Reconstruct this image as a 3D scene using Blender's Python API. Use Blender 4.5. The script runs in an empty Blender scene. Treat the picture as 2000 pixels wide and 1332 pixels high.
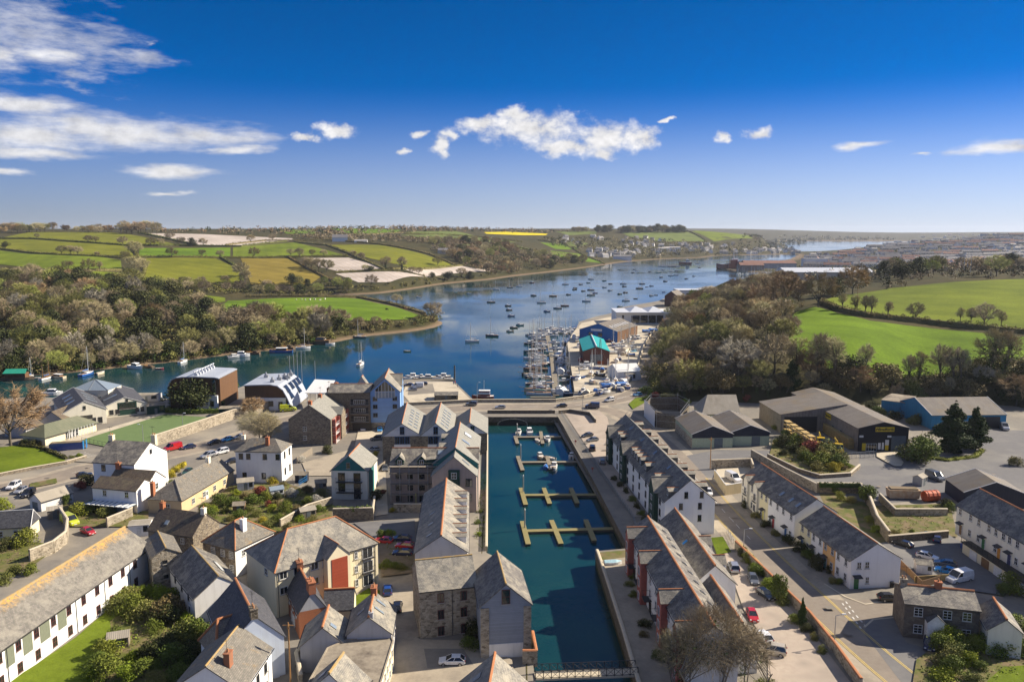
import bpy,bmesh,math,random
import numpy as np
from math import radians as R,sin,cos,pi,sqrt,atan2,hypot
from mathutils import Vector,Matrix
C=bpy.context.scene.collection
SC=bpy.context.scene
# ------------------------------------------------------------------ camera, sky, sun, exposure
FOC,CX0,CY0,CAMZ=1556.0,1000.0,666.0,68.0
PITCH=math.atan((CY0-450.0)/FOC)
cam=bpy.data.cameras.new('camera');camo=bpy.data.objects.new('camera',cam);C.objects.link(camo)
camo.location=(0,0,CAMZ);camo.rotation_euler=(pi/2-PITCH,0,0)
cam.sensor_width=36;cam.lens=FOC/2000*36;cam.clip_start=1;cam.clip_end=20000
SC.camera=camo
SUN_AZ,SUN_EL=R(74),R(33)
sun=bpy.data.lights.new('sun','SUN');suno=bpy.data.objects.new('sun',sun);C.objects.link(suno)
sun.energy=5.0;sun.angle=R(0.5);sun.color=(1.0,0.885,0.72)
sv=Vector((sin(SUN_AZ)*cos(SUN_EL),cos(SUN_AZ)*cos(SUN_EL),sin(SUN_EL)))
suno.rotation_euler=sv.to_track_quat('Z','Y').to_euler();suno.location=(300,100,300)
SC.view_settings.view_transform='Standard';SC.view_settings.look='None'
SC.view_settings.exposure=1.0;SC.view_settings.gamma=1
SC.cycles.max_bounces=5;SC.cycles.diffuse_bounces=2;SC.cycles.glossy_bounces=2
SC.cycles.transmission_bounces=2;SC.cycles.volume_bounces=0;SC.cycles.transparent_max_bounces=4
SC.cycles.use_denoising=True
_fw=Vector((0,cos(PITCH),-sin(PITCH)));_up=Vector((0,sin(PITCH),cos(PITCH)));_rt=Vector((1,0,0))
def ray(px,py):
 return _fw+_rt*((px-CX0)/FOC)-_up*((py-CY0)/FOC)
def P(px,py,z=3.0):
 d=ray(px,py);t=(z-CAMZ)/d.z
 return Vector((d.x*t,d.y*t,z))
def proj(v):
 w=Vector(v)-Vector((0,0,CAMZ));k=w.dot(_fw)
 return(CX0+FOC*w.dot(_rt)/k,CY0-FOC*w.dot(_up)/k)
def ztop(base,py):
 """height whose picture row is py, straight above the world point base"""
 c=(py-CY0)/FOC;y=base[1]
 # (w.up) = -c (w.fw) with w=(x,y,h)
 h=(-c*y*cos(PITCH)-y*sin(PITCH))/(cos(PITCH)-c*sin(PITCH))
 return h+CAMZ
def nd(nt,t,ins=None,**kw):
 n=nt.nodes.new(t)
 for k,v in kw.items():setattr(n,k,v)
 for k,v in(ins or{}).items():
  if isinstance(v,bpy.types.NodeSocket):nt.links.new(v,n.inputs[k])
  else:n.inputs[k].default_value=v
 return n
def mth(nt,op,a,b=None,c=None,clamp=False):
 ins={0:a}
 if b is not None:ins[1]=b
 if c is not None:ins[2]=c
 return nd(nt,'ShaderNodeMath',ins,operation=op,use_clamp=clamp).outputs[0]
def mixc(nt,f,a,b,mode='MIX'):
 n=nd(nt,'ShaderNodeMix',data_type='RGBA',blend_type=mode)
 for i,v in((0,f),(6,a),(7,b)):
  if isinstance(v,bpy.types.NodeSocket):nt.links.new(v,n.inputs[i])
  else:n.inputs[i].default_value=(tuple(v)+(1,)if i else v)
 return n.outputs[2]
def ramp(nt,f,stops):
 n=nt.nodes.new('ShaderNodeValToRGB');e=n.color_ramp.elements
 while len(e)<len(stops):e.new(0.5)
 for el,(p,c)in zip(e,stops):
  el.position=p;el.color=(c,c,c,1)if isinstance(c,(int,float))else tuple(c)+(1,)
 nt.links.new(f,n.inputs[0]);return n.outputs[0]
world=bpy.data.worlds.new('World');SC.world=world;world.use_nodes=True
wt=world.node_tree;wt.nodes.clear()
SKY_STR=0.085
sky=nd(wt,'ShaderNodeTexSky',sky_type='NISHITA',sun_disc=False,sun_elevation=SUN_EL,sun_rotation=SUN_AZ,
altitude=3000.0,air_density=0.6,dust_density=0.0,ozone_density=10.0)
tc=nd(wt,'ShaderNodeTexCoord')
sep=nd(wt,'ShaderNodeSeparateXYZ',{0:tc.outputs['Generated']})
az=mth(wt,'ARCTAN2',sep.outputs[0],sep.outputs[1]);el=mth(wt,'ARCSINE',sep.outputs[2])
ae=nd(wt,'ShaderNodeCombineXYZ',{0:az,1:el}).outputs[0]
def warp(f,a,b):
 n=nd(wt,'ShaderNodeTexNoise',{'Vector':nd(wt,'ShaderNodeVectorMath',{0:ae,1:f},operation='MULTIPLY').outputs[0],'Scale':1.0,'Detail':5,'Roughness':.6}).outputs['Color']
 return nd(wt,'ShaderNodeVectorMath',{0:nd(wt,'ShaderNodeVectorMath',{0:n,1:(.5,.5,.5)},operation='SUBTRACT').outputs[0],1:(a,b,0),2:ae},operation='MULTIPLY_ADD').outputs[0]
WARP={1:warp((26,34,1),.055,.028),2:warp((12,40,1),.10,.022),3:warp((10,30,1),.16,.05)}
def azel(px,py):
 d=ray(px,py).normalized();return atan2(d.x,d.y),math.asin(d.z)
def cloud_layer(ells,noise_scale,noise_amp,soft,gain,wp,detail=8):
 cur=None
 for(px,py,rx,ry)in ells:
  a,e=azel(px,py);rx/=FOC;ry/=FOC
  v=nd(wt,'ShaderNodeVectorMath',{0:WARP[wp],1:(1/rx,1/ry,0),2:(-a/rx,-e/ry,0)},operation='MULTIPLY_ADD').outputs[0]
  l=nd(wt,'ShaderNodeVectorMath',{0:v},operation='LENGTH').outputs['Value']
  cur=l if cur is None else mth(wt,'SMOOTH_MIN',cur,l,0.25)
 sc=nd(wt,'ShaderNodeVectorMath',{0:ae,1:noise_scale},operation='MULTIPLY').outputs[0]
 n=nd(wt,'ShaderNodeTexNoise',{'Vector':sc,'Scale':1.0,'Detail':detail,'Roughness':0.62}).outputs[0]
 d=mth(wt,'ADD',mth(wt,'SUBTRACT',1.0,cur),mth(wt,'MULTIPLY',mth(wt,'SUBTRACT',n,0.5),noise_amp))
 d=nd(wt,'ShaderNodeMapRange',{0:d,1:0.0,2:soft,3:0.0,4:gain},interpolation_type='SMOOTHSTEP').outputs[0]
 return d,n
puffy,pn=cloud_layer([(1040,250,125,42),(1180,268,95,40),(935,240,50,22),(1255,270,45,30),(1175,297,45,18),(1100,285,90,22),
(1010,225,50,18),(862,282,26,26),(818,262,22,12),(880,262,25,14),(1483,263,34,15),(1408,272,18,11),(1299,234,18,6),(788,299,16,8),(660,254,42,15),(594,268,32,11)],
(38,52,1),1.7,0.8,0.98,1)
streak,sn=cloud_layer([(220,258,230,36),(60,262,170,38),(400,262,150,22),(470,290,70,14),(330,333,105,16),(30,205,100,22),(330,378,40,6),(0,335,60,10),
(20,115,62,26),(100,112,62,24),(60,300,110,14),(1680,286,55,10),(1945,292,95,15),(1780,303,26,4)],
(11,50,1),1.6,0.95,0.92,2)
wisp,wn=cloud_layer([(70,40,140,34),(190,95,85,60),(250,105,50,20),(160,150,60,18),(150,165,40,10),(60,95,120,60),(110,60,130,26),(290,92,16,8)],
(15,52,1),3.0,1.3,0.6,3)
# the photograph's deep, polarised blue: the same sky with more colour and contrast
hsv=nd(wt,'ShaderNodeHueSaturation',{'Hue':0.5,'Saturation':1.3,'Value':.76,'Color':sky.outputs[0]}).outputs[0]
# pale lilac moisture low over the horizon, brighter towards the sun
low=nd(wt,'ShaderNodeMapRange',{0:el,1:R(-1.5),2:R(10),3:1.0,4:0.},interpolation_type='SMOOTHSTEP').outputs[0]
lowv=nd(wt,'ShaderNodeMapRange',{0:az,1:-.55,2:.55,3:2.3,4:4.7}).outputs[0]
# overhead, out of view, the sky is brightened as added fill for the shadows
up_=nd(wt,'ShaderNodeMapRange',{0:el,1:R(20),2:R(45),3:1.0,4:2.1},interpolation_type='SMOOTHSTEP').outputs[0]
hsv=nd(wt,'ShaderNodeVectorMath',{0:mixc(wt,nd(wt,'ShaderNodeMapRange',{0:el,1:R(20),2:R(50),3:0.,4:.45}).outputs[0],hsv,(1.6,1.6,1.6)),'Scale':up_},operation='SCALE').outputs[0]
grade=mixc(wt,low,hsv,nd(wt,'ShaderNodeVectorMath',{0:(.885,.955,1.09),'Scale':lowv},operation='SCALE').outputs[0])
dens=mth(wt,'MAXIMUM',puffy,mth(wt,'MAXIMUM',streak,wisp))
shade=mth(wt,'ADD',mth(wt,'MULTIPLY',pn,6.0),1.9)
ccol=nd(wt,'ShaderNodeVectorMath',{0:(1.0,0.985,0.99),'Scale':shade},operation='SCALE').outputs[0]
skyc=mixc(wt,dens,grade,ccol)
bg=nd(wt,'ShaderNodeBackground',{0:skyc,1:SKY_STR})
wo=nd(wt,'ShaderNodeOutputWorld',{0:bg.outputs[0]})
# ------------------------------------------------------------------ materials
def new_mat(name,rough=.8,spec=.3):
 m=bpy.data.materials.new(name);m.use_nodes=True;nt=m.node_tree;b=nt.nodes['Principled BSDF']
 b.inputs['Roughness'].default_value=rough;b.inputs['Specular IOR Level'].default_value=spec
 return m,nt,b
def ocoord(nt):return nd(nt,'ShaderNodeTexCoord').outputs['Object']
def gcoord(nt):return nd(nt,'ShaderNodeNewGeometry').outputs['Position']
def noise(nt,v,s,d=4,r=.6):
 return nd(nt,'ShaderNodeTexNoise',{'Vector':v,'Scale':s,'Detail':d,'Roughness':r}).outputs[0]
def bump(nt,b,h,strength=.4,dist=.05):
 n=nd(nt,'ShaderNodeBump',{'Strength':strength,'Distance':dist,'Height':h});nt.links.new(n.outputs[0],b.inputs['Normal'])
def setc(nt,b,c):nt.links.new(c,b.inputs['Base Color'])
def nm(name,c1,c2,s=1.0,rough=.85,bmp=0.0,c3=None,s3=.15,spec=.25,metal=0,world=False,thr=.55):
 """a surface of two tones of one colour, with larger patches of a third"""
 m,nt,b=new_mat(name,rough,spec);v=gcoord(nt)if world else ocoord(nt)
 n=noise(nt,v,s,6,.65);c=mixc(nt,ramp(nt,n,[(.3,0.),(.7,1.)]),c1,c2)
 if c3:
  n3=noise(nt,v,s3,5,.62);c=mixc(nt,ramp(nt,n3,[(thr-.07,0.),(thr+.12,1.)]),c,c3)
 setc(nt,b,c);b.inputs['Metallic'].default_value=metal
 if bmp:bump(nt,b,n,bmp,.1)
 return m
def plain(name,c,rough=.5,spec=.4,metal=0,coat=0):
 m,nt,b=new_mat(name,rough,spec);b.inputs['Metallic'].default_value=metal
 v=ocoord(nt);n=noise(nt,v,2.3,4)
 d=tuple(x*.82 for x in c);setc(nt,b,mixc(nt,ramp(nt,n,[(.35,0.),(.65,1.)]),d,c))
 if coat:b.inputs['Coat Weight'].default_value=coat;b.inputs['Coat Roughness'].default_value=.08
 return m
def slate(name,c1,c2,lichen=(.42,.38,.28),lam=.35,thr=.55,rough=.7,w=.38,h=.26,dirt=(.06,.058,.055),crest=None):
 """roof slates laid along the UVs (u along the eaves, v up the slope, metres), with lichen and grime"""
 m,nt,b=new_mat(name,rough,.35)
 uv=nd(nt,'ShaderNodeTexCoord').outputs['UV'];v=gcoord(nt)
 br=nd(nt,'ShaderNodeTexBrick',{'Vector':uv,'Color1':(0,0,0,1),'Color2':(1,1,1,1),'Mortar':(.5,.5,.5,1),'Scale':1.0,'Mortar Size':.018,'Brick Width':w,'Row Height':h,'Bias':0.0},offset=.5)
 c=mixc(nt,br.outputs[0],c1,c2)
 c=mixc(nt,mth(nt,'MULTIPLY',br.outputs['Fac'],.75),c,(.03,.03,.032))
 sc=nd(nt,'ShaderNodeVectorMath',{0:uv,1:(1.6,.3,1)},operation='MULTIPLY').outputs[0]
 c=mixc(nt,mth(nt,'MULTIPLY',ramp(nt,noise(nt,sc,1.5,5),[(.5,0.),(.75,1.)]),.5),c,dirt)
 n1=noise(nt,v,.55,9,.72)
 c=mixc(nt,mth(nt,'MULTIPLY',ramp(nt,n1,[(thr-.06,0.),(thr+.1,1.)]),lam),c,lichen)
 if crest:
  uy=nd(nt,'ShaderNodeSeparateXYZ',{0:uv}).outputs[1];k=mth(nt,'ADD',uy,mth(nt,'MULTIPLY',noise(nt,v,.35,8,.75),5.0))
  c=mixc(nt,mth(nt,'MULTIPLY',nd(nt,'ShaderNodeMapRange',{0:k,1:crest+2.6,2:crest+4.2,3:0.,4:.85}).outputs[0],ramp(nt,noise(nt,v,2.2,6,.75),[(.42,0.),(.58,1.)])),c,(.52,.28,.03))
 n2=noise(nt,v,6.,6,.7);c=mixc(nt,.5,c,mixc(nt,n2,(.35,.35,.35),(.72,.72,.72)),'OVERLAY')
 setc(nt,b,c)
 saw=mth(nt,'FRACT',mth(nt,'DIVIDE',nd(nt,'ShaderNodeSeparateXYZ',{0:uv}).outputs[1],h))
 bump(nt,b,mth(nt,'ADD',mth(nt,'MULTIPLY',saw,-.6),mth(nt,'ADD',mth(nt,'MULTIPLY',br.outputs[0],.5),n2)),.55,.05)
 return m
def rubble(name,c1,c2,mortar=(.33,.29,.23),s=2.2,c3=(.12,.1,.085),weed=False):
 m,nt,b=new_mat(name,.9,.2);v=ocoord(nt)
 v=nd(nt,'ShaderNodeVectorMath',{0:v,1:(1,1,1.7)},operation='MULTIPLY').outputs[0]
 vo=nd(nt,'ShaderNodeTexVoronoi',{'Vector':v,'Scale':s});ve=nd(nt,'ShaderNodeTexVoronoi',{'Vector':v,'Scale':s},feature='DISTANCE_TO_EDGE')
 r=nd(nt,'ShaderNodeSeparateColor',{0:vo.outputs['Color']})
 c=mixc(nt,r.outputs[0],c1,c2);c=mixc(nt,ramp(nt,r.outputs[1],[(.72,0.),(.95,1.)]),c,c3)
 e=ramp(nt,ve.outputs[0],[(.0,1.),(.09,0.)]);c=mixc(nt,mth(nt,'MULTIPLY',e,.7),c,mortar)
 n=noise(nt,v,.35,5,.7);c=mixc(nt,mth(nt,'MULTIPLY',ramp(nt,n,[(.5,0.),(.75,1.)]),.5),c,(.10,.095,.08))
 if weed:
  wz=mth(nt,'ADD',nd(nt,'ShaderNodeSeparateXYZ',{0:gcoord(nt)}).outputs[2],mth(nt,'MULTIPLY',n,-1.6));c=mixc(nt,nd(nt,'ShaderNodeMapRange',{0:wz,1:-.2,2:.5,3:.9,4:0.}).outputs[0],c,(.028,.034,.010))
 setc(nt,b,c);bump(nt,b,mth(nt,'SUBTRACT',mth(nt,'ADD',noise(nt,v,5),r.outputs[2]),e),.7,.08)
 return m
def render_wall(name,c,stain=(.36,.34,.30),am=.35):
 """painted render with weather streaks"""
 m,nt,b=new_mat(name,.85,.25);v=ocoord(nt)
 sv_=nd(nt,'ShaderNodeVectorMath',{0:v,1:(1.1,1.1,.16)},operation='MULTIPLY').outputs[0]
 n=noise(nt,sv_,1.2,7,.68);n2=noise(nt,v,.5,5,.6);n3=noise(nt,v,9,4)
 c1=mixc(nt,mth(nt,'MULTIPLY',ramp(nt,n,[(.48,0.),(.8,1.)]),am),c,stain)
 c1=mixc(nt,mth(nt,'MULTIPLY',ramp(nt,n2,[(.45,0.),(.75,1.)]),am*.6),c1,tuple(x*.75 for x in c))
 z=nd(nt,'ShaderNodeSeparateXYZ',{0:v}).outputs[2]
 low=nd(nt,'ShaderNodeMapRange',{0:mth(nt,'ADD',z,mth(nt,'MULTIPLY',n,1.4)),1:.5,2:1.5,3:.4,4:0.}).outputs[0]
 setc(nt,b,mixc(nt,low,c1,stain));bump(nt,b,n3,.25,.02)
 return m
def boards(name,c,axis=2,pitch=.22,dark=.55,rough=.7,stain=None,am=.4,metal=0):
 """weatherboards (axis 2) or upright boards / profiled sheet (axis 0: along both plan axes)"""
 m,nt,b=new_mat(name,rough,.3);v=ocoord(nt);s=nd(nt,'ShaderNodeSeparateXYZ',{0:v});b.inputs['Metallic'].default_value=metal
 q=s.outputs[2]if axis==2 else mth(nt,'ADD',s.outputs[0],s.outputs[1])
 f=mth(nt,'FRACT',mth(nt,'DIVIDE',q,pitch))
 g=ramp(nt,f,[(0.,dark),(.12,1.),(.9,.95),(1.,dark)])
 cell=nd(nt,'ShaderNodeTexWhiteNoise',{'W':mth(nt,'FLOOR',mth(nt,'DIVIDE',q,pitch))},noise_dimensions='1D').outputs['Value']
 cc=mixc(nt,mth(nt,'MULTIPLY',cell,.35),c,tuple(x*.6 for x in c))
 n=noise(nt,v,.7,6,.65)
 cc=mixc(nt,mth(nt,'MULTIPLY',ramp(nt,n,[(.45,0.),(.75,1.)]),am),cc,stain or tuple(x*.6 for x in c))
 setc(nt,b,mixc(nt,1.,cc,g,'MULTIPLY'));bump(nt,b,f,.4,.03)
 return m
def sheetroof(name,c1,c2,c3,pitch=.3,thr=.55,rough=.75):
 """fibre-cement or metal roof sheets along the slope, patchy with moss or rust"""
 m,nt,b=new_mat(name,rough,.3);uv=nd(nt,'ShaderNodeTexCoord').outputs['UV'];v=gcoord(nt)
 u=nd(nt,'ShaderNodeSeparateXYZ',{0:uv})
 w=mth(nt,'SINE',mth(nt,'MULTIPLY',u.outputs[0],2*pi/pitch))
 br=nd(nt,'ShaderNodeTexBrick',{'Vector':uv,'Color1':(0,0,0,1),'Color2':(1,1,1,1),'Mortar':(.2,.2,.2,1),'Scale':1.,'Mortar Size':.02,'Brick Width':1.05,'Row Height':2.2},offset=0.)
 c=mixc(nt,mth(nt,'MULTIPLY',br.outputs[0],.6),c1,c2)
 c=mixc(nt,mth(nt,'MULTIPLY',ramp(nt,noise(nt,v,.16,7,.68),[(thr-.05,0.),(thr+.15,1.)]),.75),c,c3)
 c=mixc(nt,.4,c,mixc(nt,noise(nt,v,3.5,6,.7),(.3,.3,.3),(.7,.7,.7)),'OVERLAY')
 setc(nt,b,c);bump(nt,b,mth(nt,'ADD',w,mth(nt,'MULTIPLY',br.outputs['Fac'],-1.)),.35,.03)
 return m
def leafmat(name,c1,c2,c3=None,trans=.15):
 """leaf or twig colour varying from clump to clump and tree to tree"""
 m,nt,b=new_mat(name,.75,.2)
 g=nd(nt,'ShaderNodeNewGeometry');oi=nd(nt,'ShaderNodeObjectInfo')
 c=mixc(nt,g.outputs['Random Per Island'],c1,c2)
 if c3:c=mixc(nt,ramp(nt,oi.outputs['Random'],[(.35,0.),(1.,.75)]),c,c3)
 h=nd(nt,'ShaderNodeHueSaturation',{'Value':mth(nt,'ADD',.72,mth(nt,'MULTIPLY',oi.outputs['Random'],.5)),'Color':c})
 setc(nt,b,h.outputs[0])
 return m
 # ------------------------------------------------------------------ mesh and object helpers
class MB:
 """collects faces; build() links them as one mesh object"""
 def __init__(s):s.v=[];s.f=[];s.m=[];s.uv={}
 def face(s,pts,mi=0,uv=None):
  i=len(s.v);s.v.extend([tuple(p)for p in pts]);s.f.append(tuple(range(i,i+len(pts))));s.m.append(mi)
  if uv:s.uv[len(s.f)-1]=uv
 def poly(s,vs,fs,mi=0):
  i=len(s.v);s.v.extend([tuple(p)for p in vs])
  for f in fs:s.f.append(tuple(i+k for k in f));s.m.append(mi)
 def box(s,x0,x1,y0,y1,z0,z1,mi=0,M=None,taper=1.0):
  cx,cy=(x0+x1)/2,(y0+y1)/2
  t=lambda a,c:c+(a-c)*taper
  vs=[(x0,y0,z0),(x1,y0,z0),(x1,y1,z0),(x0,y1,z0)]+[(t(x,cx),t(y,cy),z1)for x,y in((x0,y0),(x1,y0),(x1,y1),(x0,y1))]
  if M:vs=[M@Vector(v)for v in vs]
  s.poly(vs,[(3,2,1,0),(4,5,6,7),(0,1,5,4),(1,2,6,5),(2,3,7,6),(3,0,4,7)],mi)
 def prism(s,pts,z0,z1,mi=0,side=None):
  n=len(pts);b=[(p[0],p[1],z0)for p in pts];t=[(p[0],p[1],z1)for p in pts]
  s.poly(b+t,[tuple(range(n,2*n))],mi)
  s.poly(b+t,[(i,(i+1)%n,n+(i+1)%n,n+i)for i in range(n)]+[tuple(reversed(range(n)))],mi if side is None else side)
 def tube(s,a,b,r0,r1=None,n=6,mi=0,cap=True):
  a=Vector(a);b=Vector(b);r1=r0 if r1 is None else r1;d=(b-a)
  if d.length<1e-6:return
  d.normalize();u=d.orthogonal().normalized();w=d.cross(u)
  vs=[a+(u*cos(2*pi*k/n)+w*sin(2*pi*k/n))*r0 for k in range(n)]+[b+(u*cos(2*pi*k/n)+w*sin(2*pi*k/n))*r1 for k in range(n)]
  fs=[(k,(k+1)%n,n+(k+1)%n,n+k)for k in range(n)]
  if cap:fs+=[tuple(reversed(range(n))),tuple(range(n,2*n))]
  s.poly(vs,fs,mi)
 def path(s,pts,r,n=6,mi=0):
  for a,b in zip(pts,pts[1:]):s.tube(a,b,r,r,n,mi)
 def loft(s,rings,mi=0,cap=True,closed=True):
  n=len(rings[0]);vs=[p for r in rings for p in r];fs=[]
  for j in range(len(rings)-1):
   for k in range(n if closed else n-1):
    fs.append((j*n+k,j*n+(k+1)%n,(j+1)*n+(k+1)%n,(j+1)*n+k))
  if cap:fs+=[tuple(reversed(range(n))),tuple(range((len(rings)-1)*n,len(rings)*n))]
  s.poly(vs,fs,mi)
 def mesh(s,name,mats,smooth=False):
  me=bpy.data.meshes.new(name);me.from_pydata(s.v,[],s.f)
  for m in(mats if isinstance(mats,(list,tuple))else[mats]):me.materials.append(m)
  me.polygons.foreach_set('material_index',s.m)
  if s.uv:
   ul=me.uv_layers.new(name='uv')
   for fi,uvs in s.uv.items():
    for li,q in zip(me.polygons[fi].loop_indices,uvs):ul.data[li].uv=q
  if smooth:me.polygons.foreach_set('use_smooth',[True]*len(me.polygons))
  me.update();return me
 def build(s,name,mats,parent=None,loc=None,rz=0,smooth=False):
  return link(name,s.mesh(name,mats,smooth),parent,loc,rz)
def link(name,me,parent=None,loc=None,rz=0):
 o=bpy.data.objects.new(name,me);C.objects.link(o)
 if parent:o.parent=parent
 if loc is not None:o.location=loc
 if rz:o.rotation_euler=(0,0,rz)
 return o
def tag(o,label=None,cat=None,group=None,kind=None):
 for k,v in(('label',label),('category',cat),('group',group),('kind',kind)):
  if v:o[k]=v
 return o
def thing(name,label,cat,loc=(0,0,0),rz=0,group=None):
 o=link(name,None,None,loc,rz);return tag(o,label,cat,group)
KIDS={}
def dup(o,loc=None,rz=None,label=None,group=None,scale=None,mats=None,parent=None):
 """copy a thing with its parts and sub-parts"""
 c=o.copy();C.objects.link(c)
 if parent is not None:c.parent=parent
 if loc is not None:c.location=loc
 if rz is not None:c.rotation_euler=(0,0,rz)
 if scale is not None:c.scale=(scale,)*3 if isinstance(scale,(int,float))else scale
 if label:c['label']=label
 if group:c['group']=group
 for k in o.children:dup(k,parent=c,mats=mats)
 if mats and c.type=='MESH':
  for i,sl in enumerate(c.material_slots):
   mm=mats.get(sl.material.name)if sl.material else None
   if mm:sl.link='OBJECT';sl.material=mm
 return c
 # ------------------------------------------------------------------ terrain
CTL=[]
def cz(px,py,z):v=P(px,py,z);CTL.append((v.x,v.y,z))
def cy(px,py,y):
 d=ray(px,py);t=y/d.y;CTL.append((d.x*t,y,CAMZ+d.z*t))
for px,py,z in[(-300,735,2),(0,715,3),(150,708,3),(330,692,3),(450,677,3),(560,664,3),(690,650,3),(820,628,4),(850,620,3),(620,600,7),(480,605,7),
(700,605,7),(450,585,3),(600,580,3),(740,570,2),(860,552,2),(960,541,3),(1080,527,3),(1160,518,3),(1240,507,3),(1370,502,3),(1480,495,3),(1560,493,3),
(1440,526,3),(1560,530,3),(1600,520,4),(1700,505,8),(1850,515,7),(2000,512,9),(1310,640,5),(1290,680,5),(1300,740,4),(1330,600,5),
(0,1000,3),(500,1000,3),(1000,1000,3),(1500,1000,3),(2000,1000,3),(0,1332,3),(1000,1332,3),(2000,1332,3),(-600,1100,3),(2600,1100,4),(300,820,3),(1000,760,3),(700,800,3),
(1400,784,3.5),(1560,783,4),(1700,787,4),(1850,787,4),(1990,800,5),(2300,850,8),(1350,560,3)]:cz(px,py,z)
for px,py,y in[(0,600,560),(150,590,580),(250,570,680),(0,560,700),(0,530,850),(0,500,1000),(0,470,1250),(0,455,1500),(-400,520,900),(-400,455,1500),(-800,455,1500),(-800,560,750),
(200,530,860),(200,500,1020),(240,456,1480),(350,548,880),(350,502,1050),(350,478,1250),(350,458,1500),(450,570,810),(600,556,890),(600,520,1020),(600,490,1200),(600,468,1450),(600,449,2000),
(800,540,980),(800,500,1200),(800,470,1500),(800,448,2100),(1000,530,1250),(1000,500,1400),(1000,475,1750),(1000,456,2300),(1150,500,1800),(1150,487,1950),(1150,470,2200),(1150,453,2600),
(1300,496,2080),(1300,480,2300),(1300,454,2700),(1400,487,2300),(1420,462,2650),(1480,484,2500),(1490,470,2750),(1540,487,2640),
(1500,469,5300),(1500,456,6000),(1650,463,6300),(1760,466,6000),(1900,458,6500),(2100,455,6500),(1700,472,5400),(900,452,5000),(300,455,5000),(-500,458,5000),(2600,458,5000),
(1700,487,2300),(1800,474,2500),(1900,464,2600),(2000,460,2650),(2400,456,2700),(1900,498,1900),(2000,500,1900),(1760,470,2700),(1640,490,2450),(2400,510,1900),
(2000,546,530),(2300,560,520),(1850,553,520),(1700,574,490),(1590,598,430),(1600,640,370),(1800,640,380),(1950,648,370),(2300,660,370),(1700,700,320),(1900,700,320),(1650,738,300),(1900,735,295),(2200,740,300),
(1480,620,440),(1420,600,520),(1500,575,520),(1580,565,560),(1420,680,350),(1500,700,320),(1380,640,430),
(2000,528,900),(1800,532,900),(1650,535,900),(1500,545,900)]:cy(px,py,y)
CTL=np.array(CTL)
def _st(x,y):
 y=np.maximum(y,30.0)+40.0
 return np.stack([x/y*2.4,np.log(y)],-1)
_cs=_st(CTL[:,0],CTL[:,1])
def _phi(d2):return np.where(d2>1e-12,.5*d2*np.log(np.maximum(d2,1e-12)),0.0)
_n=len(CTL)
_A=np.zeros((_n+3,_n+3));_A[:_n,:_n]=_phi(((_cs[:,None]-_cs[None])**2).sum(-1))+np.eye(_n)*2e-4
_A[:_n,_n]=1;_A[:_n,_n+1:]=_cs;_A[_n,:_n]=1;_A[_n+1:,:_n]=_cs.T
_w=np.linalg.solve(_A,np.concatenate([CTL[:,2],np.zeros(3)]))
def rbf(x,y):
 s=_st(np.asarray(x,float),np.asarray(y,float));sh=s.shape[:-1];s=s.reshape(-1,2);out=np.empty(len(s))
 for i in range(0,len(s),20000):
  q=s[i:i+20000];out[i:i+20000]=_phi(((q[:,None]-_cs[None])**2).sum(-1))@_w[:_n]+_w[_n]+q@_w[_n+1:]
 return out.reshape(sh)
def pxpoly(pts,z):return[tuple(P(a,b,z)[:2])for a,b in pts]
WATER=[pxpoly([(-500,800),(300,800),(900,815),(1100,815),(1240,760),(1262,720),(1272,680),(1296,640),(1312,600),(1392,560),(1450,552),(1480,547),(1560,544),(1520,534),(1440,530),(1405,524),(1440,517),(1540,507),
(1560,497),(1480,498),(1400,499),(1370,504),(1300,506),(1240,510),(1205,514),(1160,521),(1080,531),(1000,541),(960,546),(860,556),(745,573),(690,576),(440,573),(440,578),(600,579),(700,582),(760,592),(800,604),(850,620),
(866,632),(850,640),(800,648),(720,656),(690,661),(650,669),(560,681),(450,693),(330,708),(150,727),(0,738),(-500,768)],0),
pxpoly([(1520,492),(1900,492),(1900,473),(1480,471)],0),
[(8,15)]+pxpoly([(1046,1400),(1030,1262),(945,1150),(945,805),(1092,805),(1240,1060),(1262,1400)],1.5)+[(34,15)]]
SLAB=[(-260,20),(-260,130)]+pxpoly([(-330,800),(60,775),(270,782),(330,778),(335,765),(445,765),(480,752),(580,752),(600,768),(650,770),(665,752),(780,746),(790,741),(888,745),(926,782),(1085,784),(1118,779),(1121,766),
(1117,735),(1111,700),(1106,672),(1116,655),(1126,640),(1132,628),(1165,618),(1198,611),(1204,602),(1285,588),(1300,582),(1330,568),(1390,558),(1402,562),(1345,590),(1322,610),(1309,638),(1290,668),(1281,700),(1278,730),(1276,760),
(1300,783),(1345,785),(1390,782),(1450,785),(1490,787),(1590,787),(1700,790),(1770,790),(1960,790),(2050,800),(2200,860)],3)+[(260,160),(260,20)]+[(34,20)]+pxpoly([(1262,1400),(1245,1332),(1212,1230),(1180,1130),(1163,1076),(1228,1070),(1160,940),(1090,814),(953,814),(951,960),(950,1079),(985,1095),(1010,1150),(1036,1262),(1046,1330),(1052,1400)],3)+[(8,20)]
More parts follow.
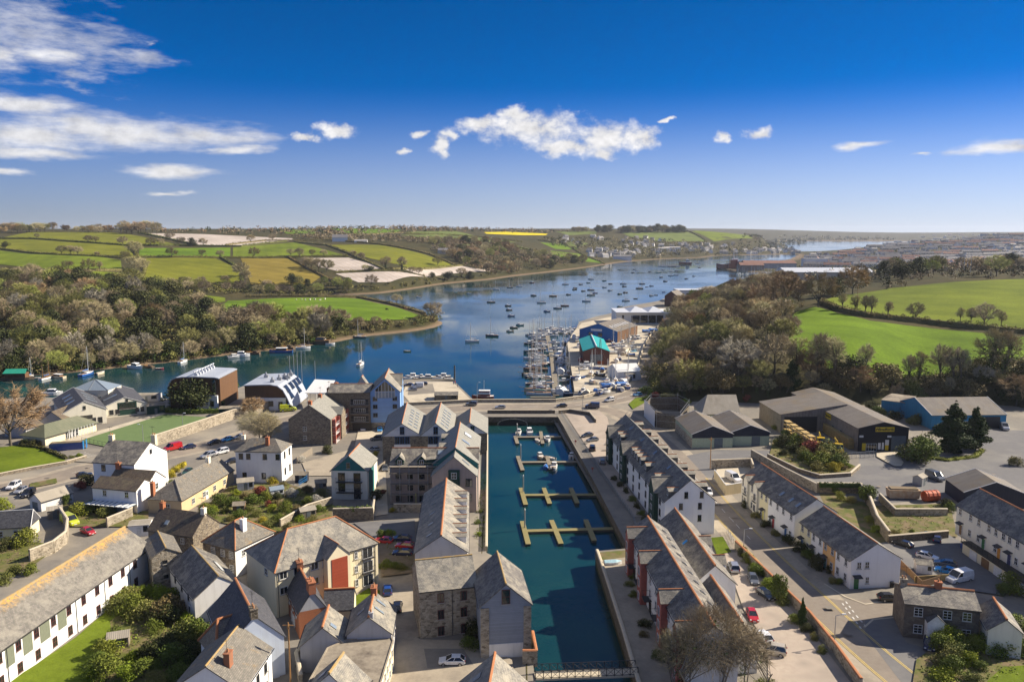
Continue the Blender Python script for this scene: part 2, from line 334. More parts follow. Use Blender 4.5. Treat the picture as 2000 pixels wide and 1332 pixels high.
def sdist(x,y,poly):
 """signed distance to a polygon, negative inside (arrays)"""
 x=np.asarray(x,float);y=np.asarray(y,float);d2=np.full(x.shape,1e18);ins=np.zeros(x.shape,bool);n=len(poly)
 for i in range(n):
  x1,y1=poly[i];x2,y2=poly[(i+1)%n];ex,ey=x2-x1,y2-y1
  t=np.clip(((x-x1)*ex+(y-y1)*ey)/(ex*ex+ey*ey+1e-12),0,1)
  d2=np.minimum(d2,(x-x1-t*ex)**2+(y-y1-t*ey)**2)
  c=((y1>y)!=(y2>y));xi=x1+(y-y1)*ex/(ey if abs(ey)>1e-12 else 1e-12);ins^=c&(x<xi)
 return np.where(ins,-1,1)*np.sqrt(d2)
def sms(t):t=np.clip(t,0,1);return t*t*(3-2*t)
def terr(x,y):
 x=np.asarray(x,float);y=np.asarray(y,float)
 zl=np.maximum(1.0,rbf(x,y));zl=np.minimum(zl,88)
 sd=sdist(x,y,WATER[0]);s2=sdist(x,y,WATER[1]);sd=np.where(np.abs(s2)<np.abs(sd),s2,sd);sd=np.where((s2<0),s2,sd);s3=sdist(x,y,WATER[2]);sd=np.where(s3<0,np.minimum(s3-6,sd),sd)
 band=8+.012*np.maximum(y,0)
 z=np.where(sd<0,-4.0*sms(-sd/(band*.7)),zl*sms(sd/band)**.8)
 st=sdist(x,y,SLAB)
 z=np.where(st<-1.5,np.minimum(z,1.6),z)
 z=np.where((st>=-1.5)&(st<8)&(sd>0),np.minimum(z,3.2+np.maximum(0,st)*1.5),z)
 return z
def tz(x,y):return float(terr(np.array([x]),np.array([y]))[0])
_TT=np.concatenate([np.linspace(60,700,220),np.geomspace(705,9000,330)])
def T(px,py,default_z=3.0):
 """where the picture's ray meets the land"""
 d=ray(px,py);k=_TT/d.y;x=d.x*k;y=_TT;z=CAMZ+d.z*k
 h=np.maximum(terr(x,y),0.0);below=np.nonzero(z<=h)[0]
 if len(below)==0:return Vector((x[-1],y[-1],h[-1]))
 i=below[0]
 if i==0:return Vector((x[0],y[0],h[0]))
 a,b=z[i-1]-h[i-1],h[i]-z[i];f=a/(a+b+1e-9)
 return Vector((x[i-1]+(x[i]-x[i-1])*f,y[i-1]+(y[i]-y[i-1])*f,h[i-1]+(h[i]-h[i-1])*f))
def build_ground():
 ys=[-250,-120,-40,20,50]
 y=70.0
 while y<8800:ys.append(y);y*=1.0145
 ys=np.array(ys);us=np.linspace(-1.05,1.05,380)
 Y,U=np.meshgrid(ys,us,indexing='ij');X=U*(np.maximum(Y,0)+160)
 Z=terr(X,Y);Z=np.where(Y>8000,np.minimum(Z,30),Z)
 ny,nx=X.shape;vs=np.stack([X,Y,Z],-1).reshape(-1,3)
 i=np.arange(ny*nx).reshape(ny,nx);f=np.stack([i[:-1,:-1],i[:-1,1:],i[1:,1:],i[1:,:-1]],-1).reshape(-1,4)
 me=bpy.data.meshes.new('ground');me.from_pydata(vs.tolist(),[],f.tolist());me.polygons.foreach_set('use_smooth',[True]*len(f))
 m,nt,b=new_mat('scrub_ground',.95,.1);v=gcoord(nt);z=nd(nt,'ShaderNodeSeparateXYZ',{0:v}).outputs[2]
 n=noise(nt,v,.03,7,.65);n2=noise(nt,v,.5,5)
 c=mixc(nt,ramp(nt,n,[(.35,0.),(.65,1.)]),(.030,.036,.012),(.075,.062,.024))
 c=mixc(nt,mth(nt,'MULTIPLY',n2,.5),c,(.05,.04,.022))
 mud=nd(nt,'ShaderNodeMapRange',{0:mth(nt,'ADD',z,mth(nt,'MULTIPLY',n2,.6)),1:.7,2:1.9,3:1.,4:0.}).outputs[0]
 c=mixc(nt,mud,c,mixc(nt,n2,(.11,.075,.045),(.24,.18,.12)))
 setc(nt,b,c);bump(nt,b,n2,.6,.5);me.materials.append(m)
 tag(link('ground',me),kind='structure')
build_ground()
def drape(name,poly,m,off=.35,cell=None):
 """a sheet laid on the land inside a plan polygon"""
 bm=bmesh.new();vs=[bm.verts.new((p[0],p[1],0))for p in poly];bm.faces.new(vs);bmesh.ops.triangulate(bm,faces=bm.faces[:])
 yy=sum(p[1]for p in poly)/len(poly);cell=cell or max(6,.012*yy)
 for _ in range(6):
  es=[e for e in bm.edges if e.calc_length()>cell*1.5]
  if not es or len(bm.faces)>12000:break
  bmesh.ops.subdivide_edges(bm,edges=es,cuts=1);bmesh.ops.triangulate(bm,faces=[f for f in bm.faces if len(f.verts)>3])
 co=np.array([v.co[:2]for v in bm.verts]);zz=terr(co[:,0],co[:,1])
 for v,h in zip(bm.verts,zz):v.co.z=h+off
 bmesh.ops.recalc_face_normals(bm,faces=bm.faces[:])
 if bm.faces[:]and sum(f.normal.z for f in bm.faces)<0:bmesh.ops.reverse_faces(bm,faces=bm.faces[:])
 me=bpy.data.meshes.new(name);bm.to_mesh(me);bm.free();me.materials.append(m)
 me.polygons.foreach_set('use_smooth',[True]*len(me.polygons))
 return tag(link(name,me),kind='structure')
def fieldmat(name,c1,c2,rows=0,rowdir=0.,c3=None,rowamt=.35):
 m,nt,b=new_mat(name,.95,.1);v=gcoord(nt)
 n=noise(nt,v,.018,7,.68);n2=noise(nt,v,.7,6,.75);c=mixc(nt,ramp(nt,n,[(.35,0.),(.65,1.)]),tuple(x*.72 for x in c1),c2)
 c=mixc(nt,.8,c,mixc(nt,n2,(.2,.2,.2),(.8,.8,.8)),'OVERLAY')
 if rows:
  s=nd(nt,'ShaderNodeSeparateXYZ',{0:v})
  q=mth(nt,'ADD',mth(nt,'MULTIPLY',s.outputs[0],cos(rowdir)),mth(nt,'MULTIPLY',s.outputs[1],sin(rowdir)))
  q=mth(nt,'ADD',q,mth(nt,'MULTIPLY',n,rows*1.5))
  w=mth(nt,'PINGPONG',mth(nt,'DIVIDE',q,rows),1.0)
  c=mixc(nt,mth(nt,'MULTIPLY',ramp(nt,w,[(.3,0.),(.9,1.)]),rowamt),c,c3 or tuple(x*.5 for x in c1))
  c=mixc(nt,mth(nt,'MULTIPLY',ramp(nt,mth(nt,'FRACT',mth(nt,'DIVIDE',q,rows*1.7)),[(.0,1.),(.05,0.)]),.45),c,tuple(x*.4 for x in c1))
 setc(nt,b,c);bump(nt,b,n2,.5,.3);return m
G_=fieldmat('young_grass',(.12,.165,.012),(.16,.20,.016),9,.3,rowamt=.22)
G2=fieldmat('bright_grass',(.10,.17,.010),(.135,.215,.012),10,.9,rowamt=.2)
GO=fieldmat('olive_crop',(.145,.160,.014),(.185,.188,.018),11,1.2,rowamt=.28)
GU=fieldmat('spring_corn',(.12,.16,.012),(.155,.19,.016),11,1.2,rowamt=.25)
GT=fieldmat('tan_crop',(.22,.17,.03),(.25,.19,.035),11,1.0,rowamt=.25)
GP=fieldmat('fleece_rows',(.44,.385,.34),(.52,.46,.41),4.0,.5,(.36,.28,.20),.4)
GY=fieldmat('rape_flower',(.62,.50,.0),(.72,.58,.01))
GM=fieldmat('muted_grass',(.12,.155,.035),(.15,.185,.045),4,.2,rowamt=.15)
FIELDS=[(GO,[(12,463),(60,454),(200,454),(250,458),(345,478),(240,478),(130,470),(20,466)]),(GO,[(0,468),(60,468),(130,473),(245,481),(264,501),(120,497),(0,488),(-200,482),(-200,466)]),
(G_,[(-200,486),(0,490),(60,497),(200,503),(236,509),(238,527),(110,527),(0,517),(-200,510)]),(G_,[(100,533),(230,533),(236,553),(120,550)]),(G2,[(272,485),(450,484),(450,503),(272,502)]),
(G_,[(455,484),(575,474),(675,500),(455,503)]),(GO,[(282,505),(420,505),(476,530),(470,556),(275,551)]),(GP,[(278,456),(400,458),(570,466),(575,470),(480,480),(385,479)]),(GT,[(470,505),(560,505),(628,540),(602,558),(490,556)]),
(GO,[(645,479),(740,479),(830,498),(888,519),(795,523),(725,506),(660,488)]),(GP,[(602,505),(680,504),(752,525),(662,531),(625,522)]),(GP,[(655,535),(762,531),(828,541),(760,552),(700,552)]),(GP,[(792,527),(902,520),(965,531),(870,536),(825,541)]),
(G2,[(545,450),(610,449),(620,457),(560,457)]),(G2,[(640,447),(690,447),(785,450),(770,456),(690,460)]),(GM,[(790,454),(890,452),(925,460),(850,462)]),(GM,[(780,459),(930,464),(1010,474),(930,474),(850,470)]),(GY,[(945,454),(985,453),(1070,457),(1066,460),(950,457)]),
(G2,[(1055,474),(1095,476),(1130,487),(1085,487)]),(GM,[(900,478),(1000,478),(1040,488),(960,490)]),(G2,[(1075,490),(1130,496),(1180,515),(1150,512),(1080,500)]),(GM,[(1085,453),(1165,452),(1165,457),(1110,460)]),
(GM,[(1212,454),(1340,453),(1378,472),(1290,474),(1230,463)]),(G_,[(1352,453),(1430,456),(1470,466),(1395,472)]),(GM,[(1120,470),(1150,476),(1130,484),(1100,478)]),
(GU,[(1606,588),(1650,577),(1740,564),(1850,553),(2000,546),(2150,545),(2150,656),(2000,648),(1900,638),(1800,622),(1700,612),(1650,602)]),
(G2,[(1552,612),(1590,600),(1640,614),(1700,628),(1800,640),(1920,652),(2050,665),(2050,700),(1900,712),(1800,735),(1720,742),(1640,728),(1560,700),(1530,650)]),
(G2,[(445,588),(520,584),(700,584),(765,599),(818,617),(795,625),(720,627),(600,625),(480,622),(420,606)]),(G_,[(400,577),(440,582),(440,590),(380,594)])]
for m_,pp in FIELDS:
 drape('field',[tuple(T(a,b)[:2])for a,b in pp],m_)
 # water
def water_mat():
 m,nt,b=new_mat('tidal_water',.06,.5);v=gcoord(nt)
 d=noise(nt,v,.045,6,.65)
 setc(nt,b,mixc(nt,ramp(nt,d,[(.35,0.),(.65,1.)]),(.002,.028,.038),(.009,.044,.044)))
 b.inputs['IOR'].default_value=1.33
 sv_=nd(nt,'ShaderNodeVectorMath',{0:v,1:(1,.55,1)},operation='MULTIPLY').outputs[0]
 w1=noise(nt,sv_,.9,4,.6);w2=noise(nt,sv_,3.2,3,.6);calm=ramp(nt,noise(nt,v,.01,4,.6),[(.42,.12),(.62,1.)])
 n=nd(nt,'ShaderNodeBump',{'Strength':mth(nt,'MULTIPLY',calm,.22),'Distance':.35,'Height':mth(nt,'ADD',w1,mth(nt,'MULTIPLY',w2,.35))})
 nt.links.new(n.outputs[0],b.inputs['Normal']);nt.links.new(mth(nt,'ADD',.03,mth(nt,'MULTIPLY',calm,.10)),b.inputs['Roughness'])
 return m
wmb=MB();wmb.face([(-5200,10,0),(5200,10,0),(9600,8700,0),(-9600,8700,0)])
tag(wmb.build('water',water_mat()),kind='structure')
# the town's level ground: quays and made ground with upright walls to the water
TARMAC=nm('tarmac',(.16,.145,.125),(.205,.185,.155),.8,.9,.2,(.27,.24,.19),.07,world=True)
ROAD=nm('road_surface',(.185,.155,.125),(.22,.19,.155),1.2,.9,.15,(.27,.225,.175),.09,world=True)
DARKT=nm('new_tarmac',(.125,.122,.124),(.15,.147,.146),.9,.9,.15,(.185,.178,.165),.1,world=True)
PAVE=nm('pavement_slabs',(.29,.25,.19),(.35,.30,.23),1.5,.9,.2,(.22,.19,.15),.2,world=True)
CONC=nm('pale_concrete',(.42,.37,.28),(.50,.44,.34),.6,.9,.2,(.33,.29,.22),.12,world=True)
QUAYW=rubble('quay_stone',(.10,.085,.06),(.19,.16,.12),(.14,.12,.09),1.2,weed=True)
LAWN=fieldmat('lawn_grass',(.095,.140,.010),(.145,.19,.016))
ROUGHG=nm('rough_garden',(.06,.085,.015),(.13,.125,.03),.9,.95,.4,(.17,.125,.07),.35,world=True,thr=.5)
DIRT=nm('bare_earth',(.16,.12,.075),(.22,.17,.11),1.,.95,.3,(.09,.085,.04),.2,world=True)
WHITEP=plain('road_paint',(.62,.60,.55),.8);YELP=plain('yellow_paint',(.60,.44,.12),.8);BUFF=nm('worn_kerb',(.42,.36,.27),(.50,.44,.33),2.,world=True)
slab=MB();slab.prism(SLAB,-4.5,3.0,0,1)
tag(slab.build('town_ground',[TARMAC,QUAYW]),kind='structure')
_lay=[3.0]
def sheet(name,pts,m,z=None,world=False):
 """a flat sheet on the level ground, each a little above the one before"""
 if z is None:_lay[0]+=.004;z=_lay[0]
 q=pts if world else pxpoly(pts,3.0)
 b=MB();b.face([(x,y,z)for x,y in q]);o=b.build(name,m)
 if o.data.polygons[0].normal.z<0:o.data.flip_normals()
 return tag(o,kind='structure')
def ribbon(pts,w,off=0.):
 """a strip of width w along plan points"""
 n=len(pts);Lp,Rp=[],[]
 for i in range(n):
  a=Vector(pts[max(0,i-1)][:2]);b=Vector(pts[min(n-1,i+1)][:2]);d=(b-a).normalized();q=Vector((-d.y,d.x));p=Vector(pts[i][:2])
  Lp.append(tuple(p+q*(off+w/2)));Rp.append(tuple(p+q*(off-w/2)))
 return Lp+Rp[::-1]
def smooth_path(pts,n=6):
 out=[];k=len(pts)
 for i in range(k-1):
  p0,p1,p2,p3=(Vector(pts[max(0,min(k-1,j))])for j in(i-1,i,i+1,i+2))
  for s in range(n):
   t=s/n;out.append(tuple(.5*((2*p1)+(p2-p0)*t+(2*p0-5*p1+4*p2-p3)*t*t+(3*p1-p0-3*p2+p3)*t**3)))
 out.append(tuple(Vector(pts[-1])));return out
 # ------------------------------------------------------------------ vegetation
BARK=nm('bark',(.075,.062,.046),(.13,.11,.085),3.,.95,.3);PALEBARK=nm('pale_bark',(.13,.115,.09),(.22,.195,.155),3.,.95,.3)
TWIG=leafmat('brown_twigs',(.29,.225,.13),(.44,.36,.23),(.26,.25,.10));TWIGR=leafmat('russet_twigs',(.27,.17,.085),(.38,.26,.14),(.25,.20,.09))
TWIGG=leafmat('greenish_twigs',(.22,.215,.065),(.34,.32,.11),(.24,.28,.06));TWIGP=leafmat('pale_twigs',(.27,.24,.18),(.37,.34,.26))
DARKLEAF=leafmat('evergreen_leaves',(.026,.038,.010),(.070,.080,.020),(.055,.05,.014));MIDLEAF=leafmat('green_leaves',(.070,.105,.014),(.15,.195,.028),(.16,.155,.02))
IVY=leafmat('ivy_leaves',(.035,.065,.012),(.075,.12,.02));LIME=leafmat('fresh_leaves',(.14,.20,.015),(.22,.28,.02),(.26,.25,.02))
CONIF=leafmat('cypress_sprays',(.022,.045,.010),(.055,.085,.018));REDLEAF=leafmat('red_leaves',(.16,.035,.025),(.25,.06,.04));GOLD=leafmat('gold_leaves',(.30,.26,.02),(.42,.34,.03));WHITEB=leafmat('blossom_sprays',(.42,.40,.34),(.58,.55,.48))
BROWNB=leafmat('brown_bush',(.15,.115,.045),(.25,.19,.08),(.13,.14,.035));OLIVE=leafmat('olive_leaves',(.115,.13,.028),(.20,.21,.05),(.16,.13,.04))
def leaves(mb,rng,lobes,n,size,mi=0,shell=.55,flat=0.,aspect=.7):
 """leaf-sized faces through the outer volume of a few lobes: (x, y, z, rx, ry, rz)"""
 vol=np.array([l[3]*l[4]+l[3]*l[5]for l in lobes]);vol=vol/vol.sum()
 for l,k in zip(lobes,rng.multinomial(n,vol)):
  d=rng.normal(size=(k,3));d/=np.linalg.norm(d,axis=1)[:,None]+1e-9
  rr=(shell+(1-shell)*rng.random((k,1))**.6)*(1+.10*rng.normal(size=(k,1)))
  p=np.array(l[:3])+d*rr*np.array(l[3:])
  u=rng.normal(size=(k,3));nrm=d+rng.normal(size=(k,3))*.8;nrm[:,2]+=flat
  u=np.cross(nrm,u);u/=np.linalg.norm(u,axis=1)[:,None]+1e-9;w=np.cross(nrm,u);w/=np.linalg.norm(w,axis=1)[:,None]+1e-9
  s=size*(.55+.9*rng.random((k,1)));a=u*s*.5;b=w*s*.5*aspect
  q=np.stack([p-a,p-b,p+a,p+b],1)
  for r in q:mb.face(r.tolist(),mi)
def lobes_for(rng,h,w,n,base=.25,squash=.8,top=1.0):
 out=[]
 for i in range(n):
  a=rng.random()*2*pi;t=rng.random();zz=h*(base+(top-base)*(.12+.72*t));prof=sqrt(max(.05,1-(2*t-.85)**2*.75))
  r=w*.5*prof*(.25+.55*sqrt(rng.random()));s=w*(.17+.13*rng.random())
  out.append((r*cos(a),r*sin(a),zz,s,s,s*squash))
 out.append((0,0,h*(base+(top-base)*.5),w*.3,w*.3,h*(top-base)*.3));return out
def limb(mb,a,b,r0,r1,n=5,mi=0,rng=None,bend=.12):
 a=Vector(a);b=Vector(b);m=(a+b)/2+Vector(rng.normal(size=3).tolist())*(b-a).length*bend if rng is not None else(a+b)/2
 mb.tube(a,m,r0,(r0+r1)/2,n,mi,False);mb.tube(m,b,(r0+r1)/2,r1,n,mi,False);return m
def bare(seed,h,w,forks=8,twigs=3000,tw=.055,lean=.5,low=.25,spread=1.0,ivy=0,multi=1):
 """a leafless tree: trunk with limbs and branches; the crown is its twigs, filling a rounded head"""
 rng=np.random.default_rng(seed);tr=MB();cr=MB();iv=MB();ends=[];c=Vector((0,0,h*(.56 if lean<.8 else.6)));rad=Vector((w*.5,w*.5,h*(.45 if lean<.8 else.41)))
 def shell(d,f):return c+Vector((d.x*rad.x,d.y*rad.y,d.z*rad.z))*f
 bumps=[Vector(rng.normal(size=3).tolist()).normalized()for _ in range(7)]
 for m_ in range(multi):
  o=Vector((rng.normal(),rng.normal(),0))*(w*.07 if multi>1 else 0);r0=h*.022/sqrt(multi)
  base=o+Vector((0,0,-.6));fork=Vector((o.x*2,o.y*2,h*(.3 if lean<.8 else.45)));limb(tr,base,fork,r0,r0*.7,7,0,rng,.02)
  for i in range(forks):
   a=2*pi*(i+rng.random()*.6)/forks;zz=rng.uniform(-.25,1.0);k=sqrt(max(0,1-zz*zz*.9))*spread
   d=Vector((cos(a)*k,sin(a)*k,zz));p=base.lerp(fork,rng.uniform(low+.3,1));q=shell(d,.62);m=limb(tr,p,q,r0*.5,r0*.17,5,0,rng,.08)
   for j in range(7):
    t=rng.uniform(.25,1);pp=p.lerp(m,t*2)if t<.5 else m.lerp(q,t*2-1)
    d2=(d+Vector(rng.normal(size=3).tolist())*.55);d2.normalize();d2.z=max(d2.z,-.45)
    bmp=1+.13*max(bb.dot(d2)for bb in bumps)-.07;e=shell(d2,rng.uniform(.72,.9)*bmp);limb(tr,pp,e,r0*.15,r0*.05,3,0,rng);ends.append((pp,e))
 per=max(4,twigs//max(1,len(ends)))
 for(a,b)in ends:
  ln=(b-a).length
  for k in range(per):
   t=.2+.8*sqrt(rng.random());p=a.lerp(b,t);out=(p-c);out=Vector((out.x/rad.x,out.y/rad.y,out.z/rad.z));out.normalize()
   d=out*.8+Vector((rng.normal()*.7,rng.normal()*.7,rng.normal()*.5+.25));L_=w*rng.uniform(.06,.15);d=d.normalized()*L_
   s=d.orthogonal().normalized()*tw*rng.uniform(.6,1.4);q=p+d*.55+Vector(rng.normal(size=3).tolist())*L_*.08
   cr.face([p-s,p+s,q+s*.7,q-s*.7]);cr.face([q-s*.7,q+s*.7,p+d])
   e2=q+Vector(rng.normal(size=3).tolist())*L_*.4+d*.3;cr.face([q-s*.6,q+s*.6,e2])
 if ivy:
  for i in range(9):
   t=i/9;leaves(iv,rng,[(rng.normal()*.3,rng.normal()*.3,h*.5*t+.6,h*.06,h*.06,h*.07)],ivy//12,.45)
  for(a,b)in ends[::6]:
   p=a.lerp(b,.25);leaves(iv,rng,[(p.x,p.y,p.z,h*.055,h*.055,h*.06)],ivy//26,.42)
 return tr,cr,iv
def leafy(seed,h,w,n=2600,size=.55,base=.2,lobes=16,squash=.75,trunk=True,shell=.6,stems=1):
 rng=np.random.default_rng(seed);tr=MB();cr=MB();lb=lobes_for(rng,h,w,lobes,base,squash)
 for s in range(stems):
  x,y=(rng.normal()*w*.08,rng.normal()*w*.08)if stems>1 else(0,0)
  limb(tr,(x,y,-.6),(x*2,y*2,h*.6),h*.028/sqrt(stems)+.03,h*.01,6,0,rng,.02)
 for l in lb[:10]:limb(tr,(0,0,h*(base*.8+.05)),l[:3],h*.011,h*.004,4,0,rng)
 leaves(cr,rng,lb,n,size,0,shell);return tr,cr,MB()
def cypress(seed,h,w,n=3000,size=.5):
 rng=np.random.default_rng(seed);tr=MB();cr=MB();lb=[]
 for i in range(22):
  t=i/21;r=w*.5*(min(1.,.35+t*3))*(1-t)**.75+.15;a=rng.random()*6.28;o=r*.45
  lb.append((cos(a)*o,sin(a)*o,h*(.06+.9*t),r*.75,r*.75,h*.075))
 leaves(cr,rng,lb,n,size,0,.55,-.3);tr.tube((0,0,-.6),(0,0,h*.9),h*.025,.04,7);return tr,cr,MB()
TREES={}
def proto(kind,parts,mats,h,crown='crown'):
 tr,cr,iv=parts;TREES.setdefault(kind,[]).append((tr.mesh('trunk',mats[0]),cr.mesh('crown',mats[1]),iv.mesh('ivy',mats[2])if iv.f else None,h))
for i in range(4):proto('bare_tree',bare(10+i,15,15,8,2600,.065,.45+.1*i),(BARK,TWIG),15)
for i in range(3):proto('russet_tree',bare(20+i,14,15,8,2800,.065,.5),(BARK,TWIGR),14)
for i in range(3):proto('budding_tree',bare(30+i,14,13,8,2800,.07,.6),(BARK,TWIGG),14)
for i in range(2):proto('pale_tree',bare(35+i,13,11,7,2600,.06,.9),(PALEBARK,TWIGP),13)
for i in range(4):proto('tall_bare_tree',bare(40+i,17,9,11,2200,.05,.95,.3,.7,0,1+i%3),(BARK,TWIG),17)
for i in range(3):proto('ivy_clad_tree',bare(50+i,16,11,9,1800,.055,.8,.25,.85,800),(BARK,TWIG,IVY),16)
for i in range(4):proto('evergreen_tree',leafy(60+i,14,13,3000,.75,.12,18),(BARK,DARKLEAF),14)
for i in range(2):proto('green_tree',leafy(70+i,9,8,2600,.5,.2,16),(BARK,MIDLEAF),9)
for i in range(2):proto('conifer_tree',cypress(80+i,14,8.5,9500,.55),(BARK,CONIF),14)
for i in range(2):proto('open_tree',bare(56+i*3,15,14,10,3800,.030,.95,.2,.85,160*i,4),(PALEBARK,TWIG,IVY),15)
for k,m,sd in(('green_bush',MIDLEAF,90),('dark_bush',DARKLEAF,100),('brown_bush',BROWNB,110),('olive_bush',OLIVE,120),('lime_bush',LIME,130),('red_bush',REDLEAF,140),('gold_bush',GOLD,150),('blossom_bush',WHITEB,160)):
 for i in range(2):proto(k,leafy(sd+i,3,3.8,2600,.21,.02,12,.8,True,.55,3),(BARK,m),3)
NEARB={}
CATS={'bush':'bush','tree':'tree'}
_tr=random.Random(5)
def plant(kind,pos,h,label,group=None,wide=1.0,var=None,cat=None):
 v=TREES[kind];tr,cr,iv,h0=v[var%len(v)]if var is not None else _tr.choice(v);s=h/h0
 o=thing(kind,label,cat or kind.split('_')[-1],pos,_tr.random()*6.28,group);o.scale=(s*wide,s*wide,s)
 link('trunk' if 'tree' in kind else 'stem',tr,o);link('crown',cr,o)
 if iv:link('ivy',iv,o)
 return o
def scatter(poly,n,mind,rng):
 xs=[p[0]for p in poly];ys=[p[1]for p in poly];out=[];cand=np.stack([rng.uniform(min(xs),max(xs),n*40),rng.uniform(min(ys),max(ys),n*40)],-1)
 cand=cand[sdist(cand[:,0],cand[:,1],poly)<0]
 for c in cand:
  if all((c[0]-o[0])**2+(c[1]-o[1])**2>mind*mind for o in out):out.append(c)
  if len(out)>=n:break
 if not out:return[]
 a=np.array(out);z=terr(a[:,0],a[:,1]);return[Vector((x,y,max(h,.3)))for(x,y),h in zip(out,z)]
def grove(pxs,n,mind,mix,hr,labels,group,seed,wide=(.85,1.2)):
 rng=np.random.default_rng(seed);poly=[tuple(T(a,b)[:2])for a,b in pxs];rr=random.Random(seed)
 for p in scatter(poly,n,mind,rng):
  k=rr.choices(list(mix),list(mix.values()))[0]
  plant(k,p-Vector((0,0,.3)),rr.uniform(*hr),labels.format(k.replace('_',' ')),group.format(k.replace('_',' ')),rr.uniform(*wide))
def mass(name,pxs,n,mats,hr,per,size,seed,label,cat='woodland',sub=5):
 """a far-off wood or undergrowth that reads as one mass"""
 rng=np.random.default_rng(seed);poly=[tuple(T(a,b)[:2])for a,b in pxs];mb=MB()
 for p in scatter(poly,n,.1,rng):
  h=rng.uniform(*hr);mi=int(rng.integers(len(mats)));lb=[(p.x+rng.normal()*h*.22,p.y+rng.normal()*h*.22,p.z+h*rng.uniform(.25,.68),h*rng.uniform(.24,.42),h*rng.uniform(.24,.42),h*rng.uniform(.2,.32))for _ in range(sub)]
  leaves(mb,rng,lb,per,size,mi,.5)
 return tag(mb.build(name,mats),label,cat,kind='stuff')
def hedge(pts,w,h,mat,label,group=None,dens=1.0,name='hedge',size=None,seed=None,zoff=0.,core=None):
 rng=np.random.default_rng(seed if seed is not None else int(abs(pts[0][0]*13+pts[0][1]*7))%9999);mb=MB();L_=0;lob=[]
 for a,b in zip(pts,pts[1:]):
  a=Vector(a);b=Vector(b);l=(b-a).length;L_+=l;k=max(2,int(l/max(w*.7,h*.6)))
  for i in range(k):
   p=a.lerp(b,(i+rng.random())/k);hh=h*rng.uniform(.7,1.15);lob.append((p.x,p.y,p.z+zoff+hh*.45,w*.55,w*.55,hh*.58))
 Y=pts[0][1];size=size or max(.22,Y/1556*1.3);n=int(min(9000,dens*L_*(h+w)*2.4/(size*size)));leaves(mb,rng,lob,n,size,0,.7)
 for a,b in zip(pts,pts[1:]):
  a=Vector(a);b=Vector(b);d=(b-a).normalized();q=Vector((-d.y,d.x,0))*w*.34;u=Vector((0,0,h*.62+zoff));z0=Vector((0,0,zoff-.4))
  mb.loft([[a-q+z0,a+q+z0,a+q*.7+u,a-q*.7+u],[b-q+z0,b+q+z0,b+q*.7+u,b-q*.7+u]],0)
 return tag(mb.build(name,core or mat),label,'hedge',group)
def thedge(pxs,w,h,mat,label,group,**k):
 pts=[]
 tp=[T(a,b)for a,b in pxs]
 for a,b in zip(tp,tp[1:]):
  n=max(1,int((b-a).length/25))
  for i in range(n):
   p=a.lerp(b,i/n);pts.append(Vector((p.x,p.y,tz(p.x,p.y))))
 pts.append(tp[-1]);return hedge(pts,w,h,mat,label,group,**k)
 # ---- woods
WA=[(-120,742),(0,732),(150,720),(330,702),(450,688),(560,675),(640,664),(690,655),(660,640),(560,636),(470,632),(420,615),(330,600),(250,575),(150,552),(60,546),(-120,552)]
grove(WA,215,7.5,{'bare_tree':5,'russet_tree':1,'budding_tree':5,'evergreen_tree':4,'pale_tree':1,'ivy_clad_tree':2},(12,18),'{} crowded in the wood above the creek','{}s of the wood above the creek',3)
grove([(120,600),(130,560),(250,560),(330,585),(400,612),(420,640),(400,660),(340,640),(250,625)],34,9,{'evergreen_tree':1},(13,18),'dark {} in the band across the wood','dark evergreens across the wood above the creek',4,(1.,1.3))
SHORE=[(-120,770),(0,738),(150,726),(330,707),(450,692),(560,679),(650,668),(640,655),(560,664),(450,677),(330,690),(150,708),(0,720),(-120,745)]
grove(SHORE,46,7,{'bare_tree':4,'budding_tree':3,'ivy_clad_tree':3,'pale_tree':1,'evergreen_tree':1},(9,15),'{} leaning over the creek bank','{}s leaning over the creek bank',31,(1.,1.3))
mass('undergrowth',SHORE,330,[OLIVE,DARKLEAF,IVY,BROWNB],(3,7),90,.8,32,'dark bushes overhanging the creek bank','undergrowth')
mass('undergrowth',WA,1000,[BROWNB,OLIVE,DARKLEAF,TWIGG],(4,8),70,.9,5,'brown and olive undergrowth filling the wood above the creek','undergrowth')
WC=[(1288,700),(1300,655),(1316,622),(1345,600),(1420,578),(1480,562),(1540,562),(1575,596),(1545,614),(1525,650),(1550,700),(1620,728),(1590,742),(1490,748),(1450,750),(1390,757),(1345,770),(1300,778),(1280,745)]
grove(WC,150,6.0,{'bare_tree':9,'russet_tree':2,'budding_tree':2,'ivy_clad_tree':1,'tall_bare_tree':2},(10,14.5),'{} in the wood climbing from the harbour road','{}s of the wood beside the harbour road',6,(.9,1.25))
mass('undergrowth',WC,420,[BROWNB,TWIG,TWIGG,TWIG],(3,7),70,.6,7,'olive undergrowth filling the wood beside the harbour road','undergrowth')
WD=[(835,486),(850,474),(950,474),(1030,492),(1120,510),(1150,517),(1075,526),(1000,536),(965,538),(900,518),(880,505)]
grove(WD,70,11,{'bare_tree':4,'russet_tree':2,'evergreen_tree':2,'budding_tree':2},(12,18),'{} in the wood on the far bank','{}s of the wood on the far bank',8,(1.,1.3))
mass('far_wood',WD,420,[TWIG,TWIGR,DARKLEAF,BROWNB],(8,14),60,1.6,9,'brown wood covering the slope of the far bank')
mass('far_wood',[(1060,478),(1060,468),(1240,466),(1400,480),(1480,490),(1475,497),(1380,501),(1300,504),(1240,508),(1180,500)],420,[TWIG,DARKLEAF,BROWNB],(9,15),46,2.2,10,'trees among the white houses of the village across the river')
mass('far_wood',[(1400,484),(1440,468),(1500,470),(1560,490),(1480,494)],200,[DARKLEAF,TWIG,OLIVE],(9,14),46,2.4,11,'dark wood on the headland beyond the village')
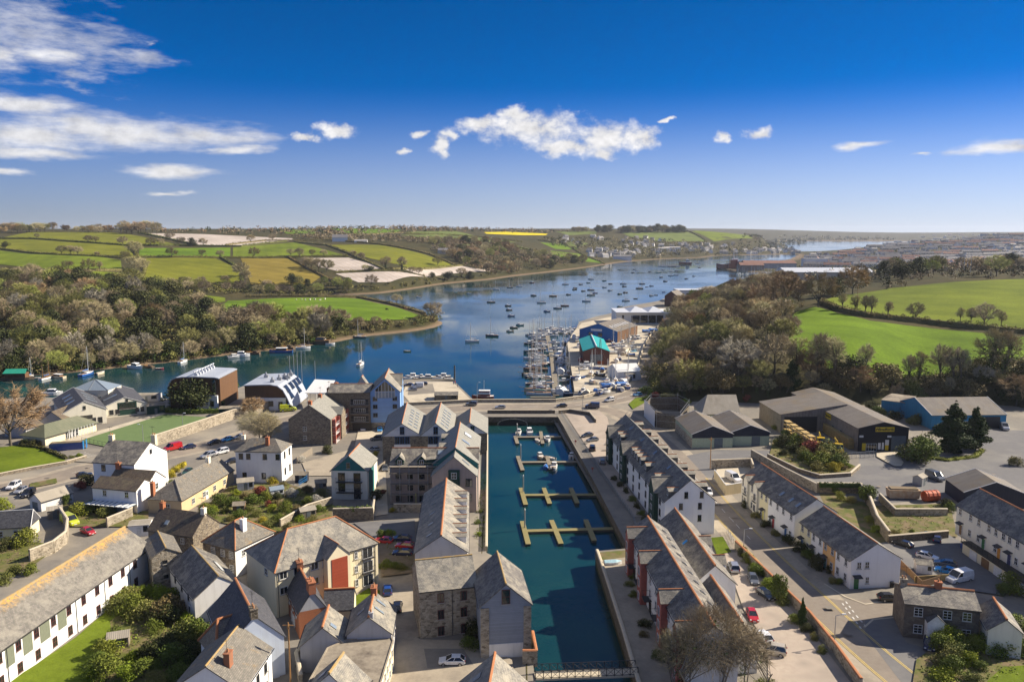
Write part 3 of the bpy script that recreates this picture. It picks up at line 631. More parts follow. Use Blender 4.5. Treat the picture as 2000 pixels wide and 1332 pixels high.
mass('far_wood',[(1480,470),(1520,462),(1600,462),(1740,465),(1750,470),(1600,471)],160,[DARKLEAF,TWIG],(14,22),40,6.,12,'hazy wood on the farthest headland')
grove([(1168,452.5),(1335,452.5),(1338,455),(1165,455)],40,10,{'evergreen_tree':3,'bare_tree':2},(17,27),'{} in the clump crowning the hill','{}s of the hilltop clump',13,(1.1,1.5))
grove([(1115,453.5),(1150,453.5),(1150,455),(1115,455)],7,8,{'bare_tree':1},(16,20),'{} in the small clump beside the hilltop wood','{}s of the small hilltop clump',14,(1.2,1.5))
grove([(-40,453),(238,453),(238,456),(-40,457)],34,10,{'bare_tree':4,'russet_tree':2,'budding_tree':1},(12,20),'{} along the skyline above the olive fields','{}s of the skyline above the olive fields',15,(1.1,1.6))
grove([(240,454),(305,454),(310,458),(244,458)],9,9,{'bare_tree':1,'russet_tree':1},(20,25),'large {} at the corner of the pale hill field','large {}s beside the pale hill field',16,(1.1,1.4))
mass('far_wood',[(305,453),(560,449),(700,447),(900,448),(1110,452),(1110,456),(940,454),(800,456),(560,460),(420,458),(310,457)],420,[TWIG,TWIGR,DARKLEAF],(7,14),34,2.4,17,'line of woods and hedges along the distant skyline')
mass('far_wood',[(560,462),(700,461),(850,468),(940,474),(840,478),(700,472),(580,468)],180,[TWIG,BROWNB],(7,12),40,2.,18,'brown woodland strip behind the white farmhouse')
grove([(285,558),(420,552),(600,552),(700,558),(735,566),(690,572),(560,574),(430,571),(300,572)],42,9,{'bare_tree':3,'budding_tree':3,'evergreen_tree':1},(9,14),'{} on the bank of the narrow creek','{}s on the bank of the narrow creek',19,(1.,1.4))
mass('undergrowth',[(240,560),(420,556),(600,555),(740,563),(860,546),(960,535),(965,541),(860,553),(740,571),(560,576),(420,574),(250,572)],260,[BROWNB,OLIVE,DARKLEAF],(3,6),46,1.2,20,'scrubby shore bushes below the far fields','undergrowth')
grove([(1625,552),(1680,540),(1800,532),(2050,526),(2050,540),(1850,548),(1700,566),(1630,580)],44,9,{'bare_tree':4,'russet_tree':1,'evergreen_tree':2,'budding_tree':1},(11,17),'{} behind the crest of the olive field','{}s behind the crest of the olive field',21,(1.,1.3))
mass('undergrowth',[(1600,572),(1680,548),(1800,536),(2060,528),(2060,544),(1850,552),(1700,570),(1610,588)],240,[BROWNB,DARKLEAF,TWIG],(3,7),60,.9,22,'hedge and scrub along the crest behind the olive field','undergrowth')
mass('undergrowth',[(1560,742),(1640,733),(1720,745),(1800,738),(1900,716),(2080,705),(2120,790),(2010,772),(1960,757),(1770,758),(1700,760),(1590,742)],420,[BROWNB,OLIVE,DARKLEAF,TWIG],(2.5,6.5),75,.55,23,'tangled scrub between the sheds and the green field','undergrowth')
mass('undergrowth',[(690,656),(720,652),(820,640),(864,630),(850,622),(800,632),(720,636),(640,640),(560,650),(600,668)],170,[BROWNB,OLIVE,TWIGG],(3,7),60,.8,24,'bushes fringing the green point of land','undergrowth')
# ---- trees one can tell apart: (kind, base px, base py, top py, label)
TL=[('bare_tree',1478,536,0,0)]
def ptree(kind,px,py,tpy,label,group=None,wide=1.0,g=None,cat=None):
 b=T(px,py)if g is None else P(px,py,g);h=max(2.,ztop(b,tpy)-b.z);return plant(kind,b-Vector((0,0,.2)),h,label,group,wide,cat=cat)
HG='hedgerow trees between the hill fields'
for px,py,ty,k,l in[(72,466,458,'bare_tree','small round bare tree in the top hedge of the hill fields'),(172,474,461,'bare_tree','bare tree beside its twin in the upper hedge'),(186,475,463,'bare_tree','low thick bare tree in the upper hedge'),(240,479,463,'bare_tree','lone bare tree near the end of the upper hedge'),
(294,481,465,'bare_tree','bare tree at the foot of the pale hill field'),(313,481,467,'bare_tree','rounded bare tree on the edge of the pale hill field'),(333,470,454,'bare_tree','bare tree standing inside the pale hill field'),(354,480,464,'bare_tree','bare tree leaning on the pale field hedge'),(375,481,466,'evergreen_tree','dark evergreen beside the pale hill field'),
(397,480,466,'bare_tree','bare tree right of the dark evergreen by the pale field'),(262,500,472,'bare_tree','large bare tree where four hill fields meet'),(336,503,484,'bare_tree','thick bare tree in the hedge of the bright field'),(395,502,489,'bare_tree','pollarded stump-like tree in the bright field hedge'),(430,503,490,'bare_tree','squat ivy covered tree in the bright field hedge'),
(496,503,484,'bare_tree','bare tree beside the broad green field'),(490,474,460,'bare_tree','tree on the far edge of the pale hill field'),(532,471,459,'bare_tree','small tree above the broad green field'),(133,531,510,'bare_tree','round bare tree in the middle of the lower hedge'),(172,531,506,'bare_tree','fan-shaped bare tree in the lower hedge'),(195,530,511,'tall_bare_tree','thin bare tree right of the fan-shaped one'),
(120,497,481,'bare_tree','dark hedge tree left of the paired ones'),(138,497,481,'bare_tree','first of the paired trees in the olive hedge'),(152,498,482,'bare_tree','second of the paired trees in the olive hedge'),(190,501,493,'bare_tree','low spreading tree at the olive hedge end'),(10,485,473,'evergreen_tree','dark evergreen at the left end of the olive hedge'),(68,552,520,'bare_tree','wide pale grey tree below the green hill field'),
(245,510,492,'bare_tree','bushy bare tree at the olive field corner'),(262,527,502,'bare_tree','broad bare tree in the double hedge'),(276,532,505,'bare_tree','last bare tree of the double hedge'),(252,566,523,'budding_tree','tall yellow green budding tree above the wood'),(472,541,514,'bare_tree','broad bare tree between the olive and tan fields'),(480,552,530,'bare_tree','bare tree low in the hedge of the tan field'),
(585,503,486,'bare_tree','rounded tree at the corner of the tan field'),(610,501,489,'bare_tree','mushroom-shaped tree above the fleece rows'),(632,501,489,'bare_tree','second mushroom-shaped tree above the fleece rows'),(568,500,487,'bare_tree','bare tree at the head of the tan field hedge'),(598,523,503,'bare_tree','first bare tree in the row beside the fleece rows'),(608,526,504,'bare_tree','second bare tree in the row beside the fleece rows'),
(622,530,506,'bare_tree','third bare tree in the row beside the fleece rows'),(638,532,508,'bare_tree','last bare tree in the row beside the fleece rows'),(690,503,491,'bare_tree','bare tree in the sloping hedge, uppermost'),(706,508,495,'bare_tree','bare tree in the sloping hedge, next below'),(753,528,500,'ivy_clad_tree','tall ivy clad tree between fleece rows and olive field'),(785,529,503,'ivy_clad_tree','ivy clad tree at the olive field corner'),
(713,530,518,'bare_tree','small bare tree between two fleece fields'),(724,530,520,'evergreen_tree','dark bushy tree between two fleece fields'),(725,560,537,'bare_tree','pale rounded tree on the shore of the fleece field'),(805,535,522,'bare_tree','bare tree on the left edge of the farthest fleece field'),(818,536,524,'bare_tree','bare tree just right of another by the farthest fleece field'),(855,519,502,'bare_tree','bare tree on the lower edge of the olive field'),
(845,543,533,'evergreen_tree','squat evergreen below the farthest fleece field'),(875,548,531,'evergreen_tree','dark evergreen on the shore below the fleece field'),(918,545,531,'evergreen_tree','second dark evergreen on the shore below the fleece field'),(902,542,524,'bare_tree','round bare tree on the shore below the fleece field')]:
 ptree(k,px,py,ty-2,l,HG,1.25)
for px,py,ty,k,l in[(505,660,588,'bare_tree','broad bare tree at the near edge of the green point'),(470,668,597,'bare_tree','dark bare tree at the left of the green point'),(530,650,590,'budding_tree','tall tree behind the moored wooden launch'),(592,645,605,'ivy_clad_tree','ivy clad tree on the near edge of the green point'),(618,645,595,'tall_bare_tree','tall thin tree on the near edge of the green point'),
(665,640,602,'bare_tree','fan-shaped bare tree on the near edge of the green point'),(700,645,618,'bare_tree','brown rounded tree near the shingle of the point'),(735,640,617,'bare_tree','small bare tree near the shingle of the point'),(845,628,588,'bare_tree','large pale bare tree on the tip of the point'),(775,594,573,'bare_tree','wide tree on the far hedge of the point'),(640,655,620,'budding_tree','greenish tree above the derelict boats'),(560,660,622,'bare_tree','dense brown tree above the beached boats')]:
 ptree(k,px,py,ty,l,'trees on the green point',1.2)
for px,py,ty,k,l in[(1530,612,534,'russet_tree','huge rounded russet tree at the top of the harbour wood'),(1485,606,552,'russet_tree','russet tree left of the huge rounded one'),(1598,600,530,'bare_tree','dark bare tree at the corner of the green field'),(1665,575,520,'russet_tree','broad russet tree behind the olive field corner'),(1630,580,541,'evergreen_tree','dark tree beside the power pole'),(1645,605,570,'tall_bare_tree','slim tree left in the hedge between the two fields'),
(1670,612,572,'tall_bare_tree','slim pale tree right of the power pole'),(1690,615,575,'tall_bare_tree','thin hedge tree in the group of four'),(1702,617,575,'tall_bare_tree','taller hedge tree in the group of four'),(1735,621,587,'tall_bare_tree','slight tree alone in the field hedge'),(1788,625,590,'bare_tree','see-through bare tree in the middle of the field hedge'),(1875,632,598,'tall_bare_tree','feathery pale trees left of the spreading oak'),(1895,634,598,'tall_bare_tree','feathery pale tree next to the spreading oak'),(1922,638,591,'bare_tree','dark spreading oak in the field hedge'),(1955,640,605,'tall_bare_tree','faint thin tree right of the spreading oak'),
(1440,748,655,'pale_tree','pale twiggy tree with ivy trunk above the grey roof'),(1512,728,648,'bare_tree','rounded bare tree at the edge of the bright field'),(1556,735,652,'ivy_clad_tree','tall ivy clad tree above the dark conifer'),(1600,742,645,'tall_bare_tree','big feathery tree before the bright field'),(1625,745,652,'tall_bare_tree','second feathery tree before the bright field'),(1690,735,668,'tall_bare_tree','thin see-through tree before the bright field'),
(1775,748,690,'tall_bare_tree','twisted thin tree left of the tall trio'),(1795,745,685,'ivy_clad_tree','ivy clad tree left of the tall trio'),(1835,748,668,'tall_bare_tree','tallest of the trio before the bright field'),(1860,748,672,'tall_bare_tree','middle of the trio before the bright field'),(1875,746,676,'tall_bare_tree','last of the trio before the bright field'),(1935,735,640,'ivy_clad_tree','heavy ivy clad tree at the right of the bright field'),(1962,740,645,'ivy_clad_tree','second heavy ivy clad tree at the right of the bright field'),
(1920,755,712,'pale_tree','pale thicket tree above the blue shed'),(1985,790,730,'russet_tree','russet tree at the right edge by the silver van'),(1545,762,700,'conifer_tree','dark conifer behind the timber yard'),(1680,758,712,'russet_tree','dark bushy tree behind the timber yard roof'),(1480,752,700,'budding_tree','budding tree above the flowering bushes')]:
 ptree(k,px,py,ty,l,'trees round the fields behind the sheds',1.1)
for pts,w,h,l in[([(1600,592),(1640,607),(1700,620),(1800,630),(1900,641),(2060,658)],3.5,3.2,'thick brown hedge between the olive and the bright field')]:thedge(pts,w,h,BROWNB,l,'field hedges',size=.5)
for pts,l in[([(0,467),(60,467),(130,472),(250,481),(350,480),(470,482),(560,472)],'upper hedge of the olive hill fields'),([(-60,480),(0,487),(60,495),(120,499),(238,505),(270,503),(430,504),(560,503),(680,501)],'long hedge across the middle of the hill'),([(100,530),(150,531),(238,529)],'dark hedge below the green hill field'),([(252,482),(268,500),(285,520),(278,545)],'double hedge running down between the fields'),([(430,503),(475,530),(472,556)],'hedge between olive and tan fields'),
([(562,503),(600,525),(640,545),(665,556)],'wooded hedge beside the tan field'),([(575,474),(640,480),(700,505),(750,527),(790,526),(905,519)],'hedge winding round the olive field'),([(655,533),(760,529),(830,541)],'low hedge between the two fleece fields'),([(740,478),(840,498),(890,520)],'hedge up to the far bank wood'),([(440,480),(520,471),(640,470),(740,478)],'hedge below the white farmhouse'),([(640,447),(640,456),(700,460),(790,455)],'hedge of the bright skyline field'),
([(790,457),(930,463),(1020,473)],'hedge between muted strips'),([(780,465),(920,473),(1040,490),(1130,500)],'hedge along the lower muted strip'),([(1050,470),(1100,476),(1180,516)],'hedge running down to the village shore'),([(1230,464),(1290,474),(1378,473)],'hedge below the hilltop green field'),([(1345,453),(1380,473)],'dark hedge dividing the hilltop green fields'),([(480,581),(620,580),(700,582),(770,597),(830,615)],'hedge along the far side of the green point'),([(270,456),(385,480)],'hedge on the left of the pale hill field')]:
 thedge(pts,4,3.2,BROWNB if len(l)%2 else OLIVE,l,'field hedges',dens=.7)
grove([(1490,782),(1600,774),(1720,777),(1960,777),(2070,790),(2070,752),(1900,742),(1720,748),(1560,750),(1480,768)],64,5,{'tall_bare_tree':3,'ivy_clad_tree':2,'bare_tree':3,'brown_bush':4,'olive_bush':3,'dark_bush':3},(4.5,9.5),'{} in the thicket behind the sheds','{}s of the thicket behind the sheds',61,(1.,1.4))
grove([(1285,775),(1345,778),(1450,778),(1480,768),(1440,745),(1350,735),(1290,740)],34,5,{'budding_tree':3,'ivy_clad_tree':2,'bare_tree':2,'olive_bush':3,'brown_bush':2},(5,10),'{} at the lower edge of the harbour wood','{}s at the lower edge of the harbour wood',62,(1.,1.3))
# ------------------------------------------------------------------ vehicles
GLASS=plain('dark_glass',(.018,.022,.026),.06,.8);TYRE=plain('tyre_rubber',(.015,.015,.016),.8);CHROME=plain('alloy',(.45,.46,.48),.3,.5,.8)
LAMPW=plain('lamp_glass',(.7,.7,.68),.1,.6);LAMPR=plain('tail_lamp',(.35,.01,.01),.2,.5);BLACKP=plain('black_trim',(.02,.02,.022),.5);STEEL=plain('galvanised_steel',(.38,.39,.40),.45,.5,.6)
def paint(n,c,met=0.0):return plain(n,c,.28,.5,met,.8)
PAINT={k:paint('car_'+k,c,m)for k,c,m in[('white',(.72,.72,.72),0),('silver',(.46,.47,.49),.5),('grey',(.16,.17,.18),.4),('black',(.012,.012,.014),0),('blue',(.02,.07,.30),.1),('light blue',(.16,.38,.55),.2),('red',(.42,.012,.015),0),('dark blue',(.012,.02,.075),.1),
('green',(.02,.07,.045),0),('lime green',(.45,.50,.02),0),('bright blue',(.02,.22,.55),0),('yellow',(.70,.46,.01),0),('beige',(.52,.46,.36),.2)]}
CARP=paint('car_paint',(.5,.5,.5))
def ring(x,w,z0,z1,r=.12):return[(x,-w*.86,z0),(x,-w,z0+r),(x,-w,z1-r),(x,-w*.84,z1),(x,w*.84,z1),(x,w,z1-r),(x,w,z0+r),(x,w*.86,z0)]
def make_vehicle(kind):
 """nose towards -x, wheels on z = 0"""
 root=thing(kind,kind,'car')
 van=kind=='van';suv=kind=='estate_car';k={'van':1.13,'estate_car':1.06}.get(kind,.96)
 b=MB();w=.86
 if van:st=[(-2.35,.70,.35,.75),(-2.25,.85,.28,.92),(-1.75,.93,.25,1.12),(-1.1,.95,.25,1.18),(-.9,.95,.25,1.25),(2.3,.95,.28,1.25),(2.4,.90,.35,1.2)]
 else:st=[(-2.1,.62,.38,.62),(-2.02,.78,.27,.72),(-1.7,.85,.24,.80),(-.95,w,.24,.93),(0,w,.24,.96),(1.2,w,.25,.98),(1.85,.84,.28,.97),(2.06,.78,.36,.92),(2.1,.70,.42,.8)]
 b.loft([ring(*s)for s in st]);b.build('body',[CARP],root,smooth=False)
 if van:lo=(-1.35,2.36,.88,1.2);hi=(-.55,2.28,.78,1.92)
 elif suv:lo=(-.98,2.02,.80,.95);hi=(-.12,1.78,.62,1.50)
 else:lo=(-.95,1.98,.80,.94);hi=(-.05,1.35,.60,1.40)
 def lay(t):return[lo[i]+(hi[i]-lo[i])*t for i in range(4)]
 def rect(q):return[(q[0],-q[2],q[3]),(q[1],-q[2],q[3]),(q[1],q[2],q[3]),(q[0],q[2],q[3])]
 g=MB();g.loft([rect(lay(0)),rect(lay(1))])
 rf=MB();q=lay(1);e=.03
 rf.loft([[(x+(e if x>0 else-e)*.4,y*1.03,z-.03)for x,y,z in rect(q)],[(x*.97,y*.9,z+.05)for x,y,z in rect(q)]])
 posts=(.0,1.0)if van else(.0,.42,1.0)
 for t in posts:
  for sy in(-1,1):
   a=lay(0);c=lay(1);xa=a[0]+(a[1]-a[0])*t;xc=c[0]+(c[1]-c[0])*t
   rf.tube((xa,sy*a[2],a[3]-.02),(xc,sy*c[2],c[3]),.05,.05,4)
 if van:
  for sy in(-1,1):
   p=[lay(.02),lay(1)];yo=.012
   rf.face([(-.15,sy*(p[0][2]+yo),p[0][3]),(p[0][1],sy*(p[0][2]+yo),p[0][3]),(p[1][1],sy*(p[1][2]+yo),p[1][3]),(-.15,sy*(p[1][2]+yo),p[1][3])])
  p=[lay(.02),lay(1)];rf.face([(p[0][1]+.012,-p[0][2],p[0][3]),(p[0][1]+.012,p[0][2],p[0][3]),(p[1][1]+.012,p[1][2],p[1][3]),(p[1][1]+.012,-p[1][2],p[1][3])])
 g.build('windows',[GLASS],root);rf.build('roof',[CARP],root)
 ty=MB();ty.tube((0,-.11,0),(0,.11,0),.31,.31,14);tm=ty.mesh('wheel',[TYRE]);rm_=MB();rm_.tube((0,-.125,0),(0,.125,0),.19,.19,10);rmm=rm_.mesh('rim',[CHROME])
 wx=(-1.45,1.55)if van else(-1.32,1.28)
 for x in wx:
  for y in(-.80,.80):wo=link('wheel',tm,root,(x,y*(1.06 if van else 1),.31));link('rim',rmm,wo)
 hx=-2.26 if van else-2.03
 hl=MB();hl.box(hx-.06,hx+.12,-.13,.13,-.07,.08);hm=hl.mesh('headlight',[LAMPW]);tl=MB();tl.box(-.05,.05,-.09,.09,-.12,.12);tlm=tl.mesh('tail_light',[LAMPR])
 for y in(-.62,.62):link('headlight',hm,root,(0,y,.66 if not van else.82));link('tail_light',tlm,root,(2.38 if van else 2.07,y*(1.25 if van else 1.1),.85))
 nb=MB();nb.box(-.01,.01,-.26,.26,-.06,.06);link('number_plate',nb.mesh('number_plate',[LAMPW]),root,(hx-.09,0,.45))
 root.scale=(k,k,k if not suv else k*1.06);return root
VEH={k:make_vehicle(k)for k in('car','estate_car','van')}
_used=set()
def vehicle(kind,c,nose,colour,label,group=None,z=3.02):
 a=P(c[0],c[1],z);n=P(nose[0],nose[1],z);d=n-a;rz=atan2(d.y,d.x)+pi
 o=dup(VEH[kind],a,rz,label,group,VEH[kind].scale[:],{'car_paint':PAINT[colour]});o['category']='van' if kind=='van' else 'car';return o
RG='cars parked and driving in the town'
for k,c,n,col,l in[('estate_car',(27,953),(10,962),'white','white estate car parked first in the row of three at the left edge'),('car',(41,961),(24,970),'silver','silver hatchback parked between a white and a black car'),('estate_car',(55,968),(37,978),'black','black car with red tail lights, third of the parked row'),
('van',(337,879),(315,884),'red','small red van parked below the bowling green wall'),('car',(369,876),(345,880),'dark blue','dark blue hatchback behind the small red van'),('car',(418,867),(395,872),'black','black car parked by the stone wall beside a bright blue one'),('car',(444,861),(420,866),'bright blue','bright blue car parked under the stone wall'),('car',(468,856),(445,861),'silver','silver car parked in front of the bright blue one'),
('estate_car',(406,893),(383,899),'silver','silver car standing alone on the near side of the road'),('estate_car',(432,886),(410,891),'white','white car just behind the silver one on the near side'),('car',(452,904),(436,908),'black','dark car half hidden by the white house'),('car',(366,925),(348,936),'green','dark green car beside the yellow hedge'),('car',(165,931),(185,928),'black','black car by the white house hedge'),
('car',(172,1042),(192,1050),'red','red car parked in the lane under the white terrace'),('van',(137,1023),(152,1030),'lime green','lime green van parked in the lane'),('car',(709,840),(709,856),'white','white car nosing out of the apartment arch'),('car',(742,842),(738,858),'bright blue','bright blue car parked by the blue gable'),('estate_car',(737,860),(708,863),'grey','grey estate car beside the stone warehouse'),('car',(729,881),(700,883),'silver','pale silver car half in shade by the stone warehouse'),
('car',(752,918),(750,935),'grey','grey car tucked behind the scaffolded building'),('car',(798,754),(775,754),'dark blue','dark car at the back of the quay car park'),('car',(806,763),(783,763),'silver','silver car at the front of the quay car park'),('van',(815,757),(800,757),'white','white van in the quay car park'),('car',(826,752),(808,752),'black','black car right of the white van on the quay'),
('estate_car',(921,792),(898,791),'grey','grey estate car driving over the causeway'),('car',(977,798),(955,798),'silver','silver car driving along the causeway'),('car',(1097,795),(1075,796),'black','black car at the middle of the causeway'),('van',(1157,797),(1135,796),'dark blue','dark blue van at the road junction'),('estate_car',(1190,784),(1170,788),'silver','silver people carrier turning at the junction'),('car',(1245,773),(1222,777),'light blue','pale blue hatchback near the grass verge'),('car',(1274,705),(1272,714),'grey','grey car on the harbour road below the wood'),
('car',(1147,853),(1120,858),'black','black car first in the basin car park'),('car',(1157,862),(1130,866),'grey','dark grey car second in the basin car park'),('estate_car',(1157,879),(1157,865),'black','black off-road car parked square to the others'),('car',(1176,905),(1172,890),'grey','dark car in the shade of the green bay'),
('estate_car',(1433,1113),(1426,1095),'silver','silver estate car parked behind the long slate roofs'),('car',(1471,1136),(1478,1152),'grey','grey saloon parked along the brick capped wall'),('car',(1495,1166),(1512,1178),'black','black car parked beside the grey saloon'),('car',(1469,1207),(1475,1222),'red','red car half hidden by the slate roof'),('car',(1493,1248),(1480,1232),'white','white car with red lamps behind the slate roof'),('estate_car',(1507,1276),(1485,1272),'beige','pale estate car at the end of the parking row'),
('car',(1737,1172),(1760,1172),'black','black car turning beside the stone cottage'),('car',(1815,1263),(1815,1282),'dark blue','dark blue car by the stone cottage garden'),('car',(1763,1067),(1740,1060),'black','black hatchback in the sunken yard'),('car',(1830,1057),(1832,1040),'dark blue','dark car backed against the retaining wall'),('car',(1811,1091),(1840,1098),'white','white hatchback beside the small shed'),('car',(1846,1105),(1818,1100),'grey','dark grey car between white and bright blue cars'),
('car',(1848,1119),(1820,1112),'bright blue','bright blue car in the sunken yard'),('van',(1872,1135),(1848,1140),'white','white van in the sunken yard'),('van',(1960,838),(1975,848),'silver','long silver van beside the blue shed'),('van',(1826,936),(1850,946),'grey','grey van by the brown roofed shed'),('van',(1432,939),(1450,949),'white','white van inside the fenced yard'),('car',(1384,965),(1390,980),'white','white car peeping out behind the white gable'),
('car',(883,1296),(850,1296),'white','white hatchback parked alone before the stone warehouse'),('car',(776,1190),(779,1170),'black','black car parked behind the blue one in the lane'),('car',(757,1157),(757,1140),'blue','blue hatchback parked at the corner of the cream flats'),('car',(540,1192),(528,1178),'red','red hatchback in the narrow lane'),('car',(749,1060),(730,1058),'red','red car at the back of the flats car park'),('car',(785,1056),(765,1055),'dark blue','dark blue car at the back of the flats car park'),
('car',(791,1070),(770,1068),'red','dark red car under the dormered building'),('car',(786,1084),(765,1083),'dark blue','navy car under the dormered building'),('car',(1222,667),(1210,668),'silver','silver car at the back of the boatyard'),('car',(1232,680),(1220,681),'white','white car beside the boatyard road'),('car',(1238,688),(1226,690),'light blue','pale blue car at the boatyard wall'),('car',(1282,682),(1284,672),'black','black car far up the harbour road')]:
 vehicle(k,c,n,col,l,RG)
for o in VEH.values():o.location=(0,-600,0)
def hide_protos(ps):
 for o in ps:
  for ch in list(o.children_recursive):bpy.data.objects.remove(ch)
  bpy.data.objects.remove(o)
  # ------------------------------------------------------------------ boats
HULLP=paint('hull_paint',(.7,.7,.7));TRIM=plain('boat_trim',(.80,.80,.78),.5);DECK=plain('boat_deck',(.66,.63,.58),.6);CANV=plain('boat_canvas',(.10,.16,.36),.8);SPAR=plain('spar_alloy',(.55,.55,.53),.4,.5,.3);WOODSPAR=plain('wooden_spar',(.30,.16,.06),.5)
WOODH=boards('old_planking',(.13,.10,.07),2,.3,.5,.85,(.05,.045,.035))
BOATC={'white':(.74,.74,.72),'navy':(.015,.025,.07),'blue':(.02,.09,.32),'black':(.015,.015,.017),'green':(.015,.12,.09),'red':(.22,.018,.02),'cream':(.56,.48,.33),'grey':(.25,.27,.29),'teal':(.02,.26,.27),'orange':(.45,.14,.02),'brown':(.14,.075,.035)}
BP={k:paint('hull_'+k,c)for k,c in BOATC.items()};CANVC={k:plain('cover_'+k,c,.8)for k,c in{'white':(.66,.66,.66),'blue':(.02,.13,.42),'navy':(.02,.035,.11),'green':(.02,.33,.22),'red':(.40,.02,.04),'cream':(.52,.47,.38),'grey':(.32,.34,.36)}.items()}
def hull(L,B,H,full=.5,mi=0,sheer=.18,keel=.35):
 """bow towards +x; waterline at z = 0; deck as a second material slot"""
 m=MB();st=[];n=9
 for i in range(n):
  t=i/(n-1);x=-L/2+L*t;bw=B/2*(.78+.22*sin(min(1,t/.45)*pi/2))*(1 if t<full else max(.02,1-((t-full)/(1-full))**2.1));z=H*(1+sheer*(2*t-.7)**2)
  st.append([(x,-bw,z),(x,-bw*.97,H*.12),(x*(.94 if t>.9 else 1),-bw*.45,-keel*(1-t*.5)),(x*(.94 if t>.9 else 1),bw*.45,-keel*(1-t*.5)),(x,bw*.97,H*.12),(x,bw,z)])
 m.loft(st,mi,True,False);dk=[(s[0][0],s[0][1]*.97,s[0][2]-.10)for s in st]+[(s[5][0],s[5][1]*.97,s[5][2]-.10)for s in st[::-1]]
 for a,b in zip(st,st[1:]):m.face([(a[0][0],a[0][1]*.96,a[0][2]-.06),(b[0][0],b[0][1]*.96,b[0][2]-.06),(b[5][0],b[5][1]*.96,b[5][2]-.06),(a[5][0],a[5][1]*.96,a[5][2]-.06)],1)
 for s in(0,5):
  for a,b in zip(st,st[1:]):m.face([a[s],b[s],(b[s][0],b[s][1]*.95,b[s][2]+.05),(a[s][0],a[s][1]*.95,a[s][2]+.05)],2)
 return m
def cabin_mb(x0,x1,w,z0,z1,fx=.35,rx=.1,wn=True):
 c=MB();g=MB();lo=[(x0,-w,z0),(x1,-w,z0),(x1,w,z0),(x0,w,z0)];hi=[(x0+rx,-w*.85,z1),(x1-fx,-w*.85,z1),(x1-fx,w*.85,z1),(x0+rx,w*.85,z1)];c.loft([lo,hi])
 def lp(t,o):return[tuple(a[k]+(b[k]-a[k])*t+((o if a[k]>(x0+x1)/2 else-o)if k==0 else(o if a[k]>0 else-o)if k==1 else 0)for k in range(3))for a,b in zip(lo,hi)]
 if wn:g.loft([lp(.40,.015),lp(.80,.015)],cap=False)
 return c,g
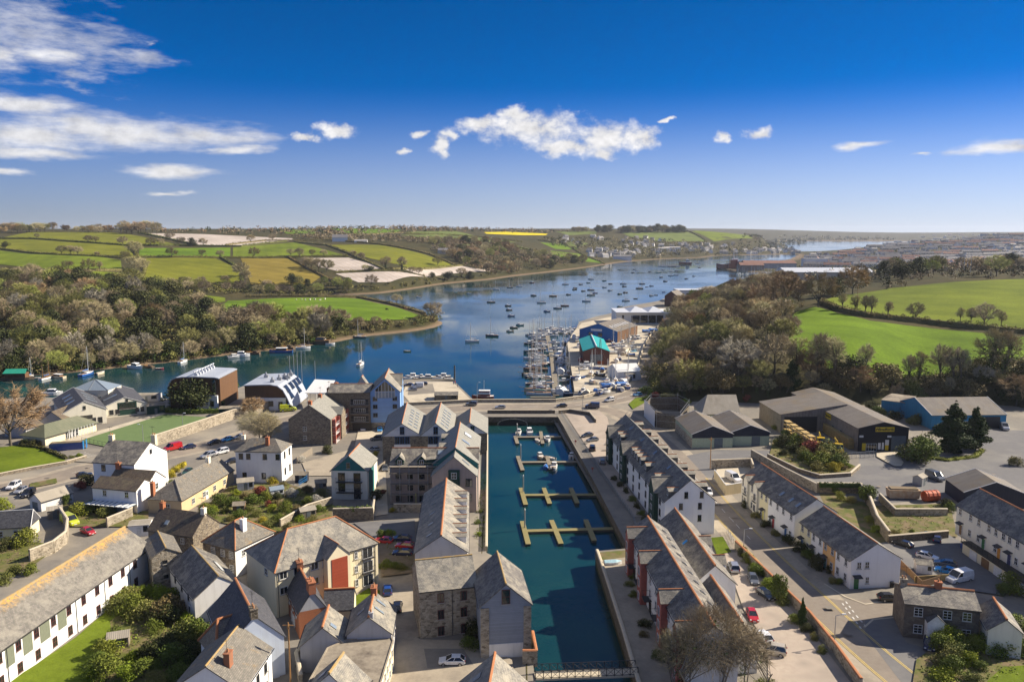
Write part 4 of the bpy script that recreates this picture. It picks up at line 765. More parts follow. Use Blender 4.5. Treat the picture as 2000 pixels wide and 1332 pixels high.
def make_boat(kind):
 r=thing(kind,kind,'boat')
 if kind in('sailing_yacht','laid_up_yacht'):
  hull(8.5,2.7,1.0,.45).build('hull',[HULLP,DECK,TRIM],r);c,g=cabin_mb(-1.2,2.4,.85,.9,1.45,.9,.1);c.build('cabin',[TRIM],r);g.build('cabin_window',[GLASS],r)
  k=MB();k.box(-3.3,-1.3,-.7,.7,.95,1.08);k.build('cockpit',[WOODSPAR],r)
  m=MB();m.tube((.9,0,1.0),(.9,0,12.0),.16,.11,6);mo=m.build('mast',[SPAR],r)
  s=MB();s.tube((.9,-.75,7),(.9,.75,7),.04);[s.tube(p,(.9,0,11.8),.022,.022,3)for p in((4.2,0,1.2),(-4.1,0,1.1),(.8,1.2,1.05),(.8,-1.2,1.05))];s.build('rigging',[SPAR],mo)
  bm=MB();bm.tube((.9,0,2.1),(-2.8,0,2.15),.09);bm.build('boom',[SPAR],r);sl=MB();sl.tube((.8,0,2.35),(-2.6,0,2.32),.20,.13,6);sl.build('sail_cover',[CANV],r)
 elif kind=='motor_cruiser':
  hull(7.0,2.6,1.1,.5).build('hull',[HULLP,DECK,TRIM],r);c,g=cabin_mb(-1.4,1.9,1.0,1.0,2.25,.9,.2);c.build('wheelhouse',[TRIM],r);g.build('window',[GLASS],r)
  k=MB();k.box(1.6,2.5,-.6,.6,1.1,1.38);k.build('foredeck_hatch',[TRIM],r);m=MB();m.tube((-.6,0,2.2),(-.6,0,3.2),.03);m.build('aerial',[SPAR],r)
 elif kind=='cabin_boat':
  hull(5.6,2.1,.85,.5).build('hull',[HULLP,DECK,TRIM],r);c,g=cabin_mb(.0,1.7,.72,.8,1.75,.5,.05);c.build('cuddy',[TRIM],r);g.build('window',[GLASS],r)
  k=MB();k.box(-3.1,-2.75,-.2,.2,.3,1.25);k.build('outboard',[BLACKP],r);s=MB();s.box(-1.9,-1.5,-.8,.8,.7,.95);s.build('thwart',[WOODSPAR],r)
 elif kind=='open_dinghy':
  m=hull(4.0,1.6,.6,.5);m.build('hull',[HULLP,DECK,TRIM],r);s=MB();[s.box(x,x+.28,-.62,.62,.55,.62)for x in(-1.2,.1,1.0)];s.build('thwart',[WOODSPAR],r);k=MB();k.box(-2.25,-1.98,-.15,.15,.15,.95);k.build('outboard',[BLACKP],r)
 elif kind=='covered_boat':
  hull(6.5,2.4,1.0,.5).build('hull',[HULLP,DECK,TRIM],r);c=MB();st=[]
  for i in range(7):
   t=i/6;x=-3.2+6.2*t;w=1.22*(1 if t<.5 else 1-((t-.5)/.5)**2*.8);h=1.75-.5*t+.1*sin(i*2.);st.append([(x,-w,.85),(x,-w*.6,h*.9),(x,0,h+.15),(x,w*.6,h*.9),(x,w,.85)])
  c.loft(st,0,True,False);c.build('cover',[CANV],r)
 elif kind=='wooden_hulk':
  hull(15,4.4,2.0,.55).build('hull',[WOODH,WOODSPAR,WOODSPAR],r);c,g=cabin_mb(-5,-1,1.4,1.8,3.4,.2,.2);c.build('deckhouse',[WOODH],r);g.build('window',[GLASS],r);m=MB();m.tube((2,0,1.6),(2.2,0,7),.14,.09);m.build('mast',[WOODSPAR],r)
 elif kind=='work_boat':
  hull(16,5,2.4,.6).build('hull',[HULLP,DECK,TRIM],r);c,g=cabin_mb(-5.5,-.5,1.8,2.2,5.0,.4,.2);c.build('wheelhouse',[TRIM],r);g.build('window',[GLASS],r);c2=MB();c2.box(-4.5,-1.5,-1.3,1.3,5.0,5.9);c2.build('flying_bridge',[TRIM],r)
  m=MB();m.tube((-2.5,0,5.8),(-2.5,0,10),.14,.08);m.tube((-2.5,0,8.5),(3.5,0,6),.07);m.build('mast',[SPAR],r);w=MB();w.box(1,3,-1,1,2.2,3.1);w.build('winch',[STEEL],r)
 elif kind=='canopied_launch':
  hull(9.5,2.9,1.1,.5).build('hull',[HULLP,WOODSPAR,WOODSPAR],r);c,g=cabin_mb(-2.5,2.2,1.1,1.0,2.0,.5,.2);c.build('cabin',[WOODSPAR],r);g.build('window',[GLASS],r);k=MB();k.box(-2.6,2.0,-1.15,1.15,2.0,2.12);k.build('canopy',[TRIM],r)
 elif kind=='ketch':
  hull(14,3.7,1.4,.45).build('hull',[HULLP,WOODSPAR,TRIM],r);c,g=cabin_mb(-2.5,2.5,1.0,1.25,1.9,.5,.2);c.build('cabin',[WOODSPAR],r);g.build('window',[GLASS],r)
  for x,h in((2.2,15),(-4.2,11)):m=MB();m.tube((x,0,1),(x,0,h),.17,.10,7);mo=m.build('mast',[WOODSPAR],r);s=MB();[s.tube(p,(x,0,h-.5),.025,.025,3)for p in((x,1.6,1.4),(x,-1.6,1.4))];s.build('rigging',[SPAR],mo)
  b=MB();b.tube((2.2,0,2.6),(-3.4,0,2.6),.13);b.tube((6.8,0,1.7),(9.6,0,2.3),.10);b.build('boom',[WOODSPAR],r);sl=MB();sl.tube((2.,0,2.9),(-3.2,0,2.85),.26,.2,6);sl.build('sail_cover',[CANV],r)
 return r
BK={k:make_boat(k)for k in('sailing_yacht','motor_cruiser','cabin_boat','open_dinghy','covered_boat','wooden_hulk','work_boat','canopied_launch','ketch')}
_br=random.Random(8)
def boat(kind,px,py,ang,col,label,group=None,cov='navy',sc=1.0,z=0.0):
 """ang: bow's compass on plan in degrees, 0 = to the right of the picture, 90 = away"""
 o=dup(BK[kind],P(px,py,z),R(ang),label,group,sc,{'hull_paint':BP[col],'boat_canvas':CANVC[cov]});return o
MG='boats moored in the river'
def side(px,py):
 v='near the far shore' if py<560 else 'in mid river' if py<600 else 'in the near reach'
 return v
NM={'S':'sailing_yacht','M':'motor_cruiser','C':'cabin_boat','D':'open_dinghy'}
for k,px,py,col,what in[('S',969,566,'white','white yacht lying left of the dark slim one'),('S',996,562,'navy','slim dark yacht between two white yachts'),('S',1014,560,'white','white yacht seen end on by the far trees'),('M',1039,553,'red','red hulled boat close to the far trees'),('S',1104,556,'white','white yacht with tall mast off the boatyard point'),('C',1134,556,'navy','navy cabin boat off the boatyard point'),('C',1149,553,'teal','teal cabin boat near the jetty'),('S',1154,546,'white','white yacht by the far jetty'),('C',1180,549,'teal','teal boat beyond the yachts'),('C',1192,555,'navy','dark boat with pale wheelhouse'),
('S',1217,555,'white','white yacht upriver of the red pair'),('C',1219,560,'navy','dark boat just below a white yacht'),('M',1180,562,'white','white cruiser in the middle of the fleet'),('C',1123,563,'navy','upper of two dark boats lying close together'),('C',1122,566,'black','lower of two dark boats lying close together'),('M',1191,568,'white','white cruiser with a tall white wheelhouse'),('M',1210,575,'green','broad green hulled boat'),('C',1221,572,'red','small red boat touching the green one'),('S',1249,564,'navy','dark yacht alone on the right of the fleet'),('S',1254,555,'grey','grey yacht far right of the fleet'),('C',1272,559,'white','white boat nearest the brick shed shore'),('D',1263,561,'white','tiny white dinghy by the brick shed shore'),('M',1272,578,'white','white cruiser off the brick shed'),('D',1281,577,'black','black dinghy off the brick shed'),('D',1296,571,'blue','blue dinghy at the brick shed quay'),('C',1299,550,'navy','dark boat beyond the brick shed'),
('C',1355,540,'white','white boat in the bend of the channel'),('C',1340,545,'navy','navy boat in the bend of the channel'),('C',1366,523,'black','dark boat near the dock pier'),('S',1362,515,'white','white yacht near the dock pier'),('D',1342,525,'navy','dark dinghy short of the dock pier'),('M',1209,527,'teal','teal cruiser by the village shore'),('C',1239,527,'grey','grey boat by the village shore'),('C',1236,533,'navy','dark boat below the grey one'),('C',1244,530,'white','white boat beside the grey one'),('C',1269,531,'navy','navy boat left of the yacht raft'),('S',1286,533,'teal','teal yacht below the yacht raft'),('C',1295,528,'grey','grey boat below the yacht raft'),('C',1291,542,'navy','dark boat alone below the teal yacht'),('S',1310,539,'white','white yacht of the lower pair'),('S',1321,538,'white','white yacht right of the lower pair'),('S',1311,531,'white','white yacht under the raft'),('C',1321,530,'navy','navy boat under the raft'),
('M',1110,576,'black','long black hulled boat with white deck'),('S',1154,567,'navy','navy yacht behind the blue boat'),('M',1162,573,'blue','mid blue boat with pale deck'),('S',1154,577,'cream','cream yacht below the blue boat'),('C',1139,569,'navy','navy boat left of the blue boat'),('M',1042,578,'navy','navy launch alone in open water'),('S',1080,579,'orange','wooden yacht with brown topsides'),('S',1057,592,'white','white yacht with dark boot line'),('S',959,591,'navy','navy yacht with a tall mast, far left of the fleet'),('S',1145,589,'white','white yacht lying below the cream one'),('S',1222,588,'white','white yacht off the blue trawler'),('D',1241,584,'black','black dinghy off the blue trawler'),('M',1210,600,'teal','teal motor boat off the white clubhouse'),('C',992,598,'navy','topmost of three small boats in a column'),('C',994,606,'navy','middle of three small boats in a column'),('C',998,618,'blue','lowest and bluest of three small boats in a column'),
('S',1089,603,'grey','grey yacht with a slanting mast'),('S',1103,598,'red','dark red yacht right of the grey yacht with the slanting mast'),('C',1068,609,'blue','blue motor boat with a buoy below it'),('C',1015,636,'teal','teal boat of the slanting trio'),('C',1003,641,'brown','brown boat of the slanting trio'),('C',996,648,'cream','cream boat of the slanting trio'),('S',961,657,'navy','dark yacht with a blue sail cover and long reflection'),('S',922,668,'white','white gaff yacht with brown cabin'),('S',705,713,'white','white yacht seen from the stern off the apartments'),('D',795,687,'green','dark green covered dinghy off the apartments'),('C',817,581,'white','white boat at the creek mouth'),('D',890,571,'teal','teal dinghy near the far shore'),('C',916,574,'white','white boat with dark top near the far shore')]:
 if k=='M' and px>1100:k='C'
 if col=='navy' and int(px)%2 and 'navy' not in what and 'dark' not in what:col='white'
 boat(NM[k],px,py,(182 if px>600 else 30)+_br.uniform(-14,14)if px!=705 else 80,col,what,MG,_br.choice(['navy','blue','white','cream']),_br.uniform(.85,1.02))
for i in range(9):boat('sailing_yacht',1290+i*4.2,521-(i%2),175,_br.choice(['white','white','navy']),'yacht rafted in the distant line off the village','distant rafted yachts','navy',1.15)
boat('work_boat',1338,516,182,'red','dark red barge beyond the rafted yachts',None,'navy',1.6);boat('work_boat',1349,598,215,'blue','big blue trawler with white wheelhouse at the clubhouse quay',None,'navy',1.0);boat('work_boat',1425,525,180,'red','large red ship lying at the dock pier',None,'navy',3.0);boat('work_boat',1462,521,180,'black','second dark ship behind the red one at the dock',None,'navy',2.2)
for k,px,py,a,col,l,s in[('motor_cruiser',265,720,-25,'white','white cabin cruiser with flying deck by the left bank',1.3),('wooden_hulk',290,718,150,'brown','small weathered wooden boat beside the cabin cruiser',.5),('open_dinghy',312,721,10,'red','red and white dinghies by the left bank',1.0),('open_dinghy',196,731,80,'cream','open wooden boat with pale blue hull',1.5),('sailing_yacht',170,733,82,'blue','blue and white yacht seen from the bow by the left bank',1.15),('canopied_launch',113,738,160,'cream','old yellow wooden launch at the left bank',.9),('ketch',92,740,82,'white','white ketch lying beside the yellow launch',.65),('sailing_yacht',60,738,100,'cream','cream yacht near the green roofed houseboat',.8),('open_dinghy',73,739,20,'grey','grey dinghy beside the cream yacht',.8),('motor_cruiser',102,772,10,'white','white boat with blue windscreen behind the school',1.2),
('sailing_yacht',358,708,80,'white','white yacht showing its stern behind the timber building',.9),('motor_cruiser',471,697,5,'white','white cruiser with blue canopy by the wooded bank',1.35),('motor_cruiser',457,699,40,'grey','grey cruiser touching the blue canopied one',1.0),('wooden_hulk',493,692,170,'brown','stranded wooden hulk with a cream stripe',.6),('canopied_launch',549,689,185,'blue','blue launch with varnished cabin and white canopy',1.35),('wooden_hulk',560,682,160,'brown','beached hulk behind the blue launch',.7),('sailing_yacht',592,681,15,'white','white yacht by the derelict hulks',1.0),('wooden_hulk',615,672,175,'brown','largest derelict grey hulk on the shore',1.25),('motor_cruiser',632,670,5,'grey','grey motor boat lying against the derelict hulk',1.2),('open_dinghy',645,673,10,'white','white tender off the derelict hulk',1.4),('sailing_yacht',702,660,180,'navy','dark blue yacht off the shingle of the point',1.0),('canopied_launch',1338,514,180,'red','red launch beside the distant barge',1.2)]:
 boat(k,px,py,a,col,l,'boats along the wooded bank','blue',s)
for k,px,py,a,col,l,cv,s in[('cabin_boat',1013,847,80,'white','small white boat with a dark mast at the top pontoon','white',.9),('motor_cruiser',1034,846,95,'white','white day cruiser at the top pontoon','white',.85),('open_dinghy',1050,862,280,'white','white dinghy below the top pontoon','white',.95),('cabin_boat',1069,860,275,'white','broad white boat with a dark interior below the top pontoon','white',.95),('cabin_boat',1056,894,110,'cream','cream open boat at the second pontoon','white',.9),('open_dinghy',1075,896,140,'white','upturned pale dinghy on the second pontoon','white',.9),('covered_boat',1066,914,85,'blue','small boat under a bright blue cover','blue',.6),('cabin_boat',1082,914,80,'white','white boat with black outboard below the second pontoon','white',.95),('cabin_boat',1116,894,85,'white','white cabin boat with red buoys by the walkway','white',.85)]:
 boat(k,px,py,a,col,l,'boats in the basin',cv,s)
 # the marina: rows of yachts on the pontoons
MR='boats packed along the marina pontoons';i=0
for px,py,k,col,cv,l in[(1052,771,'ketch','white','green','white ketch with a green cover nearest the causeway'),(1050,764,'ketch','cream','white','cream ketch second from the causeway'),(1054,757,'sailing_yacht','white','white','white yacht third from the causeway'),(1062,751,'sailing_yacht','white','cream','white yacht fourth from the causeway'),(1040,733,'ketch','black','cream','black schooner with a long bowsprit'),(1046,724,'ketch','brown','blue','brown ketch with a blue sail cover'),(1048,713,'ketch','white','white','long yacht under a white awning'),(1050,704,'sailing_yacht','white','white','white yacht above the awning'),(1050,697,'sailing_yacht','navy','blue','navy yacht above the white one'),(1040,690,'canopied_launch','green','green','green launch at the outer end'),(1052,684,'sailing_yacht','white','navy','white yacht with navy cover'),(1050,677,'sailing_yacht','navy','blue','dark yacht with blue cover'),(1048,670,'ketch','black','navy','black hulled ketch at the outer pontoon'),(1053,664,'sailing_yacht','white','blue','white yacht with blue cover'),(1055,658,'motor_cruiser','white','blue','white motor boat between two yachts'),(1060,652,'sailing_yacht','white','white','white yacht at the back row'),(1068,647,'motor_cruiser','white','white','white cruiser at the back row'),(1078,644,'motor_cruiser','white','white','second white cruiser at the back row'),(1092,646,'sailing_yacht','blue','blue','blue hulled yacht at the back row'),(1104,648,'motor_cruiser','white','blue','white cruiser with blue canopy at the back row'),(1118,645,'sailing_yacht','white','blue','white yacht nearest the blue shed'),(1082,672,'motor_cruiser','white','white','white cruiser inside the pontoon'),(1084,683,'motor_cruiser','white','grey','white cruiser with grey canopy inside the pontoon'),(1076,690,'sailing_yacht','teal','navy','teal yacht inside the pontoon')]:
 a=178+_br.uniform(-5,5);boat(k,px,py,a,col,l,MR,cv,_br.uniform(.9,1.1)*(.8 if k=='ketch' else 1))
for px,py,k,col,cv,l,a in[(1095,707,'covered_boat','white','white','big boat wrapped in white sheeting, further one',85),(1095,728,'covered_boat','white','white','big boat wrapped in white sheeting, nearer one',85),(1111,730,'sailing_yacht','brown','cream','brown yacht in the slipway gut',82),(1110,716,'cabin_boat','green','navy','green boat in the slipway gut',82),(1111,702,'covered_boat','brown','white','brown boat under a round white cover',84),(1098,768,'covered_boat','white','white','tall boat shrouded in white against the causeway',75),(1092,760,'covered_boat','white','white','second shrouded boat against the causeway',80),(1094,693,'canopied_launch','brown','navy','brown launch above the wrapped boats',85)]:
 boat(k,px,py,a,col,l,MR,cv,1.6 if 'big' in l or 'tall' in l else 1.0)
YG='boats laid up in the boatyard'
for px,py,k,col,cv,l,a in[(1138,766,'cabin_boat','white','white','white boat at the near corner of the yard',60),(1147,768,'covered_boat','cream','cream','cream boat under a fawn cover at the yard wall',80),(1163,766,'covered_boat','white','blue','boat under a peaked blue cover',95),(1172,768,'cabin_boat','blue','blue','small blue boat by the yard wall',80),(1180,767,'cabin_boat','white','white','white boat by the yard wall',20),(1188,756,'covered_boat','blue','blue','blue boat under a blue sheet',15),(1196,755,'covered_boat','white','white','round white covered hull',85),(1186,745,'sailing_yacht','cream','cream','cream yacht propped on the yard',75),(1202,745,'sailing_yacht','brown','cream','brown decked yacht beside the white tent',80),(1214,752,'covered_boat','blue','blue','long boat under blue sheeting by the road wall',30),(1220,746,'covered_boat','white','white','white hull with a dark hatch by the road wall',60),(1226,740,'sailing_yacht','white','cream','white yacht behind the wall bend',70),(1230,730,'covered_boat','cream','white','pale covered boat at the wall bend',70),(1170,733,'cabin_boat','black','blue','dark boat in the middle of the yard',140),(1176,724,'covered_boat','brown','blue','boat with a bright blue tent cover',85),(1188,728,'cabin_boat','white','white','white boat beside the tent cover',70),
(1140,722,'cabin_boat','white','white','white boat on the inner slip',20),(1146,715,'motor_cruiser','white','white','white cruiser on the inner slip',10),(1155,706,'motor_cruiser','white','grey','silver topped cruiser before the turquoise roof',5),(1138,705,'covered_boat','red','red','boat under a crimson cover',60),(1131,677,'motor_cruiser','white','white','white cruiser left of the turquoise roof',80),(1127,667,'motor_cruiser','cream','white','cream cruiser at the yard edge',85),(1121,660,'motor_cruiser','white','white','white cruiser by the slip',85),(1176,660,'motor_cruiser','white','white','tall white cruiser before the blue shed',60),(1195,661,'motor_cruiser','white','white','white cruiser right of the tall one',80),(1204,664,'cabin_boat','red','navy','red boat before the blue shed',15),(1192,667,'cabin_boat','red','red','dark red boat before the blue shed',175),(1216,660,'covered_boat','white','white','pale covered boat near the road',10),(1204,706,'covered_boat','white','white','white covered boat under the road bend',80),(1198,690,'covered_boat','white','grey','grey covered boat beside the turquoise roof',10),(1262,648,'covered_boat','blue','blue','blue sheeted boat near the clubhouse',10),(1276,646,'covered_boat','blue','blue','second blue sheeted boat near the clubhouse',15),(1268,653,'cabin_boat','orange','blue','orange boat near the clubhouse',90)]:
 boat(k,px,py,a,col,l,YG,cv,_br.uniform(.8,1.0),3.6)
for j in range(44):
 px=1440+(j%22)*5.5+_br.uniform(-2,2);py=546-9*(j//22)-(j%22)*.22
 boat('motor_cruiser' if j%3 else 'sailing_yacht',px,py,_br.choice([90,270,100]),'white','white boat in the distant marina below the town','boats in the distant marina','white',_br.uniform(1.0,1.4))
for j in range(46):
 y=_br.uniform(642,776);px=_br.uniform(1032,1064)if j%3 else _br.uniform(1084,1106)
 boat('sailing_yacht' if j%5 else 'motor_cruiser',px,y,_br.choice([178,178,5,165,90])+_br.uniform(-14,14),_br.choice(['white','white','white','cream','navy']),'yacht in the crowded rows either side of the marina spine pontoon','yachts crowding the marina',_br.choice(['white','blue','navy','cream','grey']),_br.uniform(.75,1.0))
for j in range(16):boat('motor_cruiser' if j%3 else 'sailing_yacht',1066+j*4.2+_br.uniform(-2,2),649+_br.uniform(-5,8),_br.uniform(60,120)if j%2 else 180,'white','white boat packed along the back pontoon by the blue shed','white boats at the back pontoon',_br.choice(['white','blue']),_br.uniform(.8,1.05))
for j in range(64):
 px,y=(1128+_br.random()*100,672+_br.random()*94)if j%2 else(1196+_br.random()*50,655+_br.random()*40)
 if not(1130<px<1200 and 675<y<716)and not(1188<px<1250 and 722<y<746):boat(_br.choice(['covered_boat','sailing_yacht','cabin_boat','motor_cruiser','sailing_yacht']),px,y,_br.choice([5,85,70,110,175]),_br.choice(['white','white','cream','blue']),'boat laid up in the crowded boatyard','boats crowding the boatyard',_br.choice(['white','white','blue','cream','grey']),_br.uniform(.7,1.0),3.5)
for j in range(9):boat(('cabin_boat','motor_cruiser','open_dinghy')[j%3],796+j*10,740.5-(j%2)*2.4,180 if j%2 else 5,('white','white','navy','white','cream')[j%5],'small boat moored along the jetty behind the quay car park','boats along the quay jetty','blue',1.0)
# ------------------------------------------------------------------ buildings
SLATE=slate('slate_roof',(0.092,0.084,0.076),(0.168,0.154,0.136),(.40,.36,.27),.45,.52)
SLATE_PALE=slate('pale_slate_roof',(0.156,0.148,0.129),(0.234,0.218,0.187),(.38,.34,.26),.6,.5,dirt=(.08,.075,.062))
SLATE_DARK=slate('dark_slate_roof',(.045,.046,.055),(.085,.086,.095),(.20,.19,.17),.2,.6)
SLATE_BROWN=slate('brown_tile_roof',(.085,.062,.042),(.14,.105,.07),(.22,.19,.10),.4,.55,w=.3,h=.3)
SLATE_OLD=slate('lichened_roof',(0.129,0.118,0.099),(0.205,0.186,0.152),(.46,.25,.03),.5,.62,dirt=(.075,.07,.06))
SLATE_SMOOTH=slate('smooth_pale_slates',(0.221,0.217,0.187),(0.264,0.255,0.221),(.36,.35,.30),.3,.55,dirt=(.2,.195,.17))
SHEET=sheetroof('cement_sheet_roof',(.13,.115,.10),(.19,.17,.145),(.17,.12,.05));SHEETP=sheetroof('pale_sheet_roof',(.28,.25,.20),(.36,.32,.26),(.20,.17,.12));METALR=sheetroof('white_metal_roof',(.52,.54,.57),(.58,.60,.63),(.44,.45,.47),.6,.7,.4)
METALG=sheetroof('blue_grey_metal_roof',(.34,.37,.42),(.41,.44,.49),(.28,.30,.34),.6,.65,.4);GREENR=sheetroof('green_felt_roof',(.12,.13,.085),(.16,.165,.11),(.20,.19,.13),.9);TEALR=sheetroof('turquoise_sheet_roof',(.01,.26,.27),(.015,.32,.33),(.01,.20,.21),.4,.7)
FLATR=nm('stained_felt_roof',(.20,.17,.13),(.30,.26,.20),1.1,.9,.2,(.075,.06,.05),.22)
SLATE_LICHEN=slate('orange_lichened_roof',(0.125,0.115,0.099),(0.198,0.182,0.155),(.30,.275,.22),.5,.5,dirt=(.085,.078,.065),crest=4.3)
WHITE=render_wall('white_render',(.78,.77,.74),am=.22);WHITE2=render_wall('weathered_white_render',(.68,.665,.63),am=.5);CREAM=render_wall('cream_render',(.72,.64,.44),(.45,.38,.26),.25);PALE=render_wall('pale_cream_render',(.72,.68,.56),(.40,.36,.28),.35);TANW=render_wall('tan_render',(.56,.42,.24),(.36,.28,.18),.3);ORANGE=render_wall('orange_render',(.68,.40,.16),am=.2)
YELLOW=render_wall('pale_yellow_render',(.74,.67,.42),am=.25);GREYW=render_wall('grey_render',(.42,.42,.43),(.22,.21,.20),.45);PINKST=render_wall('pinkish_stone',(.36,.29,.25),(.22,.17,.15),.6);LILAC=boards('pale_boarding',(.66,.66,.68),2,.22,.8)
STONE=rubble('rubble_stone',(.15,.12,.085),(.30,.25,.18));STONE_L=rubble('pale_rubble_stone',(.26,.22,.16),(.44,.38,.29),(.46,.41,.33),1.8,(.17,.14,.10));STONE_D=rubble('dark_rubble_stone',(.085,.07,.05),(.17,.14,.10));STONE_G=rubble('squared_brown_stone',(.15,.12,.09),(.21,.175,.13),(.12,.10,.08),1.3)
BRICK=nm('red_brick',(.30,.105,.05),(.40,.16,.08),7.,.9,.3,(.25,.12,.07),.4);REDP=boards('red_panel',(.34,.065,.03),2,.3,.7);REDC=plain('red_cladding',(.36,.10,.075),.7);TEALB=boards('teal_boarding',(.03,.17,.17),2,.25,.7);GREENB=boards('dark_green_boarding',(.016,.055,.04),2,.25,.7);BLUEB=boards('pale_blue_boarding',(.24,.40,.66),2,.3,.85,am=.2);BLUES=boards('blue_sheet_cladding',(.02,.13,.38),0,.5,.75);CYANS=boards('sky_blue_sheet_cladding',(.025,.22,.38),0,.6,.75)
TIMBER=boards('brown_cedar_boarding',(.15,.078,.038),0,.3,.7,am=.5);GREYB=boards('grey_weatherboard',(.24,.27,.32),2,.28,.8,am=.35);BLACKB=boards('black_sheet_cladding',(.013,.014,.018),0,.5,.7);GREYSH=boards('weathered_sheet_cladding',(.24,.21,.175),0,1.0,.6,stain=(.11,.08,.06),am=.75);NAVYB=boards('navy_sheet_cladding',(.022,.026,.042),0,.6,.7);FENCEW=boards('brown_fence_boards',(.20,.12,.06),0,.18,.5);GREYF=boards('silvered_fence_boards',(.27,.23,.18),0,.18,.5);SAGE=plain('sage_panel',(.36,.42,.30),.7);SAGED=plain('sage_cladding',(.17,.185,.13),.8);HUNG=slate('hung_slates',(.085,.10,.125),(.13,.145,.17));BROWNBR=boards('brown_shed_cladding',(.14,.06,.045),0,.5,.7)
TERRA=nm('terracotta_ridge',(.34,.13,.058),(.43,.19,.085),4.,.85);GRIDGE=nm('grey_ridge_tile',(.15,.14,.125),(.22,.205,.18),3.,.85);LICH=nm('lichened_ridge',(.42,.24,.05),(.30,.26,.17),2.,.9);POT=plain('chimney_pot',(.45,.22,.10),.8)
FR={'w':plain('white_frame',(.72,.72,.70),.4),'d':plain('dark_frame',(.03,.03,.033),.5),'b':plain('blue_frame',(.03,.13,.32),.5),'r':plain('dark_red_frame',(.13,.03,.025),.5),'g':plain('grey_frame',(.22,.24,.25),.5)}
DOORC={k:plain(k+'_door',c,.45)for k,c in{'green':(.02,.14,.04),'yellow':(.62,.56,.16),'red':(.38,.02,.03),'blue':(.02,.10,.28),'teal':(.16,.40,.40),'white':(.68,.68,.66),'grey':(.14,.16,.17),'orange':(.62,.26,.03),'lime':(.30,.50,.05),'navy':(.02,.03,.12),'brown':(.20,.11,.05),'black':(.02,.02,.022),'roller':(.10,.13,.15)}.items()}
SILL=nm('stone_sill',(.30,.28,.25),(.40,.38,.34),3.)
_wc={}
def win_mesh(w,h,st,mx,my,deep):
 k=(round(w,2),round(h,2),st,mx,my,deep)
 if k not in _wc:
  f=MB();t=.075;a,b=-w/2,w/2
  for x0,x1,z0,z1 in((a,a+t,0,h),(b-t,b,0,h),(a,b,0,t),(a,b,h-t,h)):f.box(x0,x1,-.07,.05,z0,z1)
  for i in range(1,mx+1):x=a+w*i/(mx+1);f.box(x-.03,x+.03,-.055,.05,t,h-t)
  for i in range(1,my+1):z=h*i/(my+1);f.box(a+t,b-t,-.05,.05,z-.028,z+.028)
  p=MB();p.face([(a+t,-.035,t),(b-t,-.035,t),(b-t,-.035,h-t),(a+t,-.035,h-t)])
  s=MB();s.box(a-.08,b+.08,-.16,.05,-.09,0)
  _wc[k]=(f.mesh('window',[FR[st]]),p.mesh('pane',[GLASS]),s.mesh('sill',[SILL]))
 return _wc[k]
def roofq(mb,pts,u0,v0,ud,vd,th=.14):
 """one roof slope as a thin slab; UVs in metres along (ud) and up (vd) the slope"""
 pts=[Vector(p)for p in pts];uv=[((p-Vector(u0)).dot(ud),(p-Vector(u0)).dot(vd))for p in pts]
 n=(pts[1]-pts[0]).cross(pts[2]-pts[0]).normalized()
 if n.z<0:n=-n
 lo=[p-n*th for p in pts];mb.face(pts,0,uv);k=len(pts);mb.face(lo[::-1],0,uv[::-1])
 for i in range(k):mb.face([lo[i],lo[(i+1)%k],pts[(i+1)%k],pts[i]],0,[(0,0),(1,0),(1,.1),(0,.1)])
